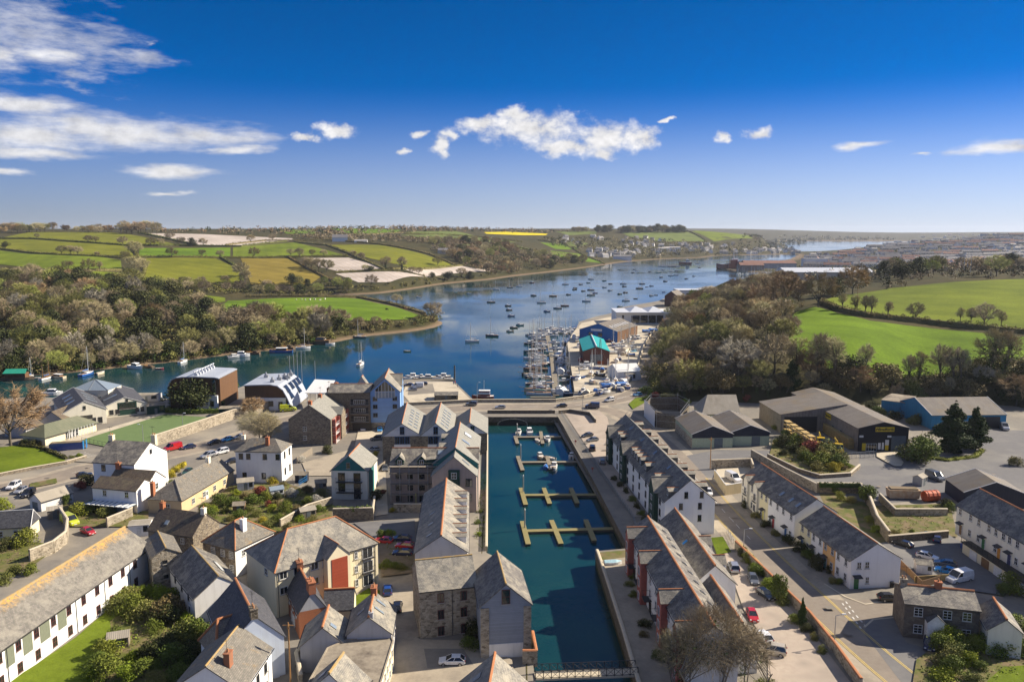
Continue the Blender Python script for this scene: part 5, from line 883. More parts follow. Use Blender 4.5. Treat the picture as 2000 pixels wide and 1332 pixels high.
class House:
 """a roofed block on a plan rectangle: u runs along the eaves, v inwards from the eaves that face us"""
 def __init__(s,name,label,cat='house',group=None,wall=None,roof=None,zg=3.0,ridge=None,over=.28,gmat=None,hip=(0,0),verge=None,**k):
  s.zg=zg;s.wall=wall;s.roofm=roof;s.over=over
  if 'gab' in k:
   GL,GR,AP,R2=k['gab']
   if 'base' in k:
    bx=k['base'];b=P(bx[0],bx[1],k.get('bz',zg));ref=GL if k.get('bl')else GR;s.ze=ztop(b,ref[1])
   else:s.ze=zg+k['eh']
   a=P(*GL,s.ze);c=P(*GR,s.ze);m=(a+c)/2;s.zr=ztop(m,AP[1]);r2=P(R2[0],R2[1],s.zr);g=(c-a);s.D=g.length;g.normalize()
   u=Vector((-g.y,g.x,0));L_=(r2-m).dot(u)
   if L_<0:u=-u;L_=-L_
   if L_>s.D*1.15:
    ap=P(AP[0],AP[1],s.zr);u=(r2-ap);u.z=0;L_=u.length;u.normalize();gg=Vector((u.y,-u.x,0));gg=gg if gg.dot(g)>0 else-gg;s.D=(c-a).dot(gg);g=gg;c=ap+g*s.D/2;c.z=s.ze
   s.L=L_;s.O=c.copy();s.u=u;vv=-g
  else:
   E1,E2=k['eav']
   if 'base' in k:b=P(k['base'][0],k['base'][1],k.get('bz',zg));s.ze=ztop(b,E1[1])
   else:s.ze=zg+k['eh']
   a=P(*E1,s.ze);c=P(*E2,s.ze);u=(c-a);s.L=u.length;u.normalize();s.O=a;s.u=u;q=Vector((-u.y,u.x,0))
   if 'C' in k:w=P(*k['C'],s.ze)-a;d=w.dot(q);vv=q if d>0 else-q;s.D=abs(d);s.zr=s.ze+k['rise']
   elif 'D' in k:
    vv=q if(q.y>0)==(k['D']>0)else-q;s.D=abs(k['D']);s.zr=s.ze+k['rise']if 'rise' in k else ztop(a+vv*s.D/2,k['R1'][1])
   else:
    d=ray(*k['R1']);o=Vector((0,0,CAMZ));t=(a-o).dot(u)/d.dot(u);p=o+d*t;w=p-a;h=w.dot(q);vv=q if h>0 else-q;s.D=2*abs(h);s.zr=p.z
  s.sg=1 if(Vector((-s.u.y,s.u.x,0))).dot(vv)>0 else-1
  mono=k.get('mono');s.D=s.D/2 if mono else s.D;s.H=s.D if mono else s.D/2;s.name=name;rz=atan2(s.u.y,s.u.x)
  if k.get('dbg'):print('HOUSE',label[:30],'L %.1f D %.1f eave %.1f ridge %.1f'%(s.L,s.D,s.ze-zg,s.zr-zg))
  s.root=thing(name,label,cat,(s.O.x,s.O.y,zg),rz,group);s.inv=Matrix.Rotation(-rz,4,'Z')
  E,Z,L_,D,H=s.ze-zg,s.zr-zg,s.L,s.D,s.H;s.E,s.Z=E,Z;y=lambda v:s.sg*v
  w=MB();c4=[(0,0),(L_,0),(L_,D),(0,D)];mats=[wall]
  for(u0,v0),(u1,v1)in zip(c4,c4[1:]+c4[:1]):w.face([(u0,y(v0),-.5),(u1,y(v1),-.5),(u1,y(v1),E),(u0,y(v0),E)])
  gi=0
  if gmat:mats.append(gmat);gi=1
  for uu,hp in((0,hip[0]),(L_,hip[1])):
   if not hp:w.face([(uu,y(0),E),(uu,y(D),E),(uu,y(H),Z-.05)],gi)
  if mono:w.face([(0,y(D),E),(L_,y(D),E),(L_,y(D),Z),(0,y(D),Z)])
  w.build('wall',mats,s.root)
  if k.get('noroof'):s.roof=s.root;return
  o=over;sl=(Z-E)/H;r=MB();ha,hb=hip;ox=k.get('ox',.12);lift=.10
  ra,rb=(ha if ha else-ox),(L_-hb if hb else L_+ox);ea,eb=(-o if ha else-ox),(L_+o if hb else L_+ox);vd=Vector((0,s.sg*H,Z-E)).normalized();ud=Vector((1,0,0))
  zl=E-sl*o+lift
  roofq(r,[(ea,y(-o),zl),(eb,y(-o),zl),(rb,y(H),Z+lift),(ra,y(H),Z+lift)],(0,0,E),0,ud,vd)
  vd2=Vector((0,-s.sg*H,Z-E)).normalized()
  if not mono:roofq(r,[(eb,y(D+o),zl),(ea,y(D+o),zl),(ra,y(H),Z+lift),(rb,y(H),Z+lift)],(0,y(D),E),0,ud,vd2)
  for uu,uo,hp,rr in((0,-o,ha,ra),(L_,L_+o,hb,rb)):
   if hp:d3=Vector((hp if uu==0 else-hp,0,Z-E)).normalized();roofq(r,[(uo,y(-o),zl),(uo,y(D+o),zl),(rr,y(H),Z+lift)],(uu,0,E),0,Vector((0,1,0)),d3)
  s.roof=r.build('roof',[roof],s.root)
  if ridge:
   t=MB();rd=k.get('rr',.14);t.tube((ra,y(H),Z+lift+.02),(rb,y(H),Z+lift+.02),rd,rd,6)
   for uo,hp,rr in((-o,ha,ra),(L_+o,hb,rb)):
    if hp:[t.tube((rr,y(H),Z+lift+.02),(uo,y(vv_),zl+.04),rd,rd,6)for vv_ in(-o,D+o)]
   t.build('ridge_tiles',[ridge],s.roof)
  if verge:
   t=MB()
   for uu,hp in((ra,ha),(rb,hb)):
    if not hp:[t.tube((uu,y(vv_),zl+.02),(uu,y(H),Z+lift+.02),.085,.085,4)for vv_ in(-o,D+o)]
   t.build('verge',[verge],s.roof)
  gt=MB()
  for vv_ in((-o-.06,)if mono else(-o-.06,D+o+.06)):gt.box(-ox,L_+ox,min(y(vv_),y(vv_)+.1),max(y(vv_),y(vv_)+.1),zl-.16,zl-.03)
  if not k.get('nogutter'):gt.build('gutter',[FR['d']],s.roof)
 def loc(s,p):q=s.inv@(Vector(p)-Vector((s.O.x,s.O.y,s.zg)));return q.x,s.sg*q.y,q.z
 def u_at(s,px,py,z=None,v=0):
  """u of the picture point, taken at height z on the line v"""
  o=Vector((0,0,CAMZ));d=ray(px,py);p0=s.root.matrix_basis@Vector((0,s.sg*v,0));n=Vector((-s.u.y,s.u.x,0));t=(p0-o).dot(n)/d.dot(n);return s.loc(o+d*t)[0]
 def fp(s,face,a,out=0.):
  """point and turn of a wall face at distance a along it"""
  if face=='F':return(a,-s.sg*out),(0,-s.sg)
  if face=='K':return(a,s.sg*(s.D+out)),(0,s.sg)
  if face=='A':return(-out,s.sg*a),(-1,0)
  return(s.L+out,s.sg*a),(1,0)
 def place(s,name,me,face,a,z,out=0.,parent=None):
  (x,y),n=s.fp(face,a,out);o=link(name,me,parent or s.root,(x,y,z),atan2(n[1],n[0])+pi/2);return o
 def win(s,face,a,z,w=1.0,h=1.3,st='w',mx=1,my=1,sill=True):
  for aa in(a if isinstance(a,(list,tuple))else[a]):
   for zz in(z if isinstance(z,(list,tuple))else[z]):
    f,p,sl=win_mesh(w,h,st,mx,my,sill);o=s.place('window',f,face,aa,zz,.03);link('pane',p,o)
    if sill:link('sill',sl,o)
  return s
 def row(s,face,n,z,w=1.0,h=1.3,st='w',m=.1,**k):
  T_=s.L if face in 'FK' else s.D;return s.win(face,[T_*(m+(1-2*m)*(i+.5)/n)for i in range(n)],z,w,h,st,**k)
 def door(s,face,a,col='white',w=.95,h=2.05,canopy=None,z=0.02,panes=False,label=None):
  d=MB();d.box(-w/2,w/2,-.06,.04,0,h);o=s.place('door',d.mesh('door',[DOORC[col]]),face,a,z,.03);f=MB();t=.09
  for x0,x1,z0,z1 in((-w/2-t,-w/2,0,h+t),(w/2,w/2+t,0,h+t),(-w/2,w/2,h,h+t)):f.box(x0,x1,-.09,.04,z0,z1)
  link('door_frame',f.mesh('door_frame',[FR['w']]),o);hd=MB();hd.box(w*.3,w*.38,-.12,-.06,.98,1.06);link('handle',hd.mesh('handle',[CHROME]),o)
  if panes:g=MB();g.box(-w*.3,w*.3,-.075,-.05,h*.5,h*.9);link('door_pane',g.mesh('door_pane',[GLASS]),o)
  if canopy:c=MB();c.loft([[(-w*.85,-1.0,h+.22),(w*.85,-1.0,h+.22),(w*.85,.0,h+.5),(-w*.85,.0,h+.5)],[(-w*.85,-1.0,h+.30),(w*.85,-1.0,h+.30),(w*.85,.0,h+.58),(-w*.85,.0,h+.58)]]);s.place('porch_canopy',c.mesh('porch_canopy',[canopy]),face,a,z,.0)
  return s
 def chimney(s,u,v,h=1.3,w=.9,d=.6,mat=None,pots=2):
  z0=s.Z-abs(v-s.H)/s.H*(s.Z-s.E)-.4;c=MB();y=s.sg*v;zt=s.Z+h;c.box(u-w/2,u+w/2,y-d/2,y+d/2,z0,zt);c.box(u-w/2-.07,u+w/2+.07,y-d/2-.07,y+d/2+.07,zt,zt+.14)
  o=c.build('chimney',[mat or BRICK],s.roof)
  for i in range(pots):p=MB();x=u+(i-(pots-1)/2)*w/max(1,pots)*.9;p.tube((x,y,zt+.1),(x,y,zt+.6),.14,.11,8);p.build('chimney_pot',[POT],o)
  a=MB();x=u+w*.3;a.tube((x,y,zt),(x,y,zt+2.2),.03,.03,4);a.tube((x-.7,y,zt+2.1),(x+.7,y,zt+2.15),.025,.025,4);[a.tube((x+k*.3,y-.35,zt+2.12),(x+k*.3,y+.35,zt+2.12),.018,.018,3)for k in(-2,-1,0,1,2)];a.build('aerial',[FR['d']],o)
  return s
 def skylight(s,side,u,f,w=.8,h=1.1,mat=None,up=.14):
  """f: how far up the slope"""
  sl=(s.Z-s.E)/s.H;v=f*s.H;ln=sqrt(1+sl*sl);q=MB();y=(lambda v_:s.sg*v_)if side=='F' else(lambda v_:s.sg*(s.D-v_));dv=h/ln/2
  pts=[(u-w/2,y(v-dv),s.E+sl*(v-dv)+up),(u+w/2,y(v-dv),s.E+sl*(v-dv)+up),(u+w/2,y(v+dv),s.E+sl*(v+dv)+up),(u-w/2,y(v+dv),s.E+sl*(v+dv)+up)]
  q.loft([pts,[(a,b,c+.10)for a,b,c in pts]]);o=q.build('skylight',[FR['g']],s.roof);g=MB();m_=Vector(pts[0]).lerp(Vector(pts[2]),.5);g.face([tuple(m_+(Vector(p)-m_)*.82+Vector((0,0,.115)))for p in pts]);g.build('pane',[mat or SKYG],o);return s
 def dormer(s,side,u,w=1.8,v0=.7,eh=1.5,rise=.8,wall=None,roof=None,ridge=None,name='dormer',st='w',wins=True,ground=False,fr=None,wz=None,wh=None,ww=None,over=.18):
  """a gabled dormer, or with ground=True a gabled bay standing on the ground; v0 < 0 stands out from the wall"""
  sl=(s.Z-s.E)/s.H;y=(lambda v_:s.sg*v_)if side=='F' else(lambda v_:s.sg*(s.D-v_));z1=s.E+eh;z2=z1+rise;zb=-.4 if ground else s.E+sl*v0-.05;v1=max(0,min(s.H,(z1-s.E)/sl));v2=min(s.H,(z2-s.E)/sl);a,b=u-w/2,u+w/2
  m=MB();wl=wall or s.wall
  m.face([(a,y(v0),zb),(b,y(v0),zb),(b,y(v0),z1),(u,y(v0),z2),(a,y(v0),z1)]);vb=0.05 if ground else v0
  for x in(a,b):
   if ground:m.face([(x,y(v0),zb),(x,y(vb),zb),(x,y(vb),s.E),(x,y(v1),z1),(x,y(v0),z1)])
   else:m.face([(x,y(v0),zb),(x,y(v1),z1),(x,y(v0),z1)])
  o=m.build(name,[wl],s.root);r=MB();ov=over;k=rise/(w/2);vd=Vector((w/2,0,rise)).normalized()
  for sx in(-1,1):e=u+sx*(w/2+ov);ze=z1-k*ov+.06;va=max(0,(ze-s.E-.02)/sl);roofq(r,[(e,y(v0-.15),ze),(u,y(v0-.15),z2+.06),(u,y(v2+.1),z2+.06),(e,y(min(v1+.05,va+.3)),ze)],(u,y(v0),z1),0,Vector((0,1,0)),Vector((-sx*w/2,0,rise)).normalized(),.08)
  ro=r.build('dormer_roof',[roof or s.roofm],o)
  if ridge:t=MB();t.tube((u,y(v0-.17),z2+.08),(u,y(v2),z2+.08),.10,.10,5);t.build('ridge_tiles',[ridge],ro)
  if wins:
   h_=wh or min(1.15,eh-.1-(sl*v0 if not ground else 0));n=-s.sg if side=='F' else s.sg
   for zz in(wz if wz else[max(z1-h_-.05,zb+.15)]):
    f,p,sl_=win_mesh(ww or w*.62,h_,st,1,0,True);q=link('window',f,o,(u,y(v0)+n*.03,zz),atan2(n,0)+pi/2);link('pane',p,q)
  return s
 def balcony(s,face,a,z,w=1.6,d=.5,mat=None,slabm=None):
  b=MB();b.box(-w/2,w/2,-d,0,-.1,0);o=s.place('balcony',b.mesh('balcony',[slabm or FR['d']]),face,a,z,.0);r=MB()
  for x in np.linspace(-w/2,w/2,max(4,int(w/.35))):r.tube((x,-d,0),(x,-d,1.0),.018,.018,4)
  r.tube((-w/2,-d,1.0),(w/2,-d,1.0),.03,.03,4);[r.tube((x,-d,1.0),(x,0,1.0),.03,.03,4)for x in(-w/2,w/2)];link('railing',r.mesh('railing',[mat or FR['d']]),o);return s
 def pipe(s,face,a,out=.08):
  p=MB();p.tube((0,-out,-.3),(0,-out,s.E-.1),.05,.05,5);s.place('drainpipe',p.mesh('drainpipe',[FR['d']]),face,a,0);return s
 def panel(s,name,face,a,z,w,h,mat,t=.04):
  b=MB();b.box(-w/2,w/2,-t,.02,0,h);return s.place(name,b.mesh(name,[mat]),face,a,z)
SKYG=plain('roof_glass',(.22,.27,.32),.08,.8)
for o in list(BK.values()):hide_protos([o])
DB=False
# ---- beside the river: school, pavilion, apartments, warehouses
def school():
 h=House('school_building','cream waterside school with two grey shallow gables and a glass pyramid','school',wall=GREYW if 0 else PALE,roof=SLATE_DARK,gab=((119,806),(206,800),(164,784),(143,757)),base=(208,828),verge=FR['w'],over=.5)
 h.win('A',[h.D*.45,h.D*.55],2.2,3.2,1.3,'d',3);h.win('A',[h.D*.15,h.D*.3,h.D*.8],.4,1.3,2.0,'d');h.win('A',h.D*.5,h.E+.6,.8,1.2,'d')
 for u in(.3,.5,.7):h.skylight('F',h.L*u,.5,1.6,4);h.skylight('K',h.L*u,.5,1.4,3)
 g=House('school_building','cream school block with the wide green framed window beside the bowling green','school',wall=PALE,roof=SLATE_DARK,gab=((206,798),(287,785),(243,776),(219.5,749)),base=(287,805),verge=FR['w'],over=.5)
 g.panel('green_window_surround','A',g.D*.45,.3,6.2,4.6,GREENB);g.win('A',g.D*.45,2.4,5.2,2.1,'d',3,0);g.win('A',[g.D*.1,g.D*.22],.9,1.1,1.7,'d');g.win('A',[g.D*.68,g.D*.82],.9,1.4,1.7,'d');g.win('A',g.D*.45,g.E+1,.8,1.2,'d')
 for u in(.3,.55):g.skylight('K',g.L*u,.5,1.6,5)
 r=thing('glass_lantern','blue glass pyramid rooflight on a white drum between the school gables','rooflight',P(190,792,3));c=P(190,792,3);b=MB();b.box(-7,7,-5,5,0,6.8);b.build('drum',[PALE],r);q=MB();t=5.6;q.poly([(-7.2,-5.2,6.8),(7.2,-5.2,6.8),(7.2,5.2,6.8),(-7.2,5.2,6.8),(0,0,6.8+3.2)],[(0,1,4),(1,2,4),(2,3,4),(3,0,4)]);q.build('glass_pyramid',[SKYG],r)
 k=MB();[k.tube((x,y,6.8),(0,0,10.05),.12,.1,4)for x in(-7.2,0,7.2)for y in(-5.2,5.2)];k.build('glazing_bar',[FR['g']],r)
school()
h=House('bowling_pavilion','long low bowls pavilion with a green hipped roof and white verandah posts','pavilion',wall=CREAM,roof=GREENR,eav=((87.5,852),(187.5,824)),D=9,rise=2.4,eh=3.0,hip=(4,3),over=.7)
h.row('F',5,.4,2.2,2.0,'w',.42,mx=2)
for i in range(9):
 b=MB();b.box(-.1,.1,-.1,.1,0,3.0);h.place('verandah_post',b.mesh('verandah_post',[FR['w']]),'F',h.L*(.42+.06*i),0,.62)
House('low_shed','red brown roofed shed between the school and the bare trees','shed',wall=GREYW,roof=SLATE_BROWN,eav=((78,822),(120,805)),D=8,rise=3,eh=3.2)
House('low_shed','second dull red roof left of the school behind bare branches','shed',wall=GREYW,roof=SLATE_BROWN,eav=((50,838),(84,828)),D=8,rise=2.6,eh=3.0)
def curved(name,label,pts,y0,y1,base,wallm,skin,cat='office building',win=None):
 """a building whose roof sheet bends down one flank: profile pts (x, z) extruded in depth"""
 r=thing(name,label,cat,base);n=len(pts);b=MB();prev=0
 cum=[0]
 for a,c in zip(pts,pts[1:]):cum.append(cum[-1]+hypot(c[0]-a[0],c[1]-a[1]))
 for i in range(n-1):roofq(b,[(pts[i][0],y0,pts[i][1]),(pts[i+1][0],y0,pts[i+1][1]),(pts[i+1][0],y1,pts[i+1][1]),(pts[i][0],y1,pts[i][1])],(0,0,0),0,Vector((0,1,0)),Vector((pts[i+1][0]-pts[i][0],0,pts[i+1][1]-pts[i][1])).normalized(),.35)
 b.build('curved_roof',[skin],r)
 w=MB();xs=[p[0]for p in pts];
 for y in(y0+1.0,y1-.3):w.face([(p[0],y,p[1]-.36)for p in pts]+[(pts[-1][0],y,-.4),(pts[0][0],y,-.4)])
 for x,z in((pts[0][0],pts[0][1]),(pts[-1][0],pts[-1][1])):w.face([(x,y0+1,-.4),(x,y1-.3,-.4),(x,y1-.3,z-.36),(x,y0+1,z-.36)])
 w.build('wall',[wallm],r);return r
p0=P(330,800,3);s_=P(430,800,3).x-p0.x;dep=20
W1=s_;prof=[(0,1.0),(0,8.2),(.4,9.9),(1.4,11.2),(3.0,11.9),(5.5,12.2),(W1*.55,12.3),(W1*.92,12.0),(W1,11.7)]
r=curved('curved_roof_building','brown timber waterside building under a wave of grey metal roof with small turbines',prof,0,dep,p0,TIMBER,METALG)
b=MB();b.box(W1*.55,W1-.8,-.1,1.02,0,5.2);b.build('white_wing',[WHITE],r);b=MB();b.box(W1*.86,W1*.93,-.05,.95,5.5,11);b.build('stair_glazing',[GLASS],r)
for i in range(7):
 y=1.5+i*2.7;t=MB();t.box(W1*.5,W1*.5+1.2,y,y+.9,12.0,13.1);t.tube((W1*.5+.6,y+.4,13.0),(W1*.5+.6,y+.4,14.0),.3,.3,8);t.build('roof_vent',[METALR],r)
t=MB();t.tube((W1*.5+.3,.5,13.8),(W1*.5+.3,dep,13.8),.22);t.build('roof_duct',[METALR],r)
b=MB();
for i in range(3):b.box(W1*.6+i*4,W1*.6+i*4+1.4,-.14,-.08,1.2,3.2)
b.build('window',[GLASS],r)
p0=P(478,802,3);W2=P(560,802,3).x-p0.x;prof=[(0,9.4),(W2*.3,9.6),(W2*.62,9.7),(W2*.80,9.2),(W2*.93,7.6),(W2*1.02,5.0),(W2*1.10,2.0),(W2*1.13,.4)]
r=curved('curved_roof_building','waterside building whose white metal roof curls down to the ground on its right',prof,0,23,p0,TIMBER,METALG)
b=MB();b.box(W2*.2,W2*.98,.4,1.05,0,4.6);b.build('white_shopfront',[WHITE],r);b=MB();b.box(W2*.55,W2*.68,.3,.42,1.5,3.5);b.box(W2*.8,W2*.9,.3,.42,.5,3.2);b.build('shop_window',[GLASS],r)
for k,(y,x,z)in enumerate([(3,.95,7.4),(9,.95,7.4),(14,.95,7.4),(3.5,1.03,5.0),(14,1.03,5.0),(18.5,.95,7.4)]):
 g=MB();g.loft([[(W2*x-.9,y,z+1.05),(W2*x+.75,y,z-1.35),(W2*x+.75,y+3.2,z-1.35),(W2*x-.9,y+3.2,z+1.05)],[(W2*x-.8,y,z+1.2),(W2*x+.9,y,z-1.2),(W2*x+.9,y+3.2,z-1.2),(W2*x-.8,y+3.2,z+1.2)]]);g.build('roof_glazing',[GLASS],r)
for x,y in((.55,4),(.62,9),(.68,13),(.78,12),(.72,19),(.2,14)):t=MB();t.box(W2*x,W2*x+1.5,y,y+1.2,9.4,10.6);t.tube((W2*x+.7,y+.6,10.5),(W2*x+.7,y+.6,11.6),.45,.3,8);t.build('roof_cowl',[STEEL],r)
b=MB();b.box(0,1,0,1,0,1)
# marquee
pm=P(599,797,3);r=thing('marquee','plain white sloping canopy beside the flagpoles on the waterfront','marquee',pm);b=MB();wx=P(640,797,3).x-pm.x;b.loft([[(-.5,0,5.6),(wx,0,5.6),(wx+.6,11,8.2),(.6,11,8.6)],[(-.5,0,5.75),(wx,0,5.75),(wx+.6,11,8.35),(.6,11,8.75)]]);b.build('canopy',[FR['w']],r)
for x,y,z in((.2,.3,5.6),(wx-.4,.3,5.6),(1,10.6,8.4),(wx,10.6,8.1)):b=MB();b.tube((x,y,0),(x,y,z),.12);b.build('post',[FR['w']],r)
# blue apartments with a long left wing
h=House('apartment_block','pale blue boarded apartment gable with a triangular glazed top','apartments',wall=BLUEB,roof=SLATE_PALE,gab=((722.5,766),(781,764),(751.5,739),(759.6,720)),base=(724,841),bl=True,ridge=TERRA)
h.panel('stone_base','A',h.D/2,-.3,h.D+.1,2.9,STONE_L);c=h.D/2
h.win('A',[c-3.1,c+3.3],[4.4,7.2,9.8],1.5,1.4,'g',1,0);h.win('A',c+3.3,.6,1.2,1.5,'g')
g=MB();wv=h.D*.33;g.face([(-wv,-.10,h.E+.1),(wv,-.10,h.E+.1),(wv,-.10,h.E+.7),(0,-.10,h.Z-.9),(-wv,-.10,h.E+.7)]);go=h.place('gable_glazing',g.mesh('gable_glazing',[GLASS]),'A',c,0,.02);f=MB();[f.box(x-.06,x+.06,-.18,-.08,h.E-2.0,h.E+.7+(h.Z-h.E-1.6)*(1-abs(x)/wv))for x in np.linspace(-wv,wv,7)];f.box(-wv,wv,-.18,-.08,h.E,h.E+.15);link('mullion',f.mesh('mullion',[FR['w']]),go);h.panel('balcony_screen','A',c,h.E-2.1,wv*2,1.9,SKYG,.1)
h.dormer('F',h.L*.62,7,-.25,.6,3.2,ridge=TERRA,ground=True,wins=False)
h2=House('apartment_block','apartment wing with dark recessed balconies joined to the blue gable','apartments',wall=STONE_D,roof=SLATE,eav=((640,767),(722,766.6)),D=11,R1=(640,750),eh=h.E,ridge=TERRA)
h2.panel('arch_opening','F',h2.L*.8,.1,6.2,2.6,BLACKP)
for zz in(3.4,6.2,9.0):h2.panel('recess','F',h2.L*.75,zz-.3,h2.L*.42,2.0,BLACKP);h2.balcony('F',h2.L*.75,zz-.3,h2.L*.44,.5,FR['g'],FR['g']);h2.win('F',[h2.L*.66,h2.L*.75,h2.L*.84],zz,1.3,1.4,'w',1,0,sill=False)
House('apartment_block','small pale roof peeping over the apartment wing by the quay','apartments',wall=GREYW,roof=SLATE_PALE,gab=((697,750),(716,750),(706,736),(708,733)),eh=10,ridge=TERRA)
# stone apartment warehouse with red balconies
h=House('stone_warehouse','big rubble stone apartment warehouse with red balconies and four brick chimneys','warehouse',wall=STONE,roof=SLATE_SMOOTH,gab=((563,819),(646,819.8),(603.5,791),(660,751)),base=(646,869),over=.1,nogutter=True)
h.win('A',h.D*.62,[4.2,1.4],1.1,1.4,'w')
for f in(.02,.34,.64,.93):h.chimney(h.L*f+.5,h.H,.9,1.2,1.0,BRICK,1)
for i in range(3):
 u=h.L*(.30+.32*i);h.dormer('F',u,h.L*.15,-1.3,.1,1.9,STONE,SLATE_SMOOTH,wins=False,ground=True,name='stone_bay');q=h.L*(.12+.32*i)
 for zz in(.1,2.7,5.3):
  h.panel('red_recess','F',q,zz,h.L*.15,2.3,REDC);h.balcony('F',q,zz+.1,h.L*.16,1.0,FR['w'],FR['w']);h.win('F',q,zz+.3,1.6,1.8,'w',1,0,sill=False)
 for sx in(-1,1):b=MB();b.box(-.13,.13,-1.1,0,0,h.E-.3);h.place('red_post',b.mesh('red_post',[REDC]),'F',q+sx*h.L*.075,0)
 # triple gabled warehouse by the basin
for nm_,GL,GR,AP,R2,lb in[('a',(745.3,852),(822,851.5),(785,827.7),(795,787),'white boarded warehouse gable nearest the blue apartments, rows of rooflights on its right slope'),('b',(820,851.5),(882,851.5),(850.7,826.8),(861.5,787),'second white boarded warehouse gable, joined at a valley to the first')]:
 h=House('gabled_warehouse',lb,'warehouse',wall=STONE,roof=SLATE_SMOOTH,gab=(GL,GR,AP,R2),eh=7.6,gmat=LILAC,ridge=TERRA,over=.3);c=h.D/2
 h.win('A',c,h.E+.5,1.3,2.2,'b',1);h.win('A',[c-1.4,c,c+1.4],h.E-2.3,1.3,2.2,'b',1,0,sill=False);h.panel('white_band','A',c,h.E-4.0,4.6,1.6,WHITE)
 for i in range(6):[h.skylight('F',h.L*(.15+.13*i),f,.7,1.3)for f in(.35,.62)]
 if nm_=='b':
  for i in range(7):h.skylight('K',h.L*(.12+.11*i),.5,.3,3.0)
h=House('gabled_warehouse','small pale roofed warehouse standing in the basin with a white gable and stone wall','warehouse',wall=STONE,roof=SLATE_SMOOTH,gab=((884,846.5),(952.5,846.6),(917,825.5),(920,797)),eh=6.2,gmat=LILAC,ridge=TERRA);h.win('A',h.D*.42,h.E+.4,1.2,1.9,'b');h.panel('quay_wall','F',h.L/2,-3.2,h.L+.1,3.2,STONE_D,.1)
h=House('gabled_warehouse','pale slated roof with bright rooflights between the white gables and scaffolded block','warehouse',wall=TEALB,roof=SLATE_SMOOTH,gab=((846,905),(933,905),(889.5,874.5),(899,825)),eh=10.2,ridge=TERRA)
h.skylight('F',h.L*.7,.55,2.6,2.2,LAMPW);h.skylight('F',h.L*.4,.6,1.4,2.4);h.dormer('K',h.L*.42,4,.8,1.6,.6,TEALB,SLATE_PALE,wins=False);h.dormer('K',h.L*.78,4,.8,1.6,.6,TEALB,SLATE_PALE,wins=False)
# scaffolded block
h=House('stone_apartments','pinkish stone apartment block wrapped in scaffolding with two small dormers','apartments',wall=PINKST,roof=SLATE,eav=((761,911.5),(934,911.5)),D=10.5,R1=(763,875),base=(763,984),ridge=TERRA)
for q in(780,823):h.dormer('F',h.u_at(q,910,h.ze),2.0,.5,1.5,1.0,GREENB,SLATE_PALE,ww=1.0)
for q in(778,801,824):h.win('F',h.u_at(q,930,h.ze-2),[.6,3.4,6.2],1.3,1.5,'d')
h.dormer('F',h.u_at(855,911,h.ze),5.5,.4,1.6,.3,GREENB,SLATE_PALE,wins=False);h.skylight('F',h.u_at(858,911,h.ze),.72,1.4,1.6)
w=House('stone_apartments','pinkish rendered gable with a tall green oriel, beside the basin','apartments',wall=PINKST,roof=SLATE_SMOOTH,gab=((843.5,929),(930.4,929),(886.8,892.5),(889.5,872)),base=(930,1000),ridge=GRIDGE);c=w.D/2
w.panel('green_oriel','A',c,w.E-4.2,2.6,5.6,GREENB,.5);w.win('A',c,[],1,1);f,p,sl=win_mesh(1.3,1.5,'w',1,1,True)
for zz in(w.E-.6,w.E-3.6):o=w.place('window',f,'A',c,zz,.55);link('pane',p,o)
w.win('A',c-3.4,w.E-2.6,1.5,1.9,'d',1);w.win('A',c-3.4,w.E-6,1.3,1.6,'d');w.skylight('F',w.L*.3,.5,.6,2.2)
r=thing('scaffolding','steel scaffold of poles and plank decks against the pinkish stone front','scaffolding',h.root.location[:],h.root.rotation_euler.z)
for i in range(6):t=MB();x=.3+h.L*.105*i;t.tube((x,-1.4*h.sg,0),(x,-1.4*h.sg,h.E+.8),.05);t.tube((x,-.4*h.sg,0),(x,-.4*h.sg,h.E+.4),.05);t.build('standard',[STEEL],r)
for z in(2.6,5.2,7.8,h.E+.3):t=MB();ys=sorted((-1.5*h.sg,-.4*h.sg));t.box(0,h.L*.56,ys[0],ys[1],z,z+.08);t.tube((0,-1.4*h.sg,z+1),(h.L*.56,-1.4*h.sg,z+1),.04);t.build('plank_deck',[GREYF],r)
for x in(h.L*.30,h.L*.44):t=MB();t.tube((x,-1.6*h.sg,0),(x,-1.6*h.sg,3.2),.09);t.build('yellow_brace',[DOORC['yellow']],r)
t=MB();t.tube((h.L*.3,-1.55*h.sg,0),(h.L*.44,-1.55*h.sg,2.6),.05);t.build('brace',[STEEL],r)
# long white building with a comb of dormers
h=House('white_terrace_block','long white building with a row of six dormers stepping down its right slope','apartments',wall=WHITE2,roof=SLATE_PALE,gab=((810.5,1078.5),(913,1079),(861.5,1046),(872,935)),base=(811,1143),bl=True,ridge=TERRA,rr=.2)
for i in range(6):h.dormer('F',h.L*(.13+.145*i),2.2,.3,1.7,.25,WHITE,SLATE_PALE,TERRA,ww=1.5,wh=1.1,over=.12)
for i in range(5):h.skylight('K',h.L*(.12+.17*i),.5,.5,1.3)
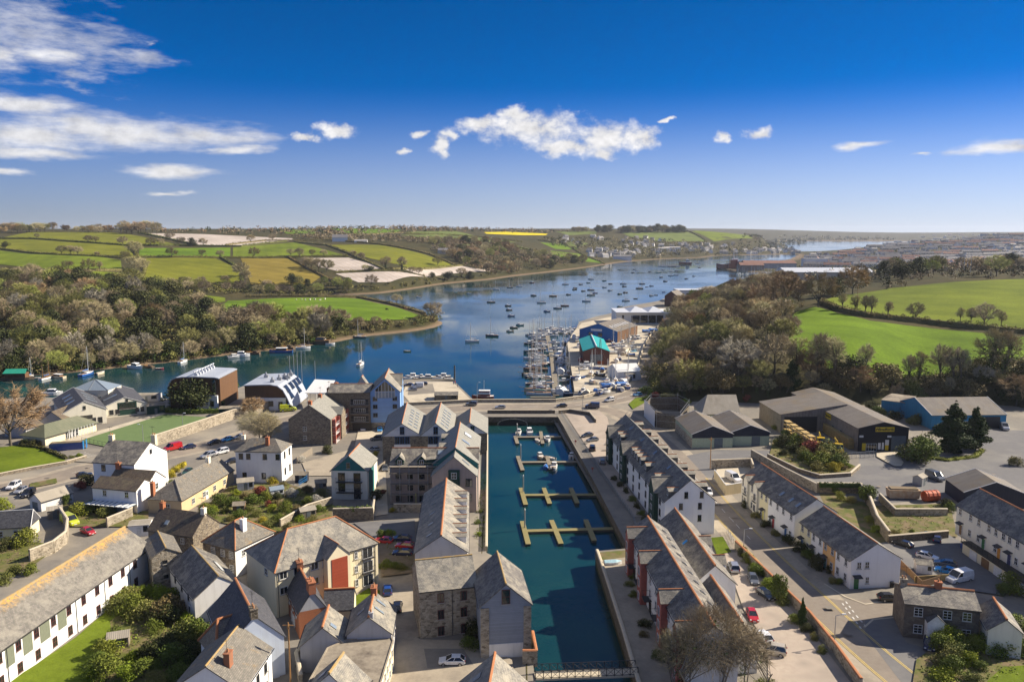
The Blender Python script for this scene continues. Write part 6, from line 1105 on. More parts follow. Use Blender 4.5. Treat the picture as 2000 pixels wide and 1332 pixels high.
# stone mill and grey boarded gable by the basin
h=House('stone_mill','three storey rubble stone mill with dark red windows facing the white hatchback','warehouse',wall=STONE_L,roof=SLATE_PALE,eav=((819.5,1154.5),(932,1142.5)),D=9.5,R1=(818.8,1094.5),base=(821.5,1247),ridge=LICH)
h.win('F',[h.L*.36,h.L*.76],[h.E-2.3,h.E-5.1,h.E-7.9],1.05,1.6,'r',1,0);h.pipe('F',h.L*.56)
g=House('grey_boarded_mill','tall grey weatherboarded gable with stone corners rising from the basin','warehouse',wall=GREYB,roof=SLATE,gab=((938,1182),(1037.5,1180.5),(988,1140.5),(971,1077.5)),base=(931,1284),bl=True,ridge=LICH)
g.panel('stone_pier','A',.55+0,-.4,1.15,g.E+.1,STONE_L,.12);g.panel('stone_pier','A',g.D-.62,-.4,1.3,g.E+.1,STONE_L,.14);g.win('A',g.D/2,g.E+.2,1.3,2.3,'r',0,1);g.panel('white_plinth','A',g.D/2,-.3,g.D-2.4,2.6,WHITE2,.1);g.panel('stone_flank','F',g.L/2,-3,g.L,g.E+3,STONE_L,.05)
House('slated_house','pale slated roof with terracotta ridge cut by the bottom edge, beside the footbridge','house',wall=WHITE2,roof=SLATE_PALE,gab=((897,1332),(1037,1338),(978.7,1276),(925,1338)),eh=5.5,ridge=TERRA,rr=.2).skylight('K',3,.5,1.2,2.2)
# cream flats with a red stair tower
h=House('cream_flats','cream three storey flats under a big hipped slate roof with terracotta hips','apartments',wall=CREAM,roof=SLATE_PALE,eav=((537.5,1117),(737.5,1058.7)),C=(475,1076),rise=4.4,eh=8.3,hip=(5.2,5.2),ridge=TERRA)
L_=h.L
uT=h.u_at(662,1092,h.ze-1,-1.7);h.dormer('F',uT,4.4,-1.7,.3,2.2,CREAM,SLATE_PALE,TERRA,name='stair_tower',wins=False,ground=True);rp=MB();rp.box(-1.55,1.55,-.06,.02,0,h.E-.1);h.place('red_cladding',rp.mesh('red_cladding',[REDP]),'F',uT+.1,.1,1.72)
for f in(.07,.2,.36,.47):h.win('F',L_*f,[h.E-1.6,h.E-4.3],1.4,1.3,'w',1,0)
h.win('F',L_*.77,[h.E-1.9,h.E-4.5,h.E-7.1],.7,1.3,'w')
for zz in(h.E-2.4,h.E-5.0,h.E-7.6):
 h.win('F',L_*.89,max(.1,zz),2.1,2.05,'w',1,0,sill=False)
 if zz>1.5:h.balcony('F',L_*.89,zz-.05,2.6,.5)
h.pipe('F',L_*.97);h.pipe('F',L_*.02);h.win('A',[h.D*.3],[h.E-1.7],1.2,1.2,'w')
# ---- the cluster of old houses at the bottom
def brick_house():
 h=House('brick_house','red brick house with blue black slates and stout chimneys in the lane','house',wall=BRICK,roof=SLATE_DARK,eav=((583.5,1195.5),(560,1145)),R1=(609,1153),base=(586,1250),gmat=GREYW,ridge=TERRA,rr=.2)
 h.chimney(.5,h.H,1.4,2.2,1.1,BRICK,2);h.chimney(h.L-.5,h.H,1.0,1.4,1.0,BRICK,2);h.row('F',3,h.E-1.9,.9,1.4,'w');h.row('F',2,.6,.9,1.5,'w',.3);h.door('F',h.L*.45,'white')
brick_house()
House('rear_annex','low dark slated annex behind the brick house with two white flues','house',wall=CREAM,roof=SLATE_DARK,eav=((690,1187),(632,1190)),D=5,rise=2.2,eh=3.4,ridge=TERRA,rr=.2)
House('grey_gabled_house','grey rendered gable with pale slates left of the flat roof','house',wall=GREYW,roof=SLATE_PALE,gab=((586,1262),(675,1258),(629,1225.7),(627,1184)),eh=4.2,ridge=TERRA,rr=.2).skylight('F',2.2,.6,.9,1.2)
h=House('grey_gabled_house','grey gable with lichened slates and two slot rooflights right of the flat roof','house',wall=GREYW,roof=SLATE_PALE,gab=((676,1238),(762,1238),(719.8,1205),(731,1155.7)),eh=5.2,ridge=TERRA,rr=.2);h.skylight('F',h.L*.45,.62,.55,1.8);h.skylight('F',h.L*.75,.62,.55,1.8);h.chimney(.4,h.H*.9,.5,.6,.6,GREYW,1);h.chimney(h.L-.4,h.H,1.0,1.4,.9,BRICK,2);h.row('F',3,2.8,.9,1.3,'w');h.skylight('K',h.L*.5,.5,1.0,1.4)
fr_=[P(a,b,7.4)for a,b in((679,1250),(762,1241),(768,1252),(742,1338),(600,1338),(640,1266))]
r=thing('flat_roofed_building','long cream building with a stained flat felt roof at the bottom of the lane','building',(0,0,0));b=MB();b.prism([(p.x,p.y)for p in fr_],2.6,7.3);b.build('wall',[CREAM],r);b=MB();b.prism([(p.x,p.y)for p in fr_],7.3,7.45);b.build('flat_roof',[FLATR],r)
b=MB()
for a,c in zip(fr_,fr_[1:]+fr_[:1]):b.tube((a.x,a.y,7.5),(c.x,c.y,7.5),.14,.14,4)
b.build('parapet',[PAVE],r)
for t_ in(.12,.3,.48,.66,.84):
 for zz in(3.6,5.6):a=fr_[2].lerp(fr_[3],t_);d=(fr_[3]-fr_[2]).normalized();f,p,sl=win_mesh(1.0,1.3,'w',1,1,True);n=Vector((-d.y,d.x));n=n if n.x>0 else-n;o=link('window',f,r,(a.x+n.x*.03,a.y+n.y*.03,zz),atan2(n.y,n.x)+pi/2);link('pane',p,o)
House('slated_house','pale slated gable with an orange lichened ridge and one square rooflight at the bottom edge','house',wall=WHITE2,roof=SLATE_PALE,gab=((622,1316),(722,1325),(668.7,1276),(621,1313)),eh=5.0,ridge=LICH,rr=.2).skylight('K',3.0,.5,1.3,1.4,LAMPW)
h=House('dark_slated_house','long house with dark weathered slates and a grey end gable above the hedge','house',wall=WHITE2,roof=SLATE,gab=((376,1170),(470,1143),(426.6,1124.7),(375,1066)),eh=4.6,ridge=LICH);h.skylight('F',h.L*.45,.45,5.0,.8,LAMPW);h.row('K',3,h.E-1.7,.8,1.1,'d');h.door('K',h.L*.2,'black')
h=House('dark_slated_house','tall house with a great dark roof, terracotta ridge and pale blue end gable','house',wall=render_wall('pale_blue_render',(.60,.66,.74),am=.3),roof=SLATE_DARK,gab=((432,1262),(553,1248),(496,1202),(459.6,1130.6)),eh=6.2,ridge=TERRA,rr=.2);h.chimney(.4,h.H,1.0,1.6,1.0,STONE_D,2);h.row('F',2,3.4,.9,1.3,'d')
House('slated_wing','short wing with pale slates and terracotta ridge facing the overgrown garden','house',wall=WHITE,roof=SLATE_OLD,eav=((456,1228),(392,1248)),R1=(470,1197),eh=4.2,hip=(0,1.5),ridge=TERRA,rr=.2)
h=House('slated_cottage','white walled cottage with brown grey slates at the lower left of the lane','house',wall=WHITE,roof=SLATE_OLD,eav=((529.6,1264),(472,1348)),R1=(466,1221.7),eh=6.0,ridge=LICH);h.row('F',3,3.6,.9,1.4,'d');h.row('F',3,.8,.9,1.4,'d');h.chimney(h.L*.75,h.H*.6,.5,1.2,.8,BRICK,1)
h=House('stone_cottage','rubble stone gable with two tiny windows at the end of the white terrace','cottage',wall=STONE_L,roof=SLATE_OLD,gab=((298,1091),(353,1077),(323.6,1070),(308,1038)),eh=6.4,ridge=LICH);h.win('A',h.D*.55,[h.E-1.6,h.E-4.4],.8,.7,'d',0,0)
h=House('brown_roofed_house','stone house with a mossy brown tiled roof and one rooflight','house',wall=STONE,roof=SLATE_BROWN,eav=((376.5,1046),(289,1033)),R1=(401,1002.5),eh=5.0);h.skylight('F',h.L*.68,.35,.9,1.0);h.chimney(.4,h.H,1.0,.9,.8,PALE,1);h.chimney(h.L-.4,h.H,1.0,.9,.8,BRICK,2);h.row('F',3,3.0,.9,1.2,'w')
h=House('stone_front_house','house with sash windows in a stone front, pale hipped slates and a white chimney','house',wall=STONE,roof=SLATE_OLD,eav=((459,1072.5),(534,1038)),C=(378,1064.5),rise=3.4,eh=5.6,hip=(4.2,4.2),ridge=TERRA);h.win('A',[h.D*f for f in(.12,.38,.68)],[3.6,.9],1.1,1.4,'w',2,3);h.chimney(h.L*.45,h.H*.55,.6,1.0,.9,WHITE,1);h.panel('white_flank','F',h.L/2,-.3,h.L+.05,h.E,WHITE,.05);h.win('F',[h.L*.2,h.L*.7],3.6,.9,1.2,'w')
# white terrace, bottom left
h=House('white_terrace','long white cottage terrace with an orange lichened slate roof beside the lawn','terrace',wall=WHITE,roof=SLATE_LICHEN,eav=((296,1066),(-60,1310)),R1=(243,1030),base=(299,1124),ridge=LICH,rr=.22)
for px,py in[(291,1078),(263,1100),(239,1112),(215,1131),(189,1148),(162,1160),(133,1178),(103,1202),(70,1228),(35,1254),(-2,1283)]:
 u=h.u_at(px,py,h.ze-1);
 if u<h.L-.5:h.win('F',max(.7,u),[h.E-1.95,.55],1.0,1.55,'r',1,1)
for a_,b_ in((145,5),):
 for px0,px1,py in[(128,112,1188),(96,77,1212),(62,44,1238),(27,10,1265)]:u0,u1=h.u_at(px0,py,h.ze-1),h.u_at(px1,py+14,h.ze-1);h.panel('sage_cladding','F',(u0+u1)/2,2.6,abs(u1-u0),h.E-2.7,SAGED,.05)
for px,py in((147,1172),(203,1135),(252,1105),(12,1270)):h.pipe('F',h.u_at(px,py,h.ze))
h.skylight('F',h.u_at(15,1262,h.ze),.8,1.0,1.6)
# left: bungalow, white houses
h=House('cream_bungalow','cream bungalow with a grey hipped roof at the left edge','bungalow',wall=YELLOW,roof=SLATE_DARK,eav=((58,1026),(-40,1032)),C=(116,1008),rise=2.6,eh=3.0,hip=(0.01,0),ridge=FR['w'],rr=.08);h.win('F',[2.5,6],.9,1.5,1.2,'w')
h=House('white_house','tall white house with a grey slate roof and two ochre chimneys above the road','house',wall=WHITE,roof=SLATE,gab=((262,907),(326,880),(291,864),(222.5,856)),base=(326,946));h.chimney(h.L-.6,h.H,1.2,1.2,.9,CREAM,2);h.chimney(.7,h.H*.6,1.2,1.2,.9,CREAM,2);h.win('A',h.D*.5,h.E+1.0,.8,1.1,'d');h.win('K',h.L*.75,[h.E-2.2],1.1,1.6,'d');h.win('A',h.D*.75,2.6,1.2,1.9,'d')
h=House('white_house','lower white range with a dark brown slate roof before the tall white house','house',wall=WHITE,roof=SLATE_BROWN,gab=((289,947),(325,931),(304,919.5),(228,914)),eh=5.4);h.chimney(h.L*.95,h.H,1.3,1.2,.8,BRICK,1);h.win('A',h.D*.5,[3.4,.8],1.1,1.5,'w')
h=House('white_house','white front with a low dark roof and a striped glass lean-to','house',wall=WHITE,roof=SLATE_BROWN,eav=((266,958),(180,950.5)),D=6,rise=1.7,base=(268,1004));h.win('F',[h.L*.22,h.L*.72],h.E-1.9,1.0,1.4,'w')
lt=MB();n=9
for i in range(n):a=i/n;lt.box(h.L*(.02+.96*a),h.L*(.02+.96*(a+.55/n)),min(-3*h.sg,0),max(-3*h.sg,0),2.5,2.6)
lo_=lt.build('lean_to_roof',[FR['w']],h.root);g=MB();g.box(0,h.L,min(-3*h.sg,0),max(-3*h.sg,0),2.44,2.52);g.build('lean_to_glass',[SKYG],lo_);g=MB();[g.box(x-.05,x+.05,-3*h.sg-.05,-3*h.sg+.05,0,2.5)for x in(0,h.L*.5,h.L)];g.build('lean_to_post',[FR['w']],lo_)
h=House('tan_bungalow','tan bungalow with a long brown grey hipped roof and white framed porch','bungalow',wall=TANW,roof=SLATE_OLD,eav=((354,977),(456,917)),C=(295,970),rise=3.2,eh=3.4,hip=(4.5,0),ridge=GRIDGE);h.row('F',4,1.0,1.2,1.3,'w');h.chimney(h.L*.8,h.H,1.2,1.0,.9,PALE,1);h.win('A',h.D*.45,1.0,1.8,1.3,'w',2);h.door('F',h.L*.45,'white',panes=True);h.chimney(.8,h.D*.9,.3,.9,.8,BRICK,1)
h=House('white_house','white house with a shallow hipped slate roof and a blue railed terrace','house',wall=WHITE,roof=SLATE_OLD,eav=((549,882),(459.5,880)),C=(580,867),rise=2.4,base=(550,943),hip=(3,3));h.win('F',[h.L*f for f in(.08,.36,.72,.88)],[h.E-2.2],1.1,1.5,'d');h.win('F',[h.L*f for f in(.4,.82)],[1.0],1.1,1.6,'d');h.win('A',[h.D*.3,h.D*.75],[h.E-2.4,1.6],1.0,1.8,'d');h.chimney(h.L-.7,h.H,.7,.9,.8,PALE,1);h.chimney(h.L*.35,h.H*.5,.8,.9,.8,BRICK,1)
h=House('teal_gabled_house','cream house with a teal boarded gable and flower filled balconies','house',wall=PALE,roof=SLATE_SMOOTH,gab=((647.5,919),(717.8,920),(681,891),(702.5,867)),base=(718.5,976),gmat=TEALB,ridge=TERRA,over=.25);c=h.D/2
h.win('A',c+.2,h.E+.6,.9,1.5,'g');h.win('A',[c-1.9,c+1.9],[h.E-2.6,h.E-5.2],1.7,2.1,'d',1,0,sill=False);h.win('A',c-1.9,.2,1.7,2.0,'d',1,0,sill=False)
for zz in(h.E-2.7,h.E-5.3):h.balcony('A',c,zz,6.4,.9)
h.panel('teal_flank','F',h.L*.4,0,h.L*.5,h.E-.2,TEALB)
h=House('garage','small white garage with a pale sheeted roof beside the parked cars','garage',wall=WHITE2,roof=SHEETP,gab=((52,975),(83,978.5),(67.5,965),(130,947)),eh=2.4);h.door('A',h.D/2,'grey',2.2,2.0)
# ---- right of the basin
h=House('dormered_apartments','long white and green apartment range with two ranks of slate dormers','apartments',wall=WHITE,roof=SLATE,gab=((1298.6,979.4),(1396.4,976.4),(1349,937.4),(1222,810.5)),base=(1394,1042),ridge=GRIDGE,over=.3)
D_=h.D;h.win('A',[D_*.58,D_*.27],h.E+.6,.8,1.4,'d');h.win('A',[D_*.68,D_*.3],[h.E-1.9,h.E-4.6],.8,1.4,'d')
for px,py in[(1194,848),(1221,884),(1281,958)]:h.dormer('K',h.u_at(px,py,h.ze,h.D),4.4,-1.0,.4,2.8,GREENB,SLATE_PALE,GRIDGE,name='green_bay',ground=True,wz=[1.0,3.4,5.6],ww=1.3,wh=1.2)
for px,py in[(1209,840),(1213,858),(1236,882),(1241,892),(1246,901),(1252,910),(1262,920),(1281,937),(1306,968)]:h.dormer('K',min(h.L-1,max(1,h.u_at(px,py,h.ze+1.2,h.D-1))),2.5,.8,2.3,.4,HUNG,SLATE_PALE,TERRA,ww=1.2)
for px,py in[(1252,838),(1268,856),(1282,870),(1300,888),(1319,903),(1338,920),(1352,938),(1376,962)]:h.dormer('F',min(h.L-1,max(1,h.u_at(px,py,h.ze+1.2,1))),2.7,.8,2.3,.4,HUNG,SLATE_PALE,TERRA,ww=1.2)
for i in range(9):h.win('K',h.L*(.06+.1*i),[h.E-1.8,h.E-4.4,.7],1.1,1.5,'d')
for i in range(4):h.skylight('K',h.L*(.2+.2*i),.78,.9,1.2)
h=House('red_bayed_terrace','waterside terrace with dark slates, terracotta ridges and four red gabled bays','terrace',wall=WHITE2,roof=SLATE,gab=((1331,1262),(1424,1248),(1394.5,1222),(1265,1009)),eh=7.4,ridge=TERRA,rr=.2)
for px,py in[(1236,1052),(1261,1094),(1301,1172),(1334,1240)]:h.dormer('K',min(h.L-1.2,h.u_at(px,py,h.ze,h.D)),2.8,-1.1,.5,1.5,REDC,SLATE_PALE,TERRA,name='red_bay',ground=True,wz=[.6,3.0,5.2],ww=1.1,wh=1.4)
for i in range(10):u=h.L*(.05+.1*i);h.win('K',u,[h.E-2.0,h.E-4.6],1.1,1.5,'w');
for i in range(6):u=h.L*(.08+.155*i);h.balcony('K',u,2.7,2.2,1.3);h.win('K',u,.1,1.6,2.1,'d',1,0,sill=False)
for i in range(11):h.skylight('F',h.L*(.06+.085*i),.35,.8,.9,FR['d'])
a=House('rear_terrace','longer slate roofed range behind the red bayed terrace, one blue rooflight','terrace',wall=WHITE,roof=SLATE,gab=((1358.8,1139),(1444.7,1141),(1396.6,1104),(1318,992.7)),base=(1443,1180),ridge=TERRA,rr=.2)
for i in range(12):a.skylight('K',a.L*(.06+.075*i),.18,.45,.7,FR['d'])
a.skylight('K',a.L*.48,.55,.9,1.3,PAINT['bright blue']);a.dormer('F',a.L*.3,2.6,-.6,.4,1.2,WHITE,SLATE_PALE,TERRA,ground=True,name='porch_bay');a.dormer('F',a.L*.62,2.6,-.6,.4,1.2,WHITE,SLATE_PALE,TERRA,ground=True,name='porch_bay')
b=House('rear_terrace','shorter lower slate roofed range stepping towards the bare tree','terrace',wall=WHITE2,roof=SLATE,gab=((1423.5,1243),(1497.6,1256),(1450,1216.6),(1388,1124)),base=(1494,1322),ridge=TERRA,rr=.2)
for i in range(8):b.skylight('K',b.L*(.08+.11*i),.2,.45,.7,FR['d'])
b.win('A',[b.D*.3],[b.E-2],.9,1.3,'w')
for GL,GR,AP,R2,lb in[((1356,850),(1431,845.5),(1392.5,832.3),(1356.4,802),'navy gabled shed with a stone flank, left of a matching pair'),((1431.5,845.5),(1505,843),(1466,830.8),(1424.8,801.5),'navy gabled shed with sage panels, right of a matching pair')]:
 h=House('workshop_shed',lb,'shed',wall=SAGE,roof=SHEET,gab=(GL,GR,AP,R2),eh=4.2,gmat=NAVYB,verge=FR['w'],nogutter=True);h.panel('navy_band','A',h.D/2,h.E-1.2,h.D+.02,1.25,NAVYB,.05);h.panel('roller_door','A',h.D*.35,0,2.6,2.9,DOORC['roller'],.07);h.panel('stone_flank','K',h.L/2,-.2,h.L,3.0,STONE_L,.06)
ft=[(1260,812),(1281,834),(1327,838),(1345,812),(1322,800),(1270,800)];pp=pxpoly(ft,3.0);r=thing('derelict_house','roofless derelict house wrapped in white sheeting and scaffold poles','ruin',(0,0,0));b=MB()
for i,(p,q)in enumerate(zip(pp,pp[1:]+pp[:1])):b.face([(*p,2.6),(*q,2.6),(*q,8.2-(i%3)*.8),(*p,8.2-((i+2)%3)*.8)])
b.build('ruined_wall',[STONE_D],r);s=MB();p,q=Vector((*pp[0],0)),Vector((*pp[1],0));s.face([(p.x-.5,p.y-.4,3),(q.x-.5,q.y-.4,3),(q.x-.5,q.y-.4,8.6),(p.x-.5,p.y-.4,9.0)]);s.build('white_sheeting',[FR['w']],r);s=MB();[s.tube((p_[0],p_[1]-.8,3),(p_[0],p_[1]-.8,9.4),.05)for p_ in pp];[s.tube((*a_,z),(*c_,z),.05)for z in(5.2,7.4,8.6)for a_,c_ in zip(pp,pp[1:]+pp[:1])];s.build('scaffold_pole',[STEEL],r)
House('grey_roofed_house','cream house with a pale grey roof under the trees behind the navy sheds','house',wall=YELLOW,roof=SHEETP,eav=((1446,808),(1372,808)),R1=(1437,771),eh=4.4,hip=(0,3)).row('F',3,1.5,1.0,1.3,'b')
# builders' yard
h=House('builders_warehouse',"long weathered sheet warehouse with a black front and yellow builders' merchant sign",'warehouse',wall=GREYSH,roof=SHEET,gab=((1679,836.5),(1775,835),(1727,824.5),(1587.5,757)),base=(1679,882),bl=True,over=.4,nogutter=True)
h.panel('black_front','A',h.D/2,-.2,h.D+.1,h.E+.2,BLACKB,.05);D_=h.D;k=MB();w_=D_/2;k.face([(-w_,-.07,h.E),(w_,-.07,h.E),(0,-.07,h.Z-.1)]);h.place('black_gable',k.mesh('black_gable',[BLACKB]),'A',D_/2,0)
fx=lambda f:D_*(1-f)
def text(body,size,m,parent=None,name='sign_lettering',ext=.02,align='CENTER'):
 cu=bpy.data.curves.new(name,'FONT');cu.body=body;cu.size=size;cu.align_x=align;cu.align_y='CENTER';cu.extrude=ext;cu.materials.append(m);cu.offset=size*.022
 o=bpy.data.objects.new('lettering_source',cu);C.objects.link(o);bpy.context.view_layer.update();me=bpy.data.meshes.new_from_object(o.evaluated_get(bpy.context.evaluated_depsgraph_get()));bpy.data.objects.remove(o);return link(name,me,parent)
YSIGN=plain('sign_yellow',(.72,.50,.02),.5)
def sign(hh,face,a,z,w,h_,body,sz):
 b=MB();b.box(-w/2,w/2,-.16,.0,-h_/2,h_/2);o=hh.place('sign_board',b.mesh('sign_board',[YSIGN]),face,a,z,.06);t=text(body,sz,BLACKP,o);t.rotation_euler=(pi/2,0,0);t.location=(w*.06,-.2,0);em=MB();q=h_*.28;em.poly([(-q,-.19,-q),(q,-.19,-q),(q,-.19,q*.5),(0,-.19,q*1.2),(-q,-.19,q*.5)],[(0,1,2,3,4)]);eo=link('emblem',em.mesh('emblem',[BLACKP]),o,(-w*.42,0,0));em2=MB();em2.box(-q*.35,q*.35,-.21,-.2,-q,q*.2);link('emblem_mark',em2.mesh('emblem_mark',[YSIGN]),o,(-w*.42,0,0));return o
sign(h,'A',fx(.52),h.E-.4,5.6,1.35,'Bradfords',1.15)
for f,w_ in((.12,.8),(.58,.7)):h.panel('yellow_panel','A',fx(f),.3,w_+.3,2.2,YSIGN,.1)
h.win('A',[fx(.27)],.1,3.2,2.3,'w',3,0,sill=False);h.panel('white_notice','A',fx(.43),.6,.8,2.0,LAMPW,.12);h.panel('white_notice','A',fx(.50),.5,.6,2.2,LAMPW,.12);h.panel('white_notice','A',fx(.58),1.9,1.1,1.6,LAMPW,.12);h.panel('roller_door','A',fx(.81),0,4.3,4.6,DOORC['roller'],.1);h.panel('white_notice','A',fx(.06),4.3,1.2,.6,LAMPW,.1);h.panel('white_notice','A',fx(.62),4.2,1.2,.6,LAMPW,.1)
sign(h,'K',h.L*.40,h.E-1.3,4.0,1.7,'Bradfords',.85);h.win('K',[h.L*.22,h.L*.33],2.4,1.4,1.3,'g',2)
BW=h
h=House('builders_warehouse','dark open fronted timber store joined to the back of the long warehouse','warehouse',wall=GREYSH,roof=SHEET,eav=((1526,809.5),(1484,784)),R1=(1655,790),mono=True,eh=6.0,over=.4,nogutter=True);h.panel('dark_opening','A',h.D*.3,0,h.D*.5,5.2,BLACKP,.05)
h=House('blue_shed','wide shed with sky blue cladding and a grey sheet roof behind two conifers','shed',wall=CYANS,roof=SHEET,eav=((1820,811),(1966,809.5)),R1=(1787,776.5),base=(1822,838),verge=FR['w'],nogutter=True);h.win('F',[h.L*.5],1.2,2.4,1.4,'w',2);h.panel('dark_door','F',h.L*.8,0,6,4.0,BLACKP);h.panel('grey_annex_door','F',h.L*.62,0,2,2.8,DOORC['grey'])
House('blue_shed','low flat roofed annex left of the sky blue shed','shed',wall=CYANS,roof=FLATR,eav=((1770,787),(1722,781)),D=14,rise=.4,eh=5.2,nogutter=True)
House('brown_roofed_shed','shed with a ribbed brown grey sheet roof above the sunken yard','shed',wall=NAVYB,roof=SHEET,eav=((1884,961),(1847,934)),R1=(1946,942),eh=3.6,nogutter=True,verge=FR['w'])
def terrace(name,E1,E2,R1,base,specs,roof,group,ridge=None,bz=3.0,zg=3.0,dbg=False):
 """a row of separate houses under one line of eaves; specs: (from, to, wall, label, fittings)"""
 t=House('measure','measure',eav=(E1,E2),R1=R1,base=base,wall=WHITE,roof=roof,bz=bz,zg=zg,dbg=dbg);L_,ze,zr,D=t.L,t.ze,t.zr,t.D;O,u,sg=t.O.copy(),t.u.copy(),t.sg
 for ch in list(t.root.children_recursive):bpy.data.objects.remove(ch)
 bpy.data.objects.remove(t.root);out=[]
 q=Vector((-u.y,u.x,0))*sg
 for a,b,wm,lb,fit in specs:
  A=O+u*(L_*a+.015);B=O+u*(L_*b-.015);A.z=B.z=ze;h=House(name,lb,'house',group,wm,roof,zg,ridge,eav=(proj(A),proj(B)),D=D if q.y>0 else-D,rise=zr-ze,eh=ze-zg,ox=.0 if 0<a else.12,over=.3);fit(h);out.append(h)
 return out
def fit_a(col,door,n=2,side=None):
 def f(h):
  L_=h.L;h.win('F',[L_*.22,L_*.78],h.E-1.75,.95,1.35,'w');h.win('F',L_*(.25 if door>.5 else.78),.8,.95,1.4,'w');h.door('F',L_*door,col,canopy=SLATE_DARK)
  if side:side(h)
 return f
def end_fit(h):
 h.win('A',[h.D*.16,h.D*.32],h.E-1.7,.85,1.3,'w');h.door('A',h.D*.12,'green',canopy=SLATE_DARK);h.win('A',h.D*.34,.9,.7,1.3,'w');h.win('F',[h.L*.3,h.L*.8],[h.E-1.75,.9],.95,1.4,'w')
def juliet(h):
 h.win('F',[h.L*.3,h.L*.75],[h.E-2.0,.5],1.1,1.6,'w');h.dormer('F',h.L*.3,2.0,-.5,.3,.9,PALE,SLATE_PALE,TERRA,name='gabled_bay',ground=True,wz=[.6,3.2],ww=1.2,wh=1.7);h.balcony('F',h.L*.3,3.0,1.8,.9)
SG='terraced houses along the right hand road'
terrace('terraced_house',(1552.6,1004),(1449,929.7),(1595.4,974.7),(1551.5,1061.4),[(0,.24,WHITE,'white terraced house with a blue door and tall white end wall',fit_a('blue',.55,2,lambda h:(h.skylight('F',h.L*.3,.35,.9,1.4),h.skylight('F',h.L*.8,.35,.9,1.4)))),(.24,.46,WHITE,'white terraced house with a red door',fit_a('red',.5,2,lambda h:h.skylight('F',h.L*.5,.35,.9,1.4))),(.46,.62,YELLOW,'pale terraced house with a yellow door',fit_a('yellow',.5)),(.62,.82,PALE,'pale terraced house with a gabled bay, second from the fenced yard',juliet),(.82,1,PALE,'end terraced house with a gabled bay beside the fenced yard',juliet)],SLATE,SG,TERRA)
terrace('terraced_house',(1663,1094),(1563.8,1017.5),(1713.6,1061.4),(1660,1150),[(0,.28,WHITE,'white end terraced house with a green side door at the road corner',end_fit),(.28,.52,ORANGE,'orange terraced house with a pale blue door',fit_a('teal',.75)),(.52,.76,WHITE,'white terraced house next to the orange one',fit_a('grey',.75)),(.76,1,YELLOW,'pale yellow terraced house at the step in the roofs',fit_a('blue',.75))],SLATE,SG,TERRA)
terrace('terraced_house',(1869.5,985),(2060,1093),(1914.5,955),(1869,1037),[(0,.22,PALE,'cream terraced house at the left end above the garages',fit_a('brown',.3)),(.22,.42,PALE,'cream terraced house with a dark green door above the garages',fit_a('green',.55)),(.42,.56,PALE,'cream terraced house with an orange door above the garages',fit_a('orange',.55)),(.56,.7,PALE,'cream terraced house with a navy door above the garages',fit_a('navy',.3)),(.7,1,PALE,'cream terraced house with a lime door above the garages',fit_a('lime',.3))],SLATE,'terraced houses above the garages',TERRA,bz=5.6,zg=5.6)
h=House('stone_cottage','dark stone cottage with white sashes, white gabled porch and terracotta ridge','cottage',wall=STONE_G,roof=SLATE,eav=((1767.5,1177),(1915,1192)),D=7.5,R1=(1764.5,1141),base=(1770,1243),ridge=TERRA,rr=.2)
for px in(1794,1851,1890):h.win('F',h.u_at(px,1190,h.ze-1),h.E-2.0,1.3,1.45,'w',1,2)
for px in(1793,1849,1888):h.win('F',h.u_at(px,1220,h.ze-3),.9,1.3,1.45,'w',1,2)
h.chimney(.5,h.H,1.0,1.0,.8,STONE_L,2);h.chimney(h.L*.52,h.H,1.0,1.0,.8,BRICK,1);h.dormer('F',h.u_at(1821,1230,h.ze-3),2.4,-1.8,-2.6 if 0 else-1.9,1.2,FR['w'],SLATE_DARK,wins=False,ground=True,name='porch');pu=h.u_at(1821,1230,h.ze-3);d_=MB();d_.box(-.45,.45,-.05,.03,0,2.0);h.place('porch_door',d_.mesh('porch_door',[DOORC['white']]),'F',pu,.05,1.84)
w=House('stone_cottage','pale walled wing with a hipped slate roof at the right of the stone cottage','cottage',wall=PALE,roof=SLATE,gab=((1931,1228),(1998,1237),(1966,1210),(1940,1168)),eh=4.4,ridge=TERRA,rr=.2)
# ---- boatyard buildings
h=House('boat_shed','blue sheeted boat shed with a brown grey roof and a row of pale rooflights','boat shed',wall=BLUES,roof=SHEET,gab=((1134.7,643),(1206,648.5),(1168.7,632),(1209.5,620.8)),eh=6.6,verge=FR['w'],nogutter=True)
for i in range(7):h.skylight('F',h.L*(.12+.12*i),.45,1.6,3.2,LAMPW)
h.panel('brown_flank','F',h.L/2,-.2,h.L,h.E,TIMBER,.08);h.win('A',[h.D*.45,h.D*.7],3.2,2.6,2.2,'d');h.panel('white_sign','A',h.D*.55,h.E-.4,7,1.3,LAMPW)
h=House('boat_shed','brown clad boat shed under a bright turquoise roof with a pale stripe','boat shed',wall=BROWNBR,roof=TEALR,gab=((1138,687),(1188.5,685),(1165,677),(1155,654)),eh=7.0,ridge=FR['w'],rr=.3,nogutter=True);h.panel('shed_door','A',h.D*.5,0,6,5.4,DOORC['grey'])
p0=P(1203,634,3);p1=P(1300,622,3);wx=p1.x-p0.x;r=thing('clubhouse','long white modern clubhouse with a flat roof, glazed front and shallow white canopies','clubhouse',p0);b=MB();b.box(0,wx,0,26,0,8.4);b.build('wall',[WHITE],r);b=MB();b.box(-.4,wx*.8,-3.6,26.4,8.4,8.9);b.build('flat_roof',[METALR],r)
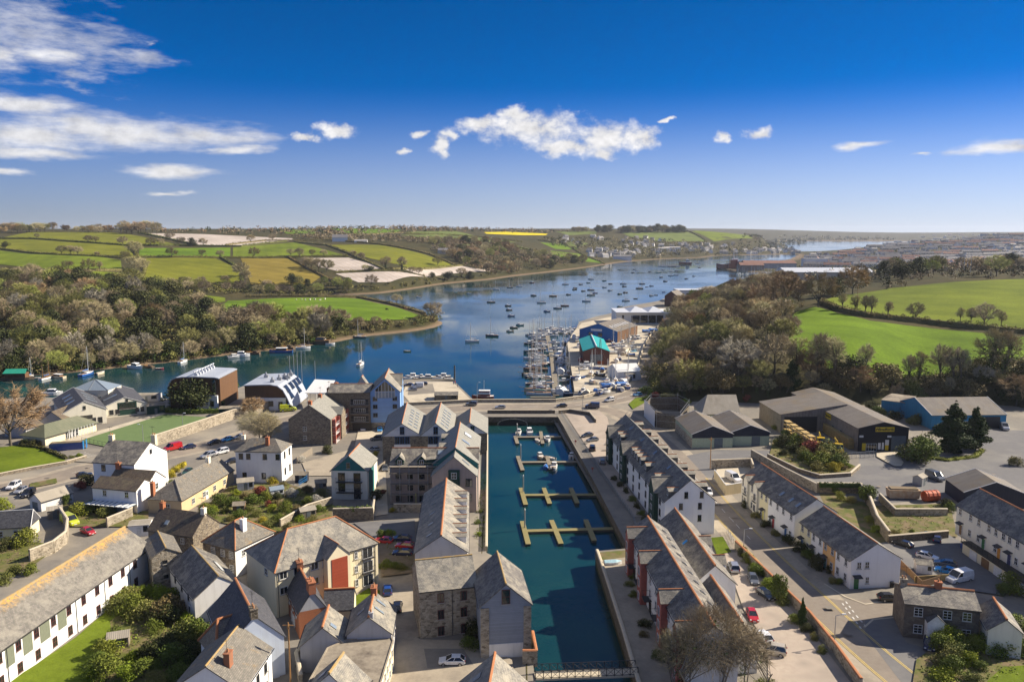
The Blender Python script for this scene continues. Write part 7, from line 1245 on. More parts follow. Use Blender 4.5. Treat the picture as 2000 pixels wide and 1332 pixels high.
b=MB();[b.loft([[(x,-2,8.9),(x+wx*.28,-2,8.9),(x+wx*.28,26,8.9),(x,26,8.9)],[(x+5,10,11.4),(x+wx*.28-5,10,11.4),(x+wx*.28-5,14,11.4),(x+5,14,11.4)]])for x in(wx*.22,wx*.52)];b.build('roof_canopy',[METALR],r);g=MB();g.box(wx*.25,wx*.78,-.1,.05,1,6.4);g.build('glazed_front',[GLASS],r);f=MB();[f.box(x,x+.25,-3.4,-3.1,0,8.4)for x in np.linspace(wx*.25,wx*.78,5)];f.build('column',[FR['w']],r);g=MB();g.box(wx*.10,wx*.13,-.1,.05,3.2,6.6);g.build('window',[GLASS],r)
h=House('quay_shed','dark red brown gabled shed at the far end of the yard','shed',wall=BROWNBR,roof=SHEET,gab=((1298,578),(1323,579),(1311,569),(1324,566)),eh=9,nogutter=True)
p0=P(1324,589,3);p1=P(1366,584,3);r=thing('white_quay_building','white flat roofed quay building beside the red brown shed','building',p0);b=MB();b.box(0,p1.x-p0.x,0,22,0,10);b.build('wall',[WHITE],r);b=MB();[b.box(3+4.5*i,5.5+4.5*i,-.1,.05,z,z+1.6)for i in range(4)for z in(2,6)];b.build('window',[GLASS],r);b=MB();b.box(-.3,p1.x-p0.x+.3,-.3,22.3,10,10.5);b.build('flat_roof',[METALR],r)
# ------------------------------------------------------------------ roads, yards and lawns
MAIN=smooth_path([tuple(P(a,b)[:2])for a,b in[(-90,968),(60,944),(180,914),(310,889),(400,871),(480,851),(545,826),(620,810),(720,808),(820,804),(920,796),(1020,795),(1110,793),(1185,784),(1240,768),(1266,740),(1274,705),(1285,672),(1300,645),(1322,616),(1362,585),(1395,570)]],6)
HILL=smooth_path([tuple(P(a,b)[:2])for a,b in[(1160,797),(1205,806),(1252,832),(1300,870),(1345,918),(1385,965),(1426,1012),(1512,1100),(1588,1171),(1625,1207),(1705,1279),(1790,1350),(1880,1430)]],6)
PAVEC=nm('pinkish_paving',(.33,.27,.22),(.39,.33,.265),1.2,.9,.15,(.27,.23,.19),.15,world=True)
sheet('pavement',ribbon(MAIN,13),PAVE,world=True);sheet('pavement',ribbon(HILL,11),PAVE,world=True);sheet('garden',[(1600,964),(1690,966),(1712,1030),(1738,1062),(1722,1078),(1612,990)],ROUGHG)
sheet('yard',[(1325,893),(1400,878),(1500,880),(1560,905),(1600,932),(1678,918),(1678,886),(1780,884),(1850,888),(1918,876),(1915,838),(2060,842),(2060,985),(1850,975),(1700,984),(1600,955),(1490,915),(1400,935),(1360,930)],DARKT)
sheet('road',ribbon(MAIN,8.6),ROAD,world=True);sheet('road',ribbon(HILL,6.2),ROAD,world=True)
sheet('road',[(1600,1165),(1645,1172),(1745,1168),(1830,1150),(1960,1160),(1960,1175),(1750,1192),(1700,1225),(1690,1265),(1660,1250)],ROAD)
sheet('pavement',[(1690,1210),(1745,1205),(1770,1255),(1830,1270),(1800,1332),(1770,1345),(1690,1240)],DARKT)
def line(pts,w,m,off=0.,name='road_marking',dash=None,z=None):
 for a,b in zip(pts,pts[1:]):
  pass
 if not dash:return sheet(name,ribbon(pts,w,off),m,world=True)
 out=[];acc=0
 for a,b in zip(pts,pts[1:]):
  a=Vector(a);b=Vector(b);l=(b-a).length;t=0
  while t<l:
   if(acc+t)%(dash*2)<.01 or True:
    e=min(l,t+dash);
    if int((acc+t)/dash)%2==0:out.append((a.lerp(b,t/l),a.lerp(b,e/l)))
    t=e
  acc+=l
 mb=MB();_lay[0]+=.004
 for p,q in out:
  r=ribbon([tuple(p),tuple(q)],w,off);mb.face([(x,y,_lay[0])for x,y in r])
 o=mb.build(name,m);return tag(o,kind='structure')
for o_ in(-2.9,-2.6,2.9,2.6):line(HILL[26:],.13,YELP,o_)
line(MAIN[10:60],.14,WHITEP,0.,dash=2.2);line(MAIN[66:110],.25,WHITEP,0.3,dash=5);line(MAIN[84:118],.22,WHITEP,-3.7);line(HILL[8:40],.12,WHITEP,0.,dash=2.5)
line([tuple(P(a,b)[:2])for a,b in[(1645,1178),(1665,1205),(1682,1228)]],.25,WHITEP,dash=.8);line([tuple(P(a,b)[:2])for a,b in[(1652,1175),(1672,1202),(1690,1222)]],.25,WHITEP,dash=.8)
line([tuple(P(a,b)[:2])for a,b in[(1688,1225),(1705,1210),(1745,1206)]],.35,BUFF);line([tuple(P(a,b)[:2])for a,b in[(1610,1140),(1650,1165),(1690,1180),(1745,1172)]],.35,BUFF)
for i in range(8):
 a=P(1196+i*9,779-i*1.2);line([tuple(a[:2]),(a.x+1.6,a.y+1.2)],.2,WHITEP)
sheet('quay_paving',[(795,747),(884,746),(920,781),(860,785),(800,786),(786,770)],CONC);sheet('quay_paving',[(800,750),(845,750),(850,768),(796,772)],TARMAC)
sheet('car_park',[(1102,806),(1170,802),(1186,815),(1205,900),(1228,955),(1255,1010),(1236,1010),(1180,925)],PAVEC)
for i in range(6):
 a=P(1128+i*6,832+i*9);line([tuple(a[:2]),(a.x+5,a.y+.6)],.12,WHITEP)
sheet('quay_paving',[(1172,1088),(1236,1086),(1290,1240),(1320,1345),(1252,1345),(1215,1225),(1184,1130)],PAVE);sheet('quay_paving',[(1170,1080),(1226,1075),(1232,1088),(1176,1095)],ROUGHG)
sheet('parking',[(1412,1078),(1440,1080),(1505,1150),(1580,1228),(1660,1332),(1690,1350),(1500,1350),(1500,1262),(1452,1190)],PAVEC)
sheet('square',[(772,1225),(822,1250),(935,1252),(1000,1290),(1010,1350),(740,1350),(762,1280)],PAVE);sheet('square',[(828,1268),(905,1268),(925,1300),(835,1306)],TARMAC);sheet('lane',[(740,1150),(805,1120),(820,1245),(775,1250),(752,1200)],PAVE);sheet('car_park',[(690,1022),(810,1015),(812,1080),(745,1092),(742,1060)],DARKT)
sheet('lane',[(470,1085),(500,1090),(560,1150),(588,1245),(600,1345),(545,1345),(552,1250),(520,1180)],TARMAC)
sheet('courtyard',[(690,885),(700,840),(765,838),(752,905),(758,1005),(725,1010),(722,930)],CONC);sheet('courtyard',[(590,905),(680,880),(650,930),(600,930)],PAVE)
sheet('bowling_green',[(152,862),(318,810),(450,818.5),(308,867),(208,874)],nm('bowling_turf',(.10,.15,.055),(.12,.175,.065),.5,.95,.1,world=True));sheet('path',[(104,868),(318,806),(324,809),(150,863),(120,874)],CONC);sheet('forecourt',[(150,878),(205,876),(215,890),(185,905),(120,900),(100,885)],TARMAC)
for i in range(5):a=P(168+i*5,884+i*1.6);line([tuple(a[:2]),(a.x-2.5,a.y-3)],.15,WHITEP)
sheet('park_lawn',[(-60,882),(40,870),(95,882),(135,904),(60,918),(-60,932)],LAWN);sheet('garden',[(1502,893),(1560,921),(1600,933),(1658,929),(1676,914),(1640,898),(1600,880),(1530,855),(1510,860)],ROUGHG);sheet('verge',[(60,945),(110,935),(112,944),(55,955)],ROUGHG)
sheet('terrace_lawn',[(-10,1350),(70,1300),(150,1245),(220,1185),(300,1140),(330,1140),(300,1190),(240,1225),(230,1290),(180,1350)],LAWN);sheet('garden',[(215,1215),(300,1150),(345,1160),(390,1215),(400,1260),(330,1350),(170,1350),(225,1290)],ROUGHG)
sheet('garden',[(390,1000),(450,950),(560,945),(648,975),(650,1015),(560,1070),(470,1030),(400,1015)],ROUGHG);sheet('garden',[(120,985),(290,1000),(290,1030),(140,1030)],ROUGHG);sheet('garden',[(-60,1055),(60,1060),(120,1065),(60,1110),(-60,1140)],ROUGHG);sheet('flats_lawn',[(685,1172),(720,1150),(742,1155),(740,1178),(690,1190)],LAWN);sheet('garden',[(740,1060),(810,1060),(812,1120),(745,1128)],DIRT)
sheet('boatyard',[(1122,766),(1118,735),(1112,700),(1108,672),(1118,652),(1135,632),(1200,618),(1290,630),(1268,660),(1250,690),(1246,720),(1230,745),(1190,765)],CONC)
sheet('verge',[(1228,790),(1240,779),(1262,775),(1258,788),(1236,800)],LAWN);sheet('garden',[(1690,990),(1855,985),(1870,1050),(1760,1045),(1725,1050)],ROUGHG);sheet('parking',[(1720,1062),(1850,1045),(1885,1065),(1985,1140),(1960,1165),(1860,1150),(1760,1160),(1765,1110)],DARKT)
sheet('garden',[(1790,1290),(1830,1262),(1920,1255),(2060,1250),(2060,1350),(1780,1350)],ROUGHG);sheet('garden_lawn',[(1930,1330),(1960,1305),(2050,1298),(2050,1350),(1920,1350)],LAWN);sheet('verge',[(1388,1052),(1412,1050),(1428,1080),(1400,1085)],LAWN);sheet('yard',[(1400,918),(1470,912),(1480,935),(1450,955),(1420,962),(1392,940)],CONC);sheet('verge',[(1560,748),(1700,775),(1800,785),(1700,790),(1600,790)],ROUGHG);sheet('ramp',[(1712,886),(1752,884),(1765,905),(1760,912),(1746,912),(1712,893)],CONC)
# ------------------------------------------------------------------ walls, rails and the basin
def wall(pts,h,w,m,label,cap=None,name='stone_wall',group=None,z=3.0,px=True,h2=None):
 q=[P(a,b,z)for a,b in pts]if px else[Vector(p)for p in pts];r=thing(name,label,'wall' if 'fence' not in name else 'fence',q[0],0,group);b=MB();c=MB();n=len(q)
 for i,(p0,p1)in enumerate(zip(q,q[1:])):
  d=(p1-p0);d.z=0;d.normalize();s=Vector((-d.y,d.x,0))*w/2;o0=p0-q[0]-d*w*.3;o1=p1-q[0]+d*w*.3;ha=h+((h2 or h)-h)*i/max(1,n-1);hb=h+((h2 or h)-h)*(i+1)/max(1,n-1);dn=Vector((0,0,-.4));ua=Vector((0,0,ha+i*.003));ub=Vector((0,0,hb+i*.003))
  b.loft([[o0-s+dn,o0+s+dn,o0+s+ua,o0-s+ua],[o1-s+dn,o1+s+dn,o1+s+ub,o1-s+ub]])
  if cap:k=Vector((0,0,.14));s2=s*1.35;c.loft([[o0-s2+ua,o0+s2+ua,o0+s2*.5+ua+k,o0-s2*.5+ua+k],[o1-s2+ub,o1+s2+ub,o1+s2*.5+ub+k,o1-s2*.5+ub+k]])
 b.build('masonry' if 'fence' not in name else 'boarding',[m],r)
 if cap:c.build('coping',[cap],r)
 return r
wall([(306,870),(380,845),(455,819),(530,800)],3.4,.6,STONE_L,'long rubble stone wall along the bowling green and the road',BUFF)
wall([(640,787),(700,790),(790,792),(925,785.5),(1085,785),(1140,778),(1186,765),(1222,749),(1243,728),(1251,700),(1256,680),(1268,660),(1285,640),(1302,615)],1.1,.5,STONE_L,'low parapet wall sweeping along the river side of the causeway and boatyard',BUFF,'parapet_wall')
wall([(953,807),(1083,807)],1.2,.6,STONE_D,'parapet wall over the dark arch at the head of the basin',BUFF,'parapet_wall');wall([(1092,808),(1112,806),(1152,812),(1163,826)],1.3,.4,STONE_D,'dark angled wall at the corner of the basin car park',BUFF)
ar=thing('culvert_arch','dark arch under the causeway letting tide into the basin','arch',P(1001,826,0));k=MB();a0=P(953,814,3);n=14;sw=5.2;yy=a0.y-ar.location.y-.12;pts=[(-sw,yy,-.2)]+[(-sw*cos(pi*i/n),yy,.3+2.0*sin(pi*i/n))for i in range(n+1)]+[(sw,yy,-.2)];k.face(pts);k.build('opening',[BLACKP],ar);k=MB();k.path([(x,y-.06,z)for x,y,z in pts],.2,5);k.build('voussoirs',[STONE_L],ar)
wall([(1437,1072),(1500,1133),(1580,1212),(1630,1275),(1680,1345)],1.7,.45,STONE_L,'stone wall with terracotta coping between the parking strip and the road',TERRA);wall([(1468,893),(1530,928),(1596,962)],2.2,.5,STONE_L,'stone retaining wall along the back of the upper terrace',BUFF);wall([(1390,916),(1466,913),(1470,925)],2.6,.4,STONE_L,'pale stone wall at the back of the fenced yard',BUFF)
wall([(1395,936),(1417,967),(1448,962)],2.6,.15,boards('cream_fence',(.56,.46,.28),0,.2,.8),'cream boarded fence round the yard with the white van',FR['w'],'board_fence');wall([(1500,893),(1560,922),(1600,934),(1660,930),(1678,914)],1.0,.5,STONE,'curved stone kerb wall round the shrub bank by the builders yard',BUFF);wall([(1596,962),(1680,963),(1698,990),(1712,1028),(1735,1060)],2.6,.5,STONE,'ivy covered stone wall stepping down round the garden plot',BUFF);wall([(1718,978),(1748,1008),(1848,1008)],1.8,.5,STONE_L,'stone wall under the skip yard',BUFF);wall([(1735,1062),(1850,1052)],1.8,.4,STONE_D,'dark wall behind the sunken yard',BUFF)
wall([(60,1098),(105,1080),(130,1060),(133,1035),(118,1012)],2.6,.45,STONE_L,'curved pale stone wall beside the lane at the left',BUFF);wall([(652,1018),(728,1016)],3.0,.4,STONE,'stone wall draped with ivy below the teal gabled house',BUFF);wall([(728,1016),(732,990)],2.6,.4,STONE_L,'short side wall by the teal gabled house',BUFF);wall([(1022,1296),(1047,1296),(1040,1258)],2.2,.4,STONE_L,'stone wall with orange tiles beside the footbridge',TERRA);wall([(548,1030),(600,1000),(648,985)],1.8,.4,STONE_L,'garden wall climbing behind the cream flats',BUFF)
wall([(470,1095),(520,1150),(550,1185)],2.0,.4,STONE_D,'mossy stone wall beside the narrow lane',BUFF);wall([(588,1345),(580,1300),(595,1275)],2.2,.5,STONE_L,'rounded stone wall end in the lane',BUFF);wall([(688,958),(760,905)],1.6,.15,GREYF,'silvered board fence along the court of the stone apartments',None,'board_fence');wall([(580,905),(610,885)],1.8,.15,GREYF,'short silvered fence beside the white house',None,'board_fence');wall([(210,1030),(258,1010),(258,985)],2.2,.4,STONE_L,'plant grown garden wall below the glass lean to',BUFF);wall([(0,930),(60,918),(130,906),(168,895)],.8,.4,STONE,'low stone wall round the park lawn',BUFF);wall([(770,1000),(835,1000)],2.0,.4,STONE_L,'garden wall under the scaffolding',BUFF);wall([(344,1190),(400,1192),(405,1205)],1.6,.5,STONE,'broken mossy wall behind the overgrown garden',None)
wall([(1755,1105),(1800,1150),(1835,1140)],1.6,.12,FENCEW,'brown fence round the end house garden',None,'board_fence');wall([(1786,1140),(1852,1136)],1.5,.12,boards('new_fence',(.46,.32,.12),0,.18,.7),'new yellow wooden fence behind the stone cottage',None,'board_fence');wall([(952,830),(951,960),(950,1075)],.9,.4,STONE_L,'quay edge wall on the west of the basin',BUFF,'quay_wall');wall([(1166,1078),(1184,1130),(1216,1230),(1250,1345)],.5,.5,STONE,'quay edge wall on the east of the basin',BUFF,'quay_wall')
def railing(pts,h,label,z=3.0,m=None,step=1.6,lattice=False,name='railing',cat='railing'):
 q=[P(a,b,z)for a,b in pts];r=thing(name,label,cat,q[0]);po=MB();ra=MB();up=Vector((0,0,1))
 for p0,p1 in zip(q,q[1:]):
  d=p1-p0;n=max(1,int(d.length/step));o=p0-q[0]
  for i in range(n+1):a=o+d*(i/n);po.tube(a,a+up*h,.05,.05,5)
  for t in((1.,.5,.15)if not lattice else(1.,.1)):ra.tube(o+up*h*t,o+d+up*h*t,.04,.04,5)
  if lattice:
   for i in range(n):a=o+d*(i/n);b=o+d*((i+1)/n);ra.tube(a+up*h*.1,b+up*h,.025,.025,4);ra.tube(a+up*h,b+up*h*.1,.025,.025,4)
 po.build('post',[m or FR['d']],r);ra.build('rail',[m or FR['d']],r);return r
railing([(1096,810),(1130,860),(1180,933),(1236,1012),(1245,1040)],1.2,'dark railing along the basin car park edge',3.0,FR['g']);railing([(1420,1038),(1432,1062)],1.2,'short grey railing by the small lawn',3.0,STEEL);railing([(1655,896),(1706,893)],1.8,'galvanised gate across the builders yard entrance',3.0,STEEL,1.2,name='yard_gate',cat='gate');railing([(584,948),(600,938),(596,925)],1.2,'bright blue railings round the white house terrace',4.0,PAINT['bright blue'],1.0)
railing([(208,874),(160,864)],1.6,'dark mesh fence at the near end of the bowling green',3.0,FR['d'],2.0,name='mesh_fence',cat='fence')
fb=thing('footbridge','narrow footbridge with crossed lattice railings over the near end of the basin','footbridge',P(1046,1326,3.2));d=P(1246,1318,3.2)-P(1046,1326,3.2);b=MB();q=Vector((-d.y,d.x,0)).normalized();b.loft([[Vector((0,0,-.3))-q*0,Vector((0,0,-.3))+q*2.0,q*2.0,Vector((0,0,0))],[d+Vector((0,0,-.3)),d+Vector((0,0,-.3))+q*2.0,d+q*2.0,d]]);b.build('deck',[BUFF],fb)
for k_ in(0.05,1.95):
 po=MB();ra=MB();n=13
 for i in range(n+1):a=d*(i/n)+q*k_;po.tube(a,a+Vector((0,0,1.25)),.06,.06,5)
 for t in(.12,1.25):ra.tube(q*k_+Vector((0,0,t)),d+q*k_+Vector((0,0,t)),.05,.05,5)
 for i in range(n):a=d*(i/n)+q*k_;e=d*((i+1)/n)+q*k_;ra.tube(a+Vector((0,0,.1)),e+Vector((0,0,1.2)),.03,.03,4);ra.tube(a+Vector((0,0,1.2)),e+Vector((0,0,.1)),.03,.03,4)
 po.build('post',[FR['d']],fb);ra.build('lattice_railing',[FR['d']],fb)
PONT=boards('pontoon_planks',(.25,.215,.16),0,.25,.7,stain=(.16,.145,.09),am=.6);PONTG=boards('weedy_pontoon_planks',(.26,.22,.10),0,.25,.7,stain=(.19,.18,.05),am=.7);FLOAT=plain('pontoon_float',(.08,.08,.075),.7)
def pontoon(arm,fingers,label,m,piles=()):
 a,b_=P(*arm[0],.6),P(*arm[1],.6);r=thing('pontoon',label,'pontoon',a,0,'pontoons in the basin')
 def deck(p,q_,w,nm2):
  d=q_-p;d.normalize();s=Vector((-d.y,d.x,0))*w/2;o=p-a;e=q_-a;k=MB();z0=Vector((0,0,-.12));k.loft([[o-s+z0,o+s+z0,o+s,o-s],[e-s+z0,e+s+z0,e+s,e-s]]);oo=k.build(nm2,[m],r);k=MB();n=1
  for i in range(n):f=p.lerp(q_,(i+.02)/n)-a;g=p.lerp(q_,(i+.98)/n)-a;z1=Vector((0,0,-.8));z2=Vector((0,0,-.13));s2=s*.9;k.loft([[f-s2+z1,f+s2+z1,f+s2+z2,f-s2+z2],[g-s2+z1,g+s2+z1,g+s2+z2,g-s2+z2]])
  k.build('float',[FLOAT],oo)
 deck(a,b_,1.5,'deck')
 for i,(f,g)in enumerate(fingers):pz=.6+.012*(i+1);deck(P(*f,pz),P(*g,pz),1.15,'finger')
 for p in piles:c=P(*p,.6)-a;k=MB();k.tube(c+Vector((0,0,-3)),c+Vector((0,0,4.2)),.16,.16,8);pl=k.build('mooring_pile',[STEEL],r);k=MB();k.tube(c+Vector((0,0,4.2)),c+Vector((0,0,4.7)),.18,.02,8);k.build('pile_cap',[FR['w']],pl)
pontoon([(1006,853),(1096,852)],[((1006,851),(1011,866)),((1056,842),(1060,866))],'timber pontoon nearest the causeway arch',PONT,[(1010,853)]);pontoon([(1015,902),(1128,901)],[((1011,890),(1021,918)),((1068,890),(1076,916))],'timber pontoon second from the causeway, two boats moored across it',PONT,[(1017,896)]);pontoon([(1021,966),(1168,965)],[((1017,952),(1027,985)),((1062,952),(1074,983)),((1115,952),(1128,982))],'empty pontoon third from the causeway',PONTG,[(1022,960)]);pontoon([(1024,1036),(1208,1031)],[((1020,1017),(1032,1062)),((1077,1015),(1096,1061)),((1144,1014),(1161,1055))],'empty pontoon with weedy yellow planks, nearest the mill',PONTG,[(1025,1030)])
a,b_=P(1087,822,.9),P(1226,1056,.9);r=thing('gangway','long dark floating walkway along the east wall of the basin','walkway',a,0);d=(b_-a);s=Vector((-d.y,d.x,0)).normalized()*1.1;k=MB();z0=Vector((0,0,-.2));k.loft([[-s+z0,s+z0,s,-s],[d-s+z0,d+s+z0,d+s,d-s]]);k.build('deck',[DECK if 0 else GREYF],r);k=MB();[k.tube(s*sx+Vector((0,0,t)),d+s*sx+Vector((0,0,t)),.04,.04,4)for sx in(-1,)for t in(.5,1.0)];[k.tube(d*(i/30)-s,d*(i/30)-s+Vector((0,0,1)),.035,.035,4)for i in range(31)];k.build('handrail',[FR['g']],r)
for px,py in((1124,868),(1157,922)):k=MB();c=P(px,py,3);k.tube((0,0,0),(0,0,.9),.05);k.tube((0,-.12,1.1),(0,.0,1.1),.35,.35,12);tag(k.build('lifebuoy',[REDC],None,c),'orange lifebuoy on the basin railing '+('nearer the causeway' if py<900 else 'half way along the walkway'),'lifebuoy')
mp=thing('marina_pontoon','long timber spine pontoon of the marina','pontoon',P(1086,766,.6));k=MB();sp=[P(x,y,.6)-P(1086,766,.6)for x,y in((1086,772),(1083,735),(1079,700),(1072,668),(1068,650))]
for p,q_ in zip(sp,sp[1:]):dd=(q_-p).normalized();s=Vector((-dd.y,dd.x,0))*1.3;z0=Vector((0,0,-.6));k.loft([[p-s+z0,p+s+z0,p+s,p-s],[q_-s+z0,q_+s+z0,q_+s,q_-s]])
k.build('deck',[PONT],mp)
for i,(x0,x1,y)in enumerate(((1030,1084,737),(1036,1085,775),(1044,1078,693),(1050,1074,661),(1068,1126,650))):k=MB();p=P(x0,y,.55)-P(1086,766,.6);q_=P(x1,y,.55)-P(1086,766,.6);dd=(q_-p).normalized();s=Vector((-dd.y,dd.x,0))*.8;z0=Vector((0,0,-.5));k.loft([[p-s+z0,p+s+z0,p+s,p-s],[q_-s+z0,q_+s+z0,q_+s,q_-s]]);k.build('finger',[PONT],mp)
jt=thing('quay_jetty','floating jetty along the back of the quay car park','jetty',P(790,742,.6));k=MB();q_=P(888,741,.6)-P(790,742,.6);k.loft([[(0,-1,-.6),(0,1.5,-.6),(0,1.5,0),(0,-1,0)],[q_+Vector((0,-1,-.6)),q_+Vector((0,1.5,-.6)),q_+Vector((0,1.5,0)),q_+Vector((0,-1,0))]]);k.build('deck',[PONT],jt);k=MB();k.tube(q_+Vector((0,0,-2)),q_+Vector((0,0,6.5)),.35,.35,8);k.build('mooring_pile',[FLOAT],jt)
# ------------------------------------------------------------------ street furniture and yard things
def lamp(px,py,ty,label,arm=1,ang=0.,z=3.0,col=None):
 b=P(px,py,z);h=ztop(b,ty)-z;r=thing('street_lamp',label,'street lamp',b,ang,'street lamps');k=MB();k.tube((0,0,-.3),(0,0,h),.11,.06,7);k.build('column',[col or STEEL],r);k=MB();k.tube((0,0,h),(arm,0,h+.25),.045,.04,5);ao=k.build('bracket',[col or STEEL],r);k=MB();k.box(arm-.1,arm+.65,-.14,.14,h+.18,h+.34,taper=.8);k.build('lantern',[LAMPW],ao);return r
lamp(1452,1082,1034,'street lamp by the railing at the middle of the right hand road');lamp(1629,1262,1202,'street lamp behind the terracotta capped wall');lamp(281,878,830,'street lamp in front of the bowling green',.8,pi);lamp(358,850,808,'white floodlight column at the edge of the bowling green',.4);lamp(932,788,748,'street lamp on the causeway left of the arch',.6);lamp(1138,803,752,'tall street lamp on the causeway by the blue van',.6);lamp(509,800,766,'street lamp before the white curling roof',.8);lamp(1276,745,715,'street lamp beside the harbour road',.9)
def pole(px,py,ty,label,name='utility_pole',cat='pole',m=None,arm=True,z=3.0,r_=.14):
 b=P(px,py,z)if z is not None else T(px,py);h=ztop(b,ty)-b.z;r=thing(name,label,cat,b);k=MB();k.tube((0,0,-.3),(0,0,h),r_,r_*.7,7);k.build('post',[m or WOODSPAR],r)
 if arm:k=MB();k.box(-.8,.8,-.05,.05,h-.5,h-.38);k.tube((0,0,h-.9),(0,0,h-.3),.2,.2,6);k.build('cross_arm',[m or WOODSPAR],r)
 return r
pole(568,1345,1215,'wooden utility pole in the lane with a tangle of fittings');pole(1387,915,854,'wooden utility pole beside the fenced yard');pole(1674,592,556,'lone power pole in the hedge of the olive field',z=None);pole(526,868,818,'short post with a sign by the bare tree','sign_post','sign',STEEL,False)
for i,(px,ty)in enumerate(((568,698),(576,696),(583,690),(591,688))):pole(px,772,ty-4,'tall silver mast %s of the four in a row on the waterfront'%('first','second','third','last')[i],'flagpole','flagpole',STEEL,False)
pole(617,772,705,'silver mast standing behind the white canopy','flagpole','flagpole',STEEL,False)
def shed(px,py,w,d_,h,ang,wallm,roofm,label,name='garden_shed',rise=.6,z=3.0,door='grey'):
 r=thing(name,label,'shed',P(px,py,z),R(ang));k=MB();k.box(-w/2,w/2,-d_/2,d_/2,-.2,h);[k.face([(x,-d_/2,h),(x,d_/2,h),(x,0,h+rise)])for x in(-w/2,w/2)];k.build('wall',[wallm],r);k=MB()
 for s_ in(-1,1):roofq(k,[(-w/2-.15,s_*(d_/2+.15),h-.05),(w/2+.15,s_*(d_/2+.15),h-.05),(w/2+.15,0,h+rise+.06),(-w/2-.15,0,h+rise+.06)],(0,0,h),0,Vector((1,0,0)),Vector((0,-s_*d_/2,rise)).normalized(),.07)
 k.build('roof',[roofm],r);k=MB();k.box(-.45,.45,-d_/2-.05,-d_/2+.02,0,min(2,h-.1));k.build('door',[DOORC[door]],r);k=MB();k.box(w*.2,w*.42,-d_/2-.04,-d_/2+.02,1,h-.3);k.build('window',[GLASS],r);return r
shed(451,810,7,5,2.8,8,GREENB,FLATR,'dark green bowls shed at the far corner of the green',rise=.3);shed(305,806,6,4,3.0,25,GREENB,FLATR,'dark green bowls hut at the top of the green',rise=.3);shed(290,782,9,4,2.6,5,GREYW,SHEETP,'low pale roofed shed on the quay beside the school',rise=.4)
shed(480,955,4.0,3.5,2.4,20,LILAC,SHEETP,'pale blue summerhouse in the middle gardens');shed(590,940,3,2.4,2.1,0,NAVYB,FLATR,'navy shed beside the blue railed terrace');shed(505,935,5,4,2.6,5,FENCEW,FLATR,'brown flat roofed shed behind the white house',rise=.15);shed(1802,1118,2.8,2.4,2.1,-15,FR['w'],SLATE,'white shed with an open door behind the end house',door='white');shed(233,1262,3.0,2.4,2.0,20,GREYF,SHEETP,'small grey shed among the bushes of the overgrown garden');shed(1228,742,5,4,3,20,LILAC,SLATE,'little pale hut beside the boatyard road');shed(872,779,9,7,2.2,3,STONE_D,SLATE,'dark gabled shelter on the quay beside the causeway');shed(1796,946,3,2.4,2.2,40,STEEL,SHEETP,'small gabled kiosk by the grey van');shed(600,1010,3.5,2.6,2.0,30,GREYF,SHEETP,'weathered shed by the garden wall');shed(1220,690,7,4,2.8,60,PALE,SHEETP,'cream cabin in the boatyard beside the turquoise roof')
shed(276,1042,4.2,3.4,2.6,12,WHITE,SHEETP,'small white lean to between the white terrace and the brown roofed house',rise=.3,door='white');shed(540,968,3.2,2.4,1.9,30,FR['w'],SKYG,'glass greenhouse in the middle gardens','greenhouse',door='white');shed(468,1000,2.6,2.2,2,10,FENCEW,FLATR,'small brown shed among the vegetable beds');shed(627,955,2.8,2.2,2.0,15,GREYF,FLATR,'grey shed beside the wall of the teal gabled house');shed(108,1010,3,2.4,2.1,30,GREYF,SHEETP,'grey shed near the lime green van')
hb=thing('houseboat','houseboat with a bright green tarpaulin roof at the left bank','houseboat',P(36,742,0),R(5));hull(14,4.6,1.3,.6).build('hull',[WOODH,WOODSPAR,WOODSPAR],hb);k=MB();k.box(-5,4,-1.9,1.9,1.1,3.6);k.build('cabin',[TIMBER],hb);k=MB();[roofq(k,[(-5.6,s_*2.4,3.4),(4.6,s_*2.4,3.4),(4.0,0,5.2),(-5,0,5.2)],(0,0,3),0,Vector((1,0,0)),Vector((0,-s_*2.4,1.8)).normalized(),.06)for s_ in(-1,1)];k.build('tarpaulin',[CANVC['green']],hb)
rb=thing('harbour_launch','red harbour launch with a white wheelhouse moored by the causeway','boat',P(943,780,0),R(178));hull(9,3.4,1.5,.5).build('hull',[BP['red'],DECK,TRIM],rb);c_,g_=cabin_mb(-3,2,1.3,1.4,3.6,.5,.2);c_.build('wheelhouse',[BP['red']],rb);g_.build('window',[LAMPW],rb);k=MB();k.box(-3,1.6,-1.2,1.2,3.6,3.8);k.build('roof',[TRIM],rb);k=MB();k.tube((-.5,0,3.6),(-.5,0,8),.07);k.build('mast',[SPAR],rb)
sk=thing('skip_container','blue steel skip with open end doors by the bowls pavilion','skip',P(135,878,3),R(14));k=MB();k.box(-5,4,-1.3,1.3,.1,2.2);k.build('body',[PAINT['blue']],sk);k=MB();k.box(-4.8,3.8,-1.1,1.1,2.2,2.4);k.build('load',[DIRT],sk);k=MB();k.box(4.05,4.15,-1.3,-.05,.1,2.6);k.box(4.6,4.7,.05,1.3,.1,2.6);k.build('end_door',[PAINT['bright blue']],sk)
sk=thing('skip_container','rusty cream skip in the yard above the garden plot','skip',P(1763,972,3),R(-5));k=MB();k.box(-3.4,3.4,-1.2,1.2,.2,2.3,taper=1.1);k.build('body',[nm('rusty_cream',(.50,.42,.30),(.36,.20,.10),1.0)],sk);k=MB();k.box(-3.2,3.2,-1,1,2.3,2.6);k.build('load',[DIRT],sk)
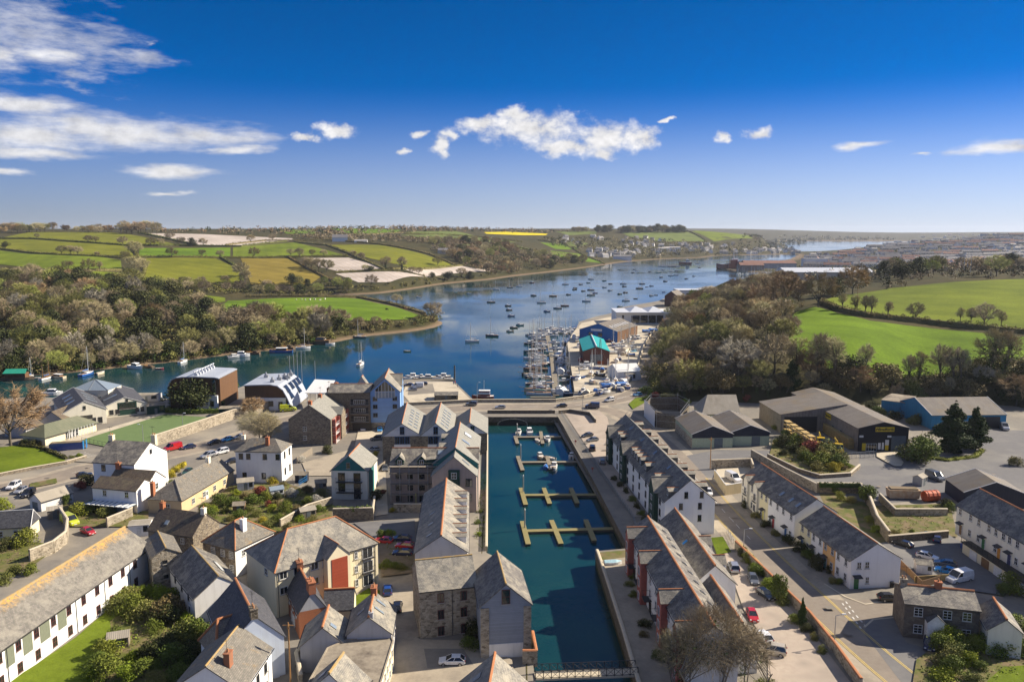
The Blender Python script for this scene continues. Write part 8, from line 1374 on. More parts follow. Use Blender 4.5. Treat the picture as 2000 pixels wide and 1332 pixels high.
tk=thing('storage_tank','orange red ribbed tank in the yard above the garden plot','tank',P(1817,978,3),R(10));k=MB();k.tube((-1.8,0,1.3),(1.8,0,1.3),1.3,1.3,12);k.build('drum',[plain('orange_tank',(.50,.10,.03),.5)],tk);k=MB();[k.tube((x-.06,0,1.3),(x+.06,0,1.3),1.38,1.38,12)for x in(-1.2,0,1.2)];k.build('rib',[plain('tank_rib',(.40,.08,.03),.5)],tk)
rg=random.Random(4);TIMB=boards('stacked_timber',(.44,.31,.12),2,.12,.5,am=.5)
for i in range(5):tag_=('nearest','second','third','fourth','farthest')[i];p=P(1655-i*15,872-i*10,3);tb=thing('timber_stack','grey brown timber stack against the warehouse, %s of five'%tag_,'timber stack',p,atan2(BW.u.y,BW.u.x),'timber stacks in the builders yard');k=MB();[k.box(-3+rg.uniform(-.3,.3),3+rg.uniform(-.3,.3),-1.1,1.1,.2+j*.75,.85+j*.75)for j in range(4)];k.build('planks',[TIMB],tb);k=MB();[k.box(x-.1,x+.1,-1.1,1.1,j*.75+.02,j*.75+.2)for x in(-2,0,2)for j in range(4)];k.build('bearer',[FENCEW],tb)
for i in range(5):p=P(1538+i*11,852+i*7.5,3);tb=thing('timber_rack','steel rack of yellow boards by the shrub bank, %s along'%('first','second','third','fourth','fifth')[i],'timber rack',p,atan2(BW.u.y,BW.u.x),'timber racks in the builders yard');[(k:=MB(),k.tube((x,y,0),(x,y,5),.08,.08,4),k.build('upright',[STEEL],tb))for x in(-1.6,1.6)for y in(-1,1)];k=MB();[k.box(-1.5,1.5,-.9,.9,z,z+.35)for z in(.4,1.9,3.4,4.6)];k.build('boards',[TIMB],tb)
def truck(px,py,nose,label,crane=True):
 a=P(px,py,3.03);n=P(*nose,3.03);d=n-a;r=thing('lorry',label,'lorry',a,atan2(d.y,d.x)+pi,'yellow lorries in the builders yard');k=MB();k.loft([[(-4.2,-1.2,.6),(-4.2,1.2,.6),(-4.1,1.2,1.6),(-4.1,-1.2,1.6)],[(-2.2,-1.2,.6),(-2.2,1.2,.6),(-2.2,1.2,1.6),(-2.2,-1.2,1.6)]]);k.loft([[(-4.1,-1.2,1.6),(-2.2,-1.2,1.6),(-2.2,1.2,1.6),(-4.1,1.2,1.6)],[(-3.7,-1.05,3.0),(-2.2,-1.1,3.0),(-2.2,1.1,3.0),(-3.7,1.05,3.0)]]);k.build('cab',[PAINT['yellow']],r);k=MB();k.face([(-4.09,-1.0,1.75),(-4.09,1.0,1.75),(-3.83,.95,2.75),(-3.83,-.95,2.75)]);[k.face([(-3.9,s_*1.2,1.75),(-2.5,s_*1.2,1.75),(-2.5,s_*1.15,2.6),(-3.6,s_*1.12,2.6)])for s_ in(-1,1)];k.build('windscreen',[GLASS],r);k=MB();k.box(-2.0,4.2,-1.2,1.2,1.0,1.25);[k.box(-2,4.2,s_*1.2-.04,s_*1.2+.04,1.25,1.8)for s_ in(-1,1)];k.build('flatbed',[PAINT['yellow']],r)
 if crane:k=MB();k.tube((-1.6,0,1.2),(-1.6,0,3.2),.25);k.tube((-1.6,0,3.2),(1.6,0,3.6),.16);k.tube((1.6,0,3.6),(.2,0,2.4),.12);k.build('crane',[PAINT['yellow']],r)
 for x in(-3.2,2.4):
  for y in(-1.05,1.05):w_=MB();w_.tube((x,y-.15,.48),(x,y+.15,.48),.48,.48,12);w_.build('wheel',[TYRE],r)
 k=MB();k.box(-4.27,-4.2,-.9,-.55,.8,1.0);k.build('headlight',[LAMPW],r);k=MB();k.box(-4.27,-4.2,.55,.9,.8,1.0);k.build('headlight',[LAMPW],r)
truck(1632,880,(1642,890),'yellow crane lorry facing the yard gate');truck(1600,868,(1606,880),'yellow lorry parked behind the crane lorry')
am=vehicle('van',(563,803),(590,801),'lime green','yellow and green chequered ambulance on the road behind the stone warehouse',None);am.scale=(1.25,1.15,1.3);k=MB();[k.box(-2.2+i*.6,-1.9+i*.6,s_*.97-.02,s_*.97+.02,.5+.3*(i%2),.8+.3*(i%2))for i in range(8)for s_ in(-1,1)];k.build('chequers',[PAINT['green']],am);k=MB();k.box(-.6,.1,-.6,.6,1.97,2.1);k.build('light_bar',[PAINT['blue']],am)
for px,py,sc_,l in((1168,872,1,'yard skip'),):pass
ct=thing('storage_tent','large plain white storage tent in the boatyard near the road bend','tent',P(1219,738,3),R(14));k=MB();k.box(-5.5,5.5,-6,6,0,4.0);[k.face([(x,-6,4.0),(x,6,4.0),(x,0,6.4)])for x in(-5.5,5.5)];k.build('side',[plain('tent_white',(.70,.70,.70),.6)],ct);k=MB();[roofq(k,[(-5.7,s_*6.2,3.95),(5.7,s_*6.2,3.95),(5.7,0,6.5),(-5.7,0,6.5)],(0,0,4),0,Vector((1,0,0)),Vector((0,-s_*6,2.5)).normalized(),.05)for s_ in(-1,1)];k.build('roof',[FR['w']],ct)
cr=thing('boat_crane','rusty orange derrick in front of the turquoise roofed shed','crane',P(1172,713,3));k=MB();k.box(-1.5,1.5,-1.5,1.5,0,2.2);k.build('base',[nm('rust',(.30,.09,.03),(.20,.06,.03),2.)],cr);k=MB();[k.tube((x,0,2),(x*.3,0,13),.18,.12,5)for x in(-.7,.7)];[k.tube((-.7+.055*i,0,2.2+i),(.7-.055*i,0,3.0+i),.06,.06,4)for i in range(10)];k.build('jib',[bpy.data.materials['rust']],cr)
db=thing('upturned_dinghy','pale blue covered dinghy on the small quay beside the red bayed terrace','boat',P(1197,1102,3.0),R(4));hull(3.6,1.5,.6,.5).build('hull',[BP['white'],DECK,TRIM],db);k=MB();k.loft([[(-1.7,-.7,.55),(-1.7,0,1.0),(-1.7,.7,.55)],[(.6,-.72,.58),(.6,0,1.05),(.6,.72,.58)],[(1.75,-.1,.7),(1.75,0,.8),(1.75,.1,.7)]],0,True,False);k.build('cover',[plain('pale_blue_cover',(.40,.62,.70),.7)],db)
gd=thing('garage_deck','concrete deck with a row of coloured garage doors under the cream terrace','garages',P(1884,1066,3),0)
gA=P(1887,1087,3);gB=P(2050,1198,3);gu=(gB-gA);gl=gu.length;gu.normalize();gd.location=gA;gd.rotation_euler=(0,0,atan2(gu.y,gu.x));k=MB();k.box(-1.5,gl,0.05,4.0,0,2.45);k.build('wall',[CREAM],gd);k=MB();k.box(-1.7,gl,-.35,4.1,2.45,2.62);k.build('deck',[BLACKP],gd);k=MB();[k.tube((x,-.3,2.6),(x,-.3,3.7),.04,.04,4)for x in np.linspace(-1.5,gl,16)];[k.tube((-1.5,-.3,z),(gl,-.3,z),.03,.03,4)for z in(3.15,3.7)];k.build('railing',[FR['d']],gd)
for i in range(6):k=MB();x=1+i*gl/6.3;k.box(x,x+2.3,-.04,.04,0,2.05);k.build('garage_door',[(FR['w'],DOORC['brown'],FR['w'],DOORC['navy'],FR['w'],DOORC['navy'])[i]],gd)
def person(px,py,z,top,trousers,hair,label,rz=0.):
 """standing figure grown as one skin"""
 b=P(px,py,z);V=[(0,0,.95),(0,0,1.2),(0,.0,1.42),(0,.0,1.52),(0,-.02,1.66),(.1,0,.90),(.11,.01,.5),(.12,0,.06),(.12,-.12,.03),(-.1,0,.90),(-.12,-.03,.5),(-.13,.02,.06),(-.13,-.1,.03),(.19,0,1.40),(.25,.02,1.12),(.24,-.1,.88),(-.19,0,1.40),(-.25,.02,1.12),(-.22,-.12,.90)]
 E=[(0,1),(1,2),(2,3),(3,4),(0,5),(5,6),(6,7),(7,8),(0,9),(9,10),(10,11),(11,12),(2,13),(13,14),(14,15),(2,16),(16,17),(17,18)];Rr=[.15,.15,.16,.06,.105,.09,.065,.045,.04,.09,.065,.045,.04,.07,.05,.04,.07,.05,.04]
 me=bpy.data.meshes.new('person');me.from_pydata(V,E,[]);o=link('person',me,None,b,rz);md=o.modifiers.new('skin','SKIN');[setattr(me.skin_vertices[0].data[i],'radius',(r_,r_))for i,r_ in enumerate(Rr)];me.skin_vertices[0].data[0].use_root=True;o.modifiers.new('sub','SUBSURF').levels=1
 m,nt,bs=new_mat('clothes_'+label[:12]);zz=nd(nt,'ShaderNodeSeparateXYZ',{0:ocoord(nt)}).outputs[2];c=mixc(nt,mth(nt,'GREATER_THAN',zz,.95),trousers,top);c=mixc(nt,mth(nt,'GREATER_THAN',zz,1.5),c,(.45,.27,.19));setc(nt,bs,mixc(nt,mth(nt,'LESS_THAN',zz,.08),c,(.03,.03,.03)));me.materials.append(m)
 k=MB();[k.tube((0,.0,1.66+.03*i),(0,.0,1.69+.03*i),.125-.012*i*i,.125-.012*(i+1)**2,8)for i in range(3)];k.build('hair',[plain('hair_'+label[:8],hair,.8)],o);return tag(o,label,'person')
person(886,752,3.0,(.03,.08,.3),(.03,.03,.05),(.08,.05,.03),'person in a blue jacket standing at the quay edge');person(894,757,3.0,(.05,.05,.06),(.05,.06,.12),(.03,.02,.02),'person in dark clothes near the quay corner',1.2);person(889,751,3.0,(.4,.05,.05),(.03,.03,.05),(.1,.07,.04),'person in a red top beside the blue jacketed one',.5)
def horse(px,py,col,label,rz):
 b=T(px,py);V=[(0,0,1.25),(.55,0,1.28),(-.6,0,1.3),(.95,0,1.45),(1.3,0,1.0),(1.55,0,.55),(.6,.16,.75),(.6,.16,.05),(.55,-.16,.75),(.7,-.16,.05),(-.65,.17,.85),(-.75,.17,.45),(-.68,.17,.05),(-.65,-.17,.85),(-.8,-.17,.45),(-.72,-.17,.05),(-.95,0,1.2),(-1.05,0,.6)]
 E=[(0,1),(0,2),(1,3),(3,4),(4,5),(1,6),(6,7),(1,8),(8,9),(2,10),(10,11),(11,12),(2,13),(13,14),(14,15),(2,16),(16,17)];Rr=[.34,.34,.33,.2,.14,.09,.1,.055,.1,.055,.14,.07,.055,.14,.07,.055,.06,.05]
 me=bpy.data.meshes.new('horse');me.from_pydata(V,E,[]);o=link('horse',me,None,b,rz);o.modifiers.new('skin','SKIN');[setattr(me.skin_vertices[0].data[i],'radius',(r_,r_))for i,r_ in enumerate(Rr)];me.skin_vertices[0].data[0].use_root=True;o.modifiers.new('sub','SUBSURF').levels=1;me.materials.append(plain('coat_'+label[:6],col,.7));o.scale=(1.3,)*3;return tag(o,label,'horse')
horse(756,607,(.03,.02,.015),'dark horse grazing on the green point',2.6);horse(791,606,(.16,.06,.025),'chestnut horse grazing by the hedge of the green point',.4)
for i in range(26):
 px,py=rg.choice([(rg.uniform(1440,1700),0),(rg.uniform(1420,1980),rg.uniform(890,970)),(rg.uniform(60,480),0),(rg.uniform(1110,1190),rg.uniform(815,900))])
 if py==0:q=rg.choice(HILL[26:58])if px>1000 else rg.choice(MAIN[4:34]);q=Vector((q[0]+rg.uniform(-2,2),q[1],0))
 else:q=P(px,py)
 w_,h_=rg.uniform(.3,.9),rg.uniform(.25,.6);a_=rg.choice([0,.3,1.1,-.6]);pass
 sheet('road_patch',[(q.x+w_*x*cos(a_)-h_*y*sin(a_),q.y+w_*x*sin(a_)+h_*y*cos(a_))for x,y in((-1,-1),(1,-1),(1,1),(-1,1))],(TARMAC,ROAD)[i%2],world=True)
def bin_(px,py,m,label):k=MB();k.box(-.3,.3,-.36,.36,.05,1.0,taper=1.12);r=thing('wheelie_bin',label,'bin',P(px,py,3));k.build('body',[m],r);k=MB();k.box(-.36,.36,-.42,.42,1.0,1.1);k.build('lid',[m],r)
for px,py,m,l in((1741,1146,BLACKP,'black wheelie bin against the end wall of the white end house'),(1793,1050,PAINT['green'],'green wheelie bin first of three by the dark wall'),(1801,1049,PAINT['green'],'green wheelie bin middle of three by the dark wall'),(1809,1048,PAINT['green'],'green wheelie bin last of three by the dark wall'),(1880,1072,PAINT['blue'],'blue bin at the end of the garages')):bin_(px,py,m,l)
# ------------------------------------------------------------------ trees, bushes and hedges in the town
TG='trees and bushes in the town'
for k,px,py,ty,l,w in[('russet_tree',22,872,742,'large russet bare tree at the left edge beside the park lawn',1.0),('bare_tree',-25,850,770,'bare tree cut by the left edge of the picture',1.0),('evergreen_tree',372,803,738,'wide dark evergreen in front of the brown timber building',1.35),('green_tree',452,770,739,'small round evergreen between the two curved roofs',1.3),('open_tree',505,862,800,'leafless bushy tree beside the bowling green wall',1.5),('open_tree',520,868,812,'second leafless bushy tree beside the sign post',1.3),('russet_tree',496,812,775,'small russet tree in front of the white curling roof',1.3),
('conifer_tree',1860,882,783,'larger of the two dense conifers before the blue shed',1.45),('conifer_tree',1903,876,792,'smaller of the two dense conifers before the blue shed',1.15),('conifer_tree',1566,1222,1163,'narrow small conifer by the terracotta capped wall',.55),('open_tree',1390,1345,1185,'big leafless tree in front of the near slate terrace',1.15),('open_tree',1330,1345,1225,'leafless tree with greening twigs at the bottom edge',1.0),('open_tree',1450,1345,1215,'leafless tree at the foot of the white gable end',.9),('budding_tree',1345,770,700,'twiggy tree above the derelict house',1.1),('ivy_clad_tree',1420,770,690,'ivy clad tree above the pale grey roof',1.0),
('green_tree',1520,1175,1117,'tufted palm like tree on the wall of the parking strip',.6),('green_tree',1690,985,943,'dark round tree at the corner of the garden plot',1.0),('green_tree',1800,905,852,'bushy green tree at the end of the long warehouse',1.2),('olive_bush',1790,898,845,'olive bush beside the wooden gate of the warehouse',1.1),('conifer_tree',1600,758,730,'dark young conifer behind the warehouse roof',1.0)]:ptree(k,px,py,ty,l,TG,w,3.0)
BL={'green_bush':'rounded green bush','dark_bush':'dark evergreen bush','brown_bush':'brown twiggy bush','olive_bush':'olive green bush','lime_bush':'fresh lime green bush','red_bush':'red leaved bush','gold_bush':'golden flowering bush','blossom_bush':'white blossoming bush'}
def bushes(where,items):
 for k,px,py,h in items:plant(k+'_bush',P(px,py,3.0)-Vector((0,0,.15)),h,BL[k+'_bush']+' '+where,'bushes '+where,_br.uniform(.9,1.3))
bushes('in the overgrown garden by the white terrace',[('green',240,1175,2.6),('olive',262,1168,2.8),('lime',288,1165,2.6),('lime',315,1168,2.6),('green',340,1175,3.),('olive',232,1195,3.4),('green',255,1200,4),('olive',280,1210,3.6),('brown',335,1205,4.2),('dark',325,1215,3.4),('lime',368,1222,2.2),('green',300,1235,2.4),('olive',360,1250,4.2),('green',385,1250,3.6),('dark',330,1268,3.),('green',205,1285,3.2),('lime',215,1270,2.6),('green',190,1305,2.6),('lime',180,1325,2.4),('green',210,1322,3.4),('lime',262,1290,2.2),('green',285,1318,2.6),('dark',300,1290,3.2),('green',340,1300,3.4),('green',350,1322,2.6),('dark',372,1290,3.2),('lime',248,1325,2.6),('olive',310,1330,2.2),('dark',400,1285,3),('green',225,1250,2.4)])
bushes('in the middle gardens',[('brown',478,975,2.),('lime',462,968,2.2),('olive',488,1000,2),('green',558,1000,2.6),('brown',540,990,2),('gold',512,1020,1.4),('green',602,988,2.4),('lime',585,1018,2),('dark',560,1040,2.2),('olive',612,1018,1.8),('blossom',572,970,2.4),('brown',630,970,2.4),('green',400,1003,2.6),('olive',450,1018,1.8),('red',525,990,1.8),('lime',415,1000,2.2),('green',430,985,3),('red',508,968,2.6),('green',498,985,3),('green',455,990,2.6),('olive',440,1002,2),('green',520,978,2.4),('dark',540,975,2.2),('green',470,1012,2.6),('olive',560,985,2),('lime',530,1000,2),('green',545,1018,2.4),('olive',505,1008,2.),('blossom',620,985,2.6),('green',625,1000,2.2),('brown',580,1002,2.),('green',595,1030,2.),('lime',575,1042,1.8),('gold',530,945,2),('green',410,1012,2.4),('brown',600,965,2.4),('dark',640,885,2.6),('brown',555,950,1.6),('green',565,1015,2.2),('olive',520,1030,2.2),('lime',490,1030,2.),('blossom',588,902,2)])
bushes('round the white houses above the road',[('dark',165,945,2.6),('red',158,956,2.4),('dark',180,948,3),('gold',345,922,1.6),('gold',355,914,1.6),('gold',335,932,1.6),('green',160,1005,3.4),('green',175,1000,3),('olive',205,1008,3),('green',130,985,2.4),('dark',50,870,2.2),('dark',68,872,2.4),('lime',155,892,1.6),('olive',140,895,1.4),('green',50,1065,3.4),('dark',10,1075,3),('lime',5,995,3),('olive',30,1120,2.4),('olive',10,1140,2.4),('green',335,948,1.6),('brown',220,1000,2),('green',60,1120,2)])
bushes('along the parking strip wall',[('green',1460,1098,2.2),('lime',1472,1118,2.),('green',1480,1125,2.2),('lime',1500,1150,2.2),('green',1512,1165,2.2),('olive',1528,1180,1.8),('green',1555,1218,2.),('dark',1575,1232,1.6),('gold',1522,1172,1.2),('dark',1450,1085,2),('olive',1590,1250,1.4),('olive',1605,1275,1.4),('olive',1490,1345,2.2)])
bushes('in front of the upper terrace',[('dark',1540,1062,2.2),('dark',1562,1078,2.4),('green',1590,1088,2.2),('dark',1596,1108,2.6),('green',1575,1090,1.6),('dark',1620,1118,1.6),('olive',1628,1138,1.4),('dark',1455,990,1.8),('olive',1475,1010,1.6),('dark',1495,1028,1.6),('olive',1515,1045,1.5),('green',1640,1140,1.2)])
bushes('on the shrub bank by the builders yard',[('olive',1618,895,5.5),('red',1585,888,4.6),('gold',1562,866,4),('green',1552,875,4.4),('olive',1640,908,4.2),('green',1598,908,4.4),('dark',1530,872,4),('olive',1570,895,4),('gold',1640,918,2.4),('lime',1655,914,2),('olive',1612,905,5),('green',1630,912,4),('gold',1595,885,3.6),('red',1575,875,3.6),('olive',1560,880,3.6),('gold',1548,862,2.8),('green',1535,858,3),('olive',1600,918,3),('gold',1625,920,2.6),('green',1575,900,2.8),('dark',1545,885,2.8),('brown',1650,918,1.4),('olive',1520,870,2.6),('green',1515,838,2.2),('dark',1530,890,2.2),('gold',1605,900,3)])
bushes('at the foot of the wood',[('green',1258,768,3.4),('lime',1270,772,2.6),('red',1280,778,2.8),('olive',1300,780,3.4),('green',1262,782,2.4),('dark',1320,778,3.6),('lime',1340,788,2.6),('dark',1375,772,3.4),('green',1400,770,3.),('dark',1412,765,3.6),('blossom',1425,768,3),('red',1458,785,3),('gold',1480,775,3),('green',1500,768,4),('olive',1520,762,4),('green',1470,772,3.4),('dark',1705,800,3.6),('green',1735,808,4),('dark',1760,812,4),('olive',1785,828,4),('green',1715,812,3.4),('dark',1745,820,3.4),('brown',1290,790,2.4)])
bushes('in the garden of the stone cottage',[('lime',1842,1260,3.6),('lime',1915,1270,3),('lime',1950,1276,3),('olive',1858,1285,3.4),('green',1850,1258,3.2),('green',1835,1272,3),('lime',1865,1262,2.6),('green',1900,1268,3),('green',1935,1275,3),('green',1965,1278,3),('green',1992,1280,3),('olive',1845,1300,3),('green',1860,1318,3),('lime',1890,1300,2.4),('green',1915,1310,1.6),('dark',1975,1250,3.4),('green',1990,1230,3),('green',1880,1285,2.6),('lime',1840,1325,2.4),('olive',1900,1335,2)])
bushes('round the garden plot',[('green',1640,975,2.),('olive',1660,980,2),('green',1700,1020,1.8),('lime',1710,1038,1.6),('olive',1750,1042,1.2),('lime',1780,1040,1.),('green',1855,1000,2.4),('dark',1845,990,2.4),('dark',1935,990,2.8),('green',1980,1155,3.6),('green',1960,1160,2),('green',1625,962,2),('olive',1790,1000,1.6),('green',1938,962,3),('brown',1985,910,3)])
bushes('along the quay of the right hand apartments',[('dark',1200,938,1.6),('dark',1212,950,1.6),('dark',1222,962,1.6),('green',1234,978,1.5),('dark',1243,992,1.5),('green',1252,1005,1.4),('dark',1260,1018,1.5),('green',1240,1130,1.6),('olive',1228,1145,1.4),('green',1236,1165,1.4),('dark',1262,1225,1.6),('brown',1258,1245,1.4),('green',1285,1290,1.8)])
bushes('by the cream flats and dormered building',[('green',745,1050,2),('lime',760,1046,2),('green',752,1108,1.8),('green',772,1112,1.6),('olive',786,1112,1.6),('gold',770,1000,1.4),('dark',642,1160,1.2),('green',520,1160,1.6),('dark',930,1245,3),('green',920,1265,2.2),('olive',938,1000,1.),('green',932,1022,1.2),('lime',936,1045,1.),('green',930,940,1.2),('gold',733,890,1.6),('dark',735,975,2.6),('red',748,965,1.4),('green',508,1168,1.2)])
HB='garden hedges'
hedge([P(a,b)for a,b in[(220,1170),(262,1166),(300,1162),(345,1170)]],2.2,2.2,LIME,'bright clipped hedge across the overgrown garden',HB,size=.3);hedge([P(a,b)for a,b in[(1850,1262),(1900,1268),(1960,1272),(2040,1280)]],2.4,2.6,MIDLEAF,'thick green hedge beside the stone cottage',HB,size=.3);hedge([P(a,b)for a,b in[(652,1015),(690,1017),(727,1014)]],.8,.9,MIDLEAF,'ivy spilling over the wall below the teal gabled house',HB,size=.3,zoff=2.6,name='ivy');hedge([P(a,b)for a,b in[(1600,964),(1640,964),(1680,964),(1698,990)]],.8,1.0,IVY,'ivy over the stepped stone wall of the garden plot',HB,size=.3,zoff=2.0,name='ivy');hedge([P(a,b)for a,b in[(40,872),(80,876),(130,898)]],1.4,1.2,DARKLEAF,'dark hedge between the park lawn and the skip',HB,size=.35);hedge([P(a,b)for a,b in[(318,805),(380,808),(430,806)]],2.5,2.2,MIDLEAF,'green hedge at the far end of the bowling green',HB,size=.4);hedge([P(a,b)for a,b in[(330,930),(345,918),(362,908)]],1.5,1.5,GOLD,'bright yellow hedge beside the dark green car',HB,size=.28);hedge([P(a,b)for a,b in[(1752,888),(1800,893),(1850,900),(1905,893),(1918,880)]],2.0,.9,MIDLEAF,'low green planting under the two conifers',HB,size=.3)
hedge([P(a,b)for a,b in[(520,1150),(560,1180),(580,1200)]],.7,1.,IVY,'ivy on the mossy lane wall',HB,size=.28,zoff=1.2,name='ivy')
def tufts(name,poly,n,mats,size,label,seed):
 rng=np.random.default_rng(seed);q=pxpoly(poly,3.0);xs=[p[0]for p in q];ys=[p[1]for p in q];mb=MB();c=np.stack([rng.uniform(min(xs),max(xs),n*4),rng.uniform(min(ys),max(ys),n*4)],-1);c=c[sdist(c[:,0],c[:,1],q)<-.2][:n]
 for x,y in c:leaves(mb,rng,[(x,y,3.05,size*1.3,size*1.3,size*rng.uniform(.5,1.6))],12,size*.6,int(rng.integers(len(mats))))
 return tag(mb.build(name,mats),label,'ground cover',kind='stuff')
tufts('undergrowth',[(215,1215),(300,1155),(345,1162),(390,1215),(400,1260),(330,1345),(170,1345),(225,1290)],420,[MIDLEAF,OLIVE,LIME,DARKLEAF],.55,'weeds and low plants in the overgrown garden',41);tufts('undergrowth',[(395,1002),(450,955),(560,950),(645,978),(645,1012),(560,1062),(470,1028)],800,[OLIVE,MIDLEAF,BROWNB,LIME],.5,'vegetable beds and weeds in the middle gardens',42);tufts('undergrowth',[(1692,992),(1850,988),(1862,1045),(1760,1042),(1728,1048)],260,[OLIVE,BROWNB,LIME],.45,'rough grass in the garden plot',43);tufts('undergrowth',[(1795,1290),(1830,1265),(1920,1258),(2050,1255),(2050,1300),(1925,1335),(1790,1345)],240,[MIDLEAF,OLIVE,LIME],.5,'border plants in the stone cottage garden',44);tufts('undergrowth',[(125,988),(285,1003),(285,1028),(140,1028)],120,[MIDLEAF,OLIVE],.45,'weeds behind the white houses',45);tufts('undergrowth',[(-50,1060),(55,1065),(110,1070),(55,1105),(-50,1135)],130,[OLIVE,MIDLEAF],.45,'weeds in the left edge garden',46);tufts('undergrowth',[(1505,895),(1560,920),(1600,930),(1655,926),(1640,900),(1590,878),(1530,862)],260,[OLIVE,MIDLEAF,GOLD,DARKLEAF],.6,'low shrubs covering the bank by the builders yard',47);tufts('undergrowth',[(740,1062),(808,1062),(810,1118),(748,1125)],90,[OLIVE,MIDLEAF],.4,'planting round the flats car park',48);tufts('undergrowth',[(932,920),(950,920),(949,1070),(925,1070)],110,[OLIVE,MIDLEAF,LIME],.35,'narrow gardens along the west quay',49)
hide_protos(VEH.values())
# ------------------------------------------------------------------ far houses, town on the hill, docks
FW=[nm('far_white_wall',(.74,.72,.69),(.80,.78,.75),.2),nm('far_cream_wall',(.62,.53,.42),(.68,.60,.48),.2),nm('far_brown_wall',(.30,.20,.15),(.36,.25,.19),.2),nm('far_grey_wall',(.38,.37,.36),(.44,.43,.42),.2)];FRF=[nm('far_slate_roof',(.13,.125,.13),(.19,.18,.18),.3),nm('far_brown_roof',(.17,.09,.068),(.23,.125,.095),.3),nm('far_pale_roof',(.30,.28,.26),(.36,.34,.31),.3)]
def far_mesh(L_,D_,h,z,w,r,rows=1):
 m=MB();m.box(-L_/2,L_/2,-D_/2,D_/2,-6,h,0);[m.face([(x,-D_/2,h),(x,D_/2,h),(x,0,z)],0)for x in(-L_/2,L_/2)];[m.face([(-L_/2,s*(D_/2+.3),h-.1),(L_/2,s*(D_/2+.3),h-.1),(L_/2,0,z+.1),(-L_/2,0,z+.1)],1)for s in(-1,1)]
 n=max(1,int(L_/5))
 for i in range(n):
  x=-L_/2+L_*(i+.5)/n
  for zz in(1,3.6)[:rows+1]:m.box(x-1.1,x+1.1,-D_/2-.06,-D_/2,zz,zz+1.4,2)
  if i%2==0:m.box(x+n*.1-.5,x+.5,-.4,.4,z-.6,z+1.3,0)
 return m.mesh('house',[w,r,GLASS])
FM=[far_mesh(L_,9,5.4,8.6,FW[a],FRF[b])for L_,a,b in((12,0,0),(14,0,0),(10,1,0),(16,0,2),(12,3,0))];RM=[far_mesh(L_,10,5.6,9.2,FW[a],FRF[b])for L_,a,b in((36,0,1),(44,1,1),(28,0,0),(40,0,0),(48,1,0),(32,3,0),(38,0,1))]
fr2=random.Random(12)
def far(me,px,py,ang,label,group,name='house',g=None):
 b=T(px,py);o=link(name,fr2.choice(me),None,b+Vector((0,0,.2)),R(ang));return tag(o,label,'house',group)
for x0,x1,y0,y1,n in[(1150,1290,490,503,34),(1210,1300,466,486,18),(1290,1440,478,498,40),(1090,1200,463,480,10),(1440,1560,488,498,34)]:
 for i in range(n):far(FM,fr2.uniform(x0,x1),fr2.uniform(y0,y1),fr2.choice([0,8,-12,30,90,160]),'white house in the village on the far shore of the river','houses of the village across the river')
py=461.0
while py<528:
 px=(1642+(495-py)*5.2 if py<495 else 1585)+fr2.uniform(0,14)
 while px<2080:
  a_=14*sin(px*.013+py*.09)+fr2.uniform(-4,4);rowy=fr2.random()<.62
  far(RM if rowy else FM,px,py+fr2.uniform(-1.8,1.8),a_ if fr2.random()<.8 else a_+80,'terrace row of the town on the distant hillside' if rowy else 'single house among the terraces of the distant hillside town','terrace rows of the town on the hill' if rowy else 'houses of the town on the hill','terrace_row' if rowy else 'house');px+=(fr2.uniform(20,32)if py>475 else fr2.uniform(14,24))*(1 if rowy else.55)
 py+=4.4 if py<480 else 5.8
mass('far_wood',[(1600,506),(1660,496),(1800,476),(2080,465),(2080,530),(1600,530)],260,[TWIG,DARKLEAF,OLIVE],(6,11),30,2.2,52,'garden trees among the distant terraces');mass('far_wood',[(1500,545),(1640,538),(1800,528),(2080,520),(2080,532),(1800,540),(1620,556)],200,[TWIG,DARKLEAF,TWIGR],(9,14),50,1.6,53,'belt of trees between the field crest and the distant town')
def big(px,py,w,d_,h,m,rm,label,name,cat,ang=0,rise=0):r=thing(name,label,cat,T(px,py),R(ang));q=MB();q.box(-w/2,w/2,-d_/2,d_/2,-3,h);q.build('wall',[m],r);q=MB();q.loft([[(-w/2-.5,-d_/2-.5,h),(w/2+.5,-d_/2-.5,h),(w/2+.5,d_/2+.5,h),(-w/2-.5,d_/2+.5,h)],[(-w/2,-.3,h+rise+.4),(w/2,-.3,h+rise+.4),(w/2,.3,h+rise+.4),(-w/2,.3,h+rise+.4)]]);q.build('roof',[rm],r);return r
big(1608,545,80,30,7,FW[1],METALR,'long pale roofed marina shed below the distant town','marina_shed','shed',0,3);big(1590,520,42,16,14,FW[0],FRF[2],'tall white apartment block by the docks','apartment_block','apartments');big(1500,524,90,26,9,FW[3],FRF[1],'long brown dock warehouse on the pier','dock_warehouse','warehouse',0,4);big(1465,527,40,22,8,FW[2],FRF[1],'smaller brown dock warehouse nearer the red ship','dock_warehouse','warehouse',0,4);big(1310,490,50,14,9,FW[0],FRF[2],'long white terrace standing above the village shore','terrace_row','house',4,2);big(1296,491,30,12,8,FW[0],FRF[2],'second white terrace above the village shore','terrace_row','house',6,2);big(1215,507,40,16,7,FW[0],FRF[0],'white boathouse with a blue side on the village quay','boathouse','boathouse',0,3)
big(664,472,26,11,7,WHITE,FRF[0],'white farmhouse with a grey roof above the olive field','farmhouse','house',12,5);big(705,474,22,8,3,FW[0],FRF[2],'low white farm outbuilding right of the farmhouse','farm_outbuilding','house',5,2);big(865,496,16,10,6,FW[1],FRF[0],'pale house among the trees of the far bank','house','house',10,3);big(900,502,16,10,6,FW[3],FRF[0],'grey house lower among the trees of the far bank','house','house',-8,3)
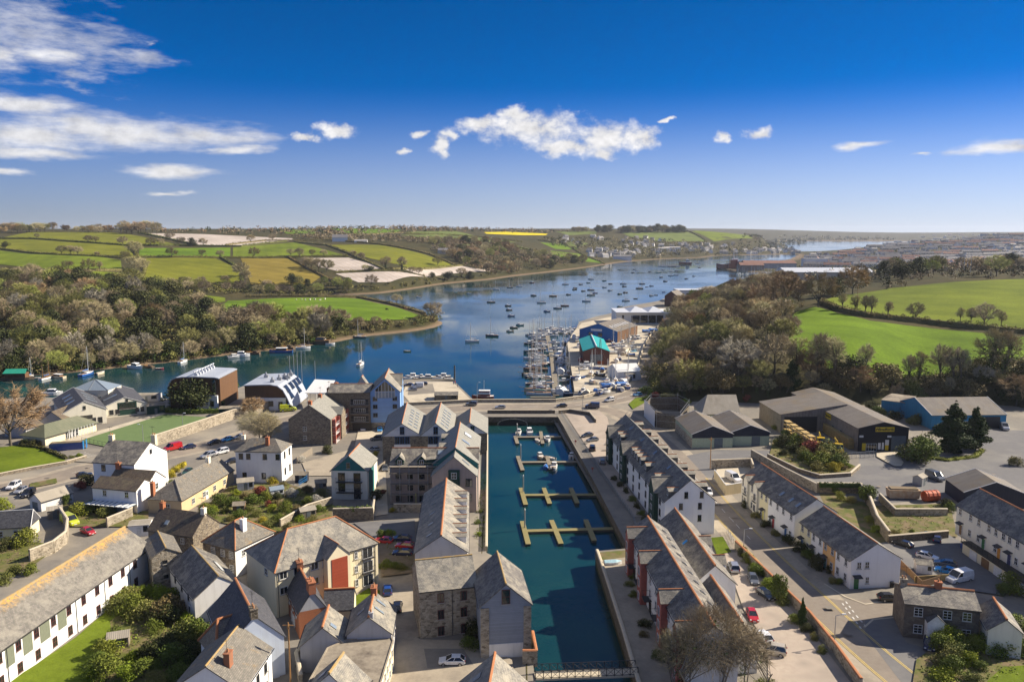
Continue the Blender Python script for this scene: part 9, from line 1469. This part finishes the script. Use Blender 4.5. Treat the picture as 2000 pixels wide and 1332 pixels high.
for i in range(70):b=T(1440+i*6.6,541-i*.18+fr2.uniform(-5,5));mm=MB();h=fr2.uniform(12,19);mm.tube((0,0,-1),(0,0,h),.16,.10,4);mm.tube((-1.5,0,h*.6),(1.5,0,h*.6),.09,.09,3);tag(mm.build('yacht_mast',[FR['w']],None,b),'thin mast in the crowd of masts below the distant town','mast','masts below the distant town')
cn=thing('ship_superstructure','bright red ship upperworks at the distant dock','ship',T(1432,524));mm=MB();mm.box(-9,9,-6,6,0,9);mm.box(-6,6,-5,5,9,15);mm.build('deckhouse',[BP['red']],cn);mm=MB();mm.tube((0,0,15),(0,0,30),.5,.3,5);mm.build('mast',[SPAR],cn)
for i in range(7):b=T(578+i*9+fr2.uniform(-3,3),586.5+fr2.uniform(-1,2));mm=MB();mm.loft([[(-.6,-.3,.35),(-.6,.3,.35),(-.6,.25,.95),(-.6,-.25,.95)],[(0,-.36,.3),(0,.36,.3),(0,.3,1.05),(0,-.3,1.05)],[(.6,-.28,.4),(.6,.28,.4),(.6,.2,1.0),(.6,-.2,1.0)]]);mm.tube((.55,0,.85),(.95,0,1.05),.16,.11,6);[mm.tube((x,y,.45),(x,y,0),.07,.05,4)for x in(-.45,.45)for y in(-.2,.2)];o=mm.build('sheep',[plain('fleece',(.60,.57,.50),.9)]if i==0 else[bpy.data.materials['fleece']],None,b,fr2.random()*6);o.scale=(1.5,)*3;tag(o,'white sheep scattered along the far edge of the green point','sheep','sheep on the green point')
# the air
hz=MB();hz.box(-9900,9900,-320,9200,-8,114);hm=bpy.data.materials.new('haze_air');hm.use_nodes=True;hm.cycles.homogeneous_volume=True;hm.cycles.volume_sampling='DISTANCE';ht=hm.node_tree;ht.nodes.clear();pv=nd(ht,'ShaderNodeVolumePrincipled',{'Color':(.80,.87,1.0,1),'Density':.000042,'Anisotropy':.2});nd(ht,'ShaderNodeOutputMaterial',{'Volume':pv.outputs[0]});tag(hz.build('haze',[hm]),'thin pale sea haze over the whole valley','haze',kind='stuff')
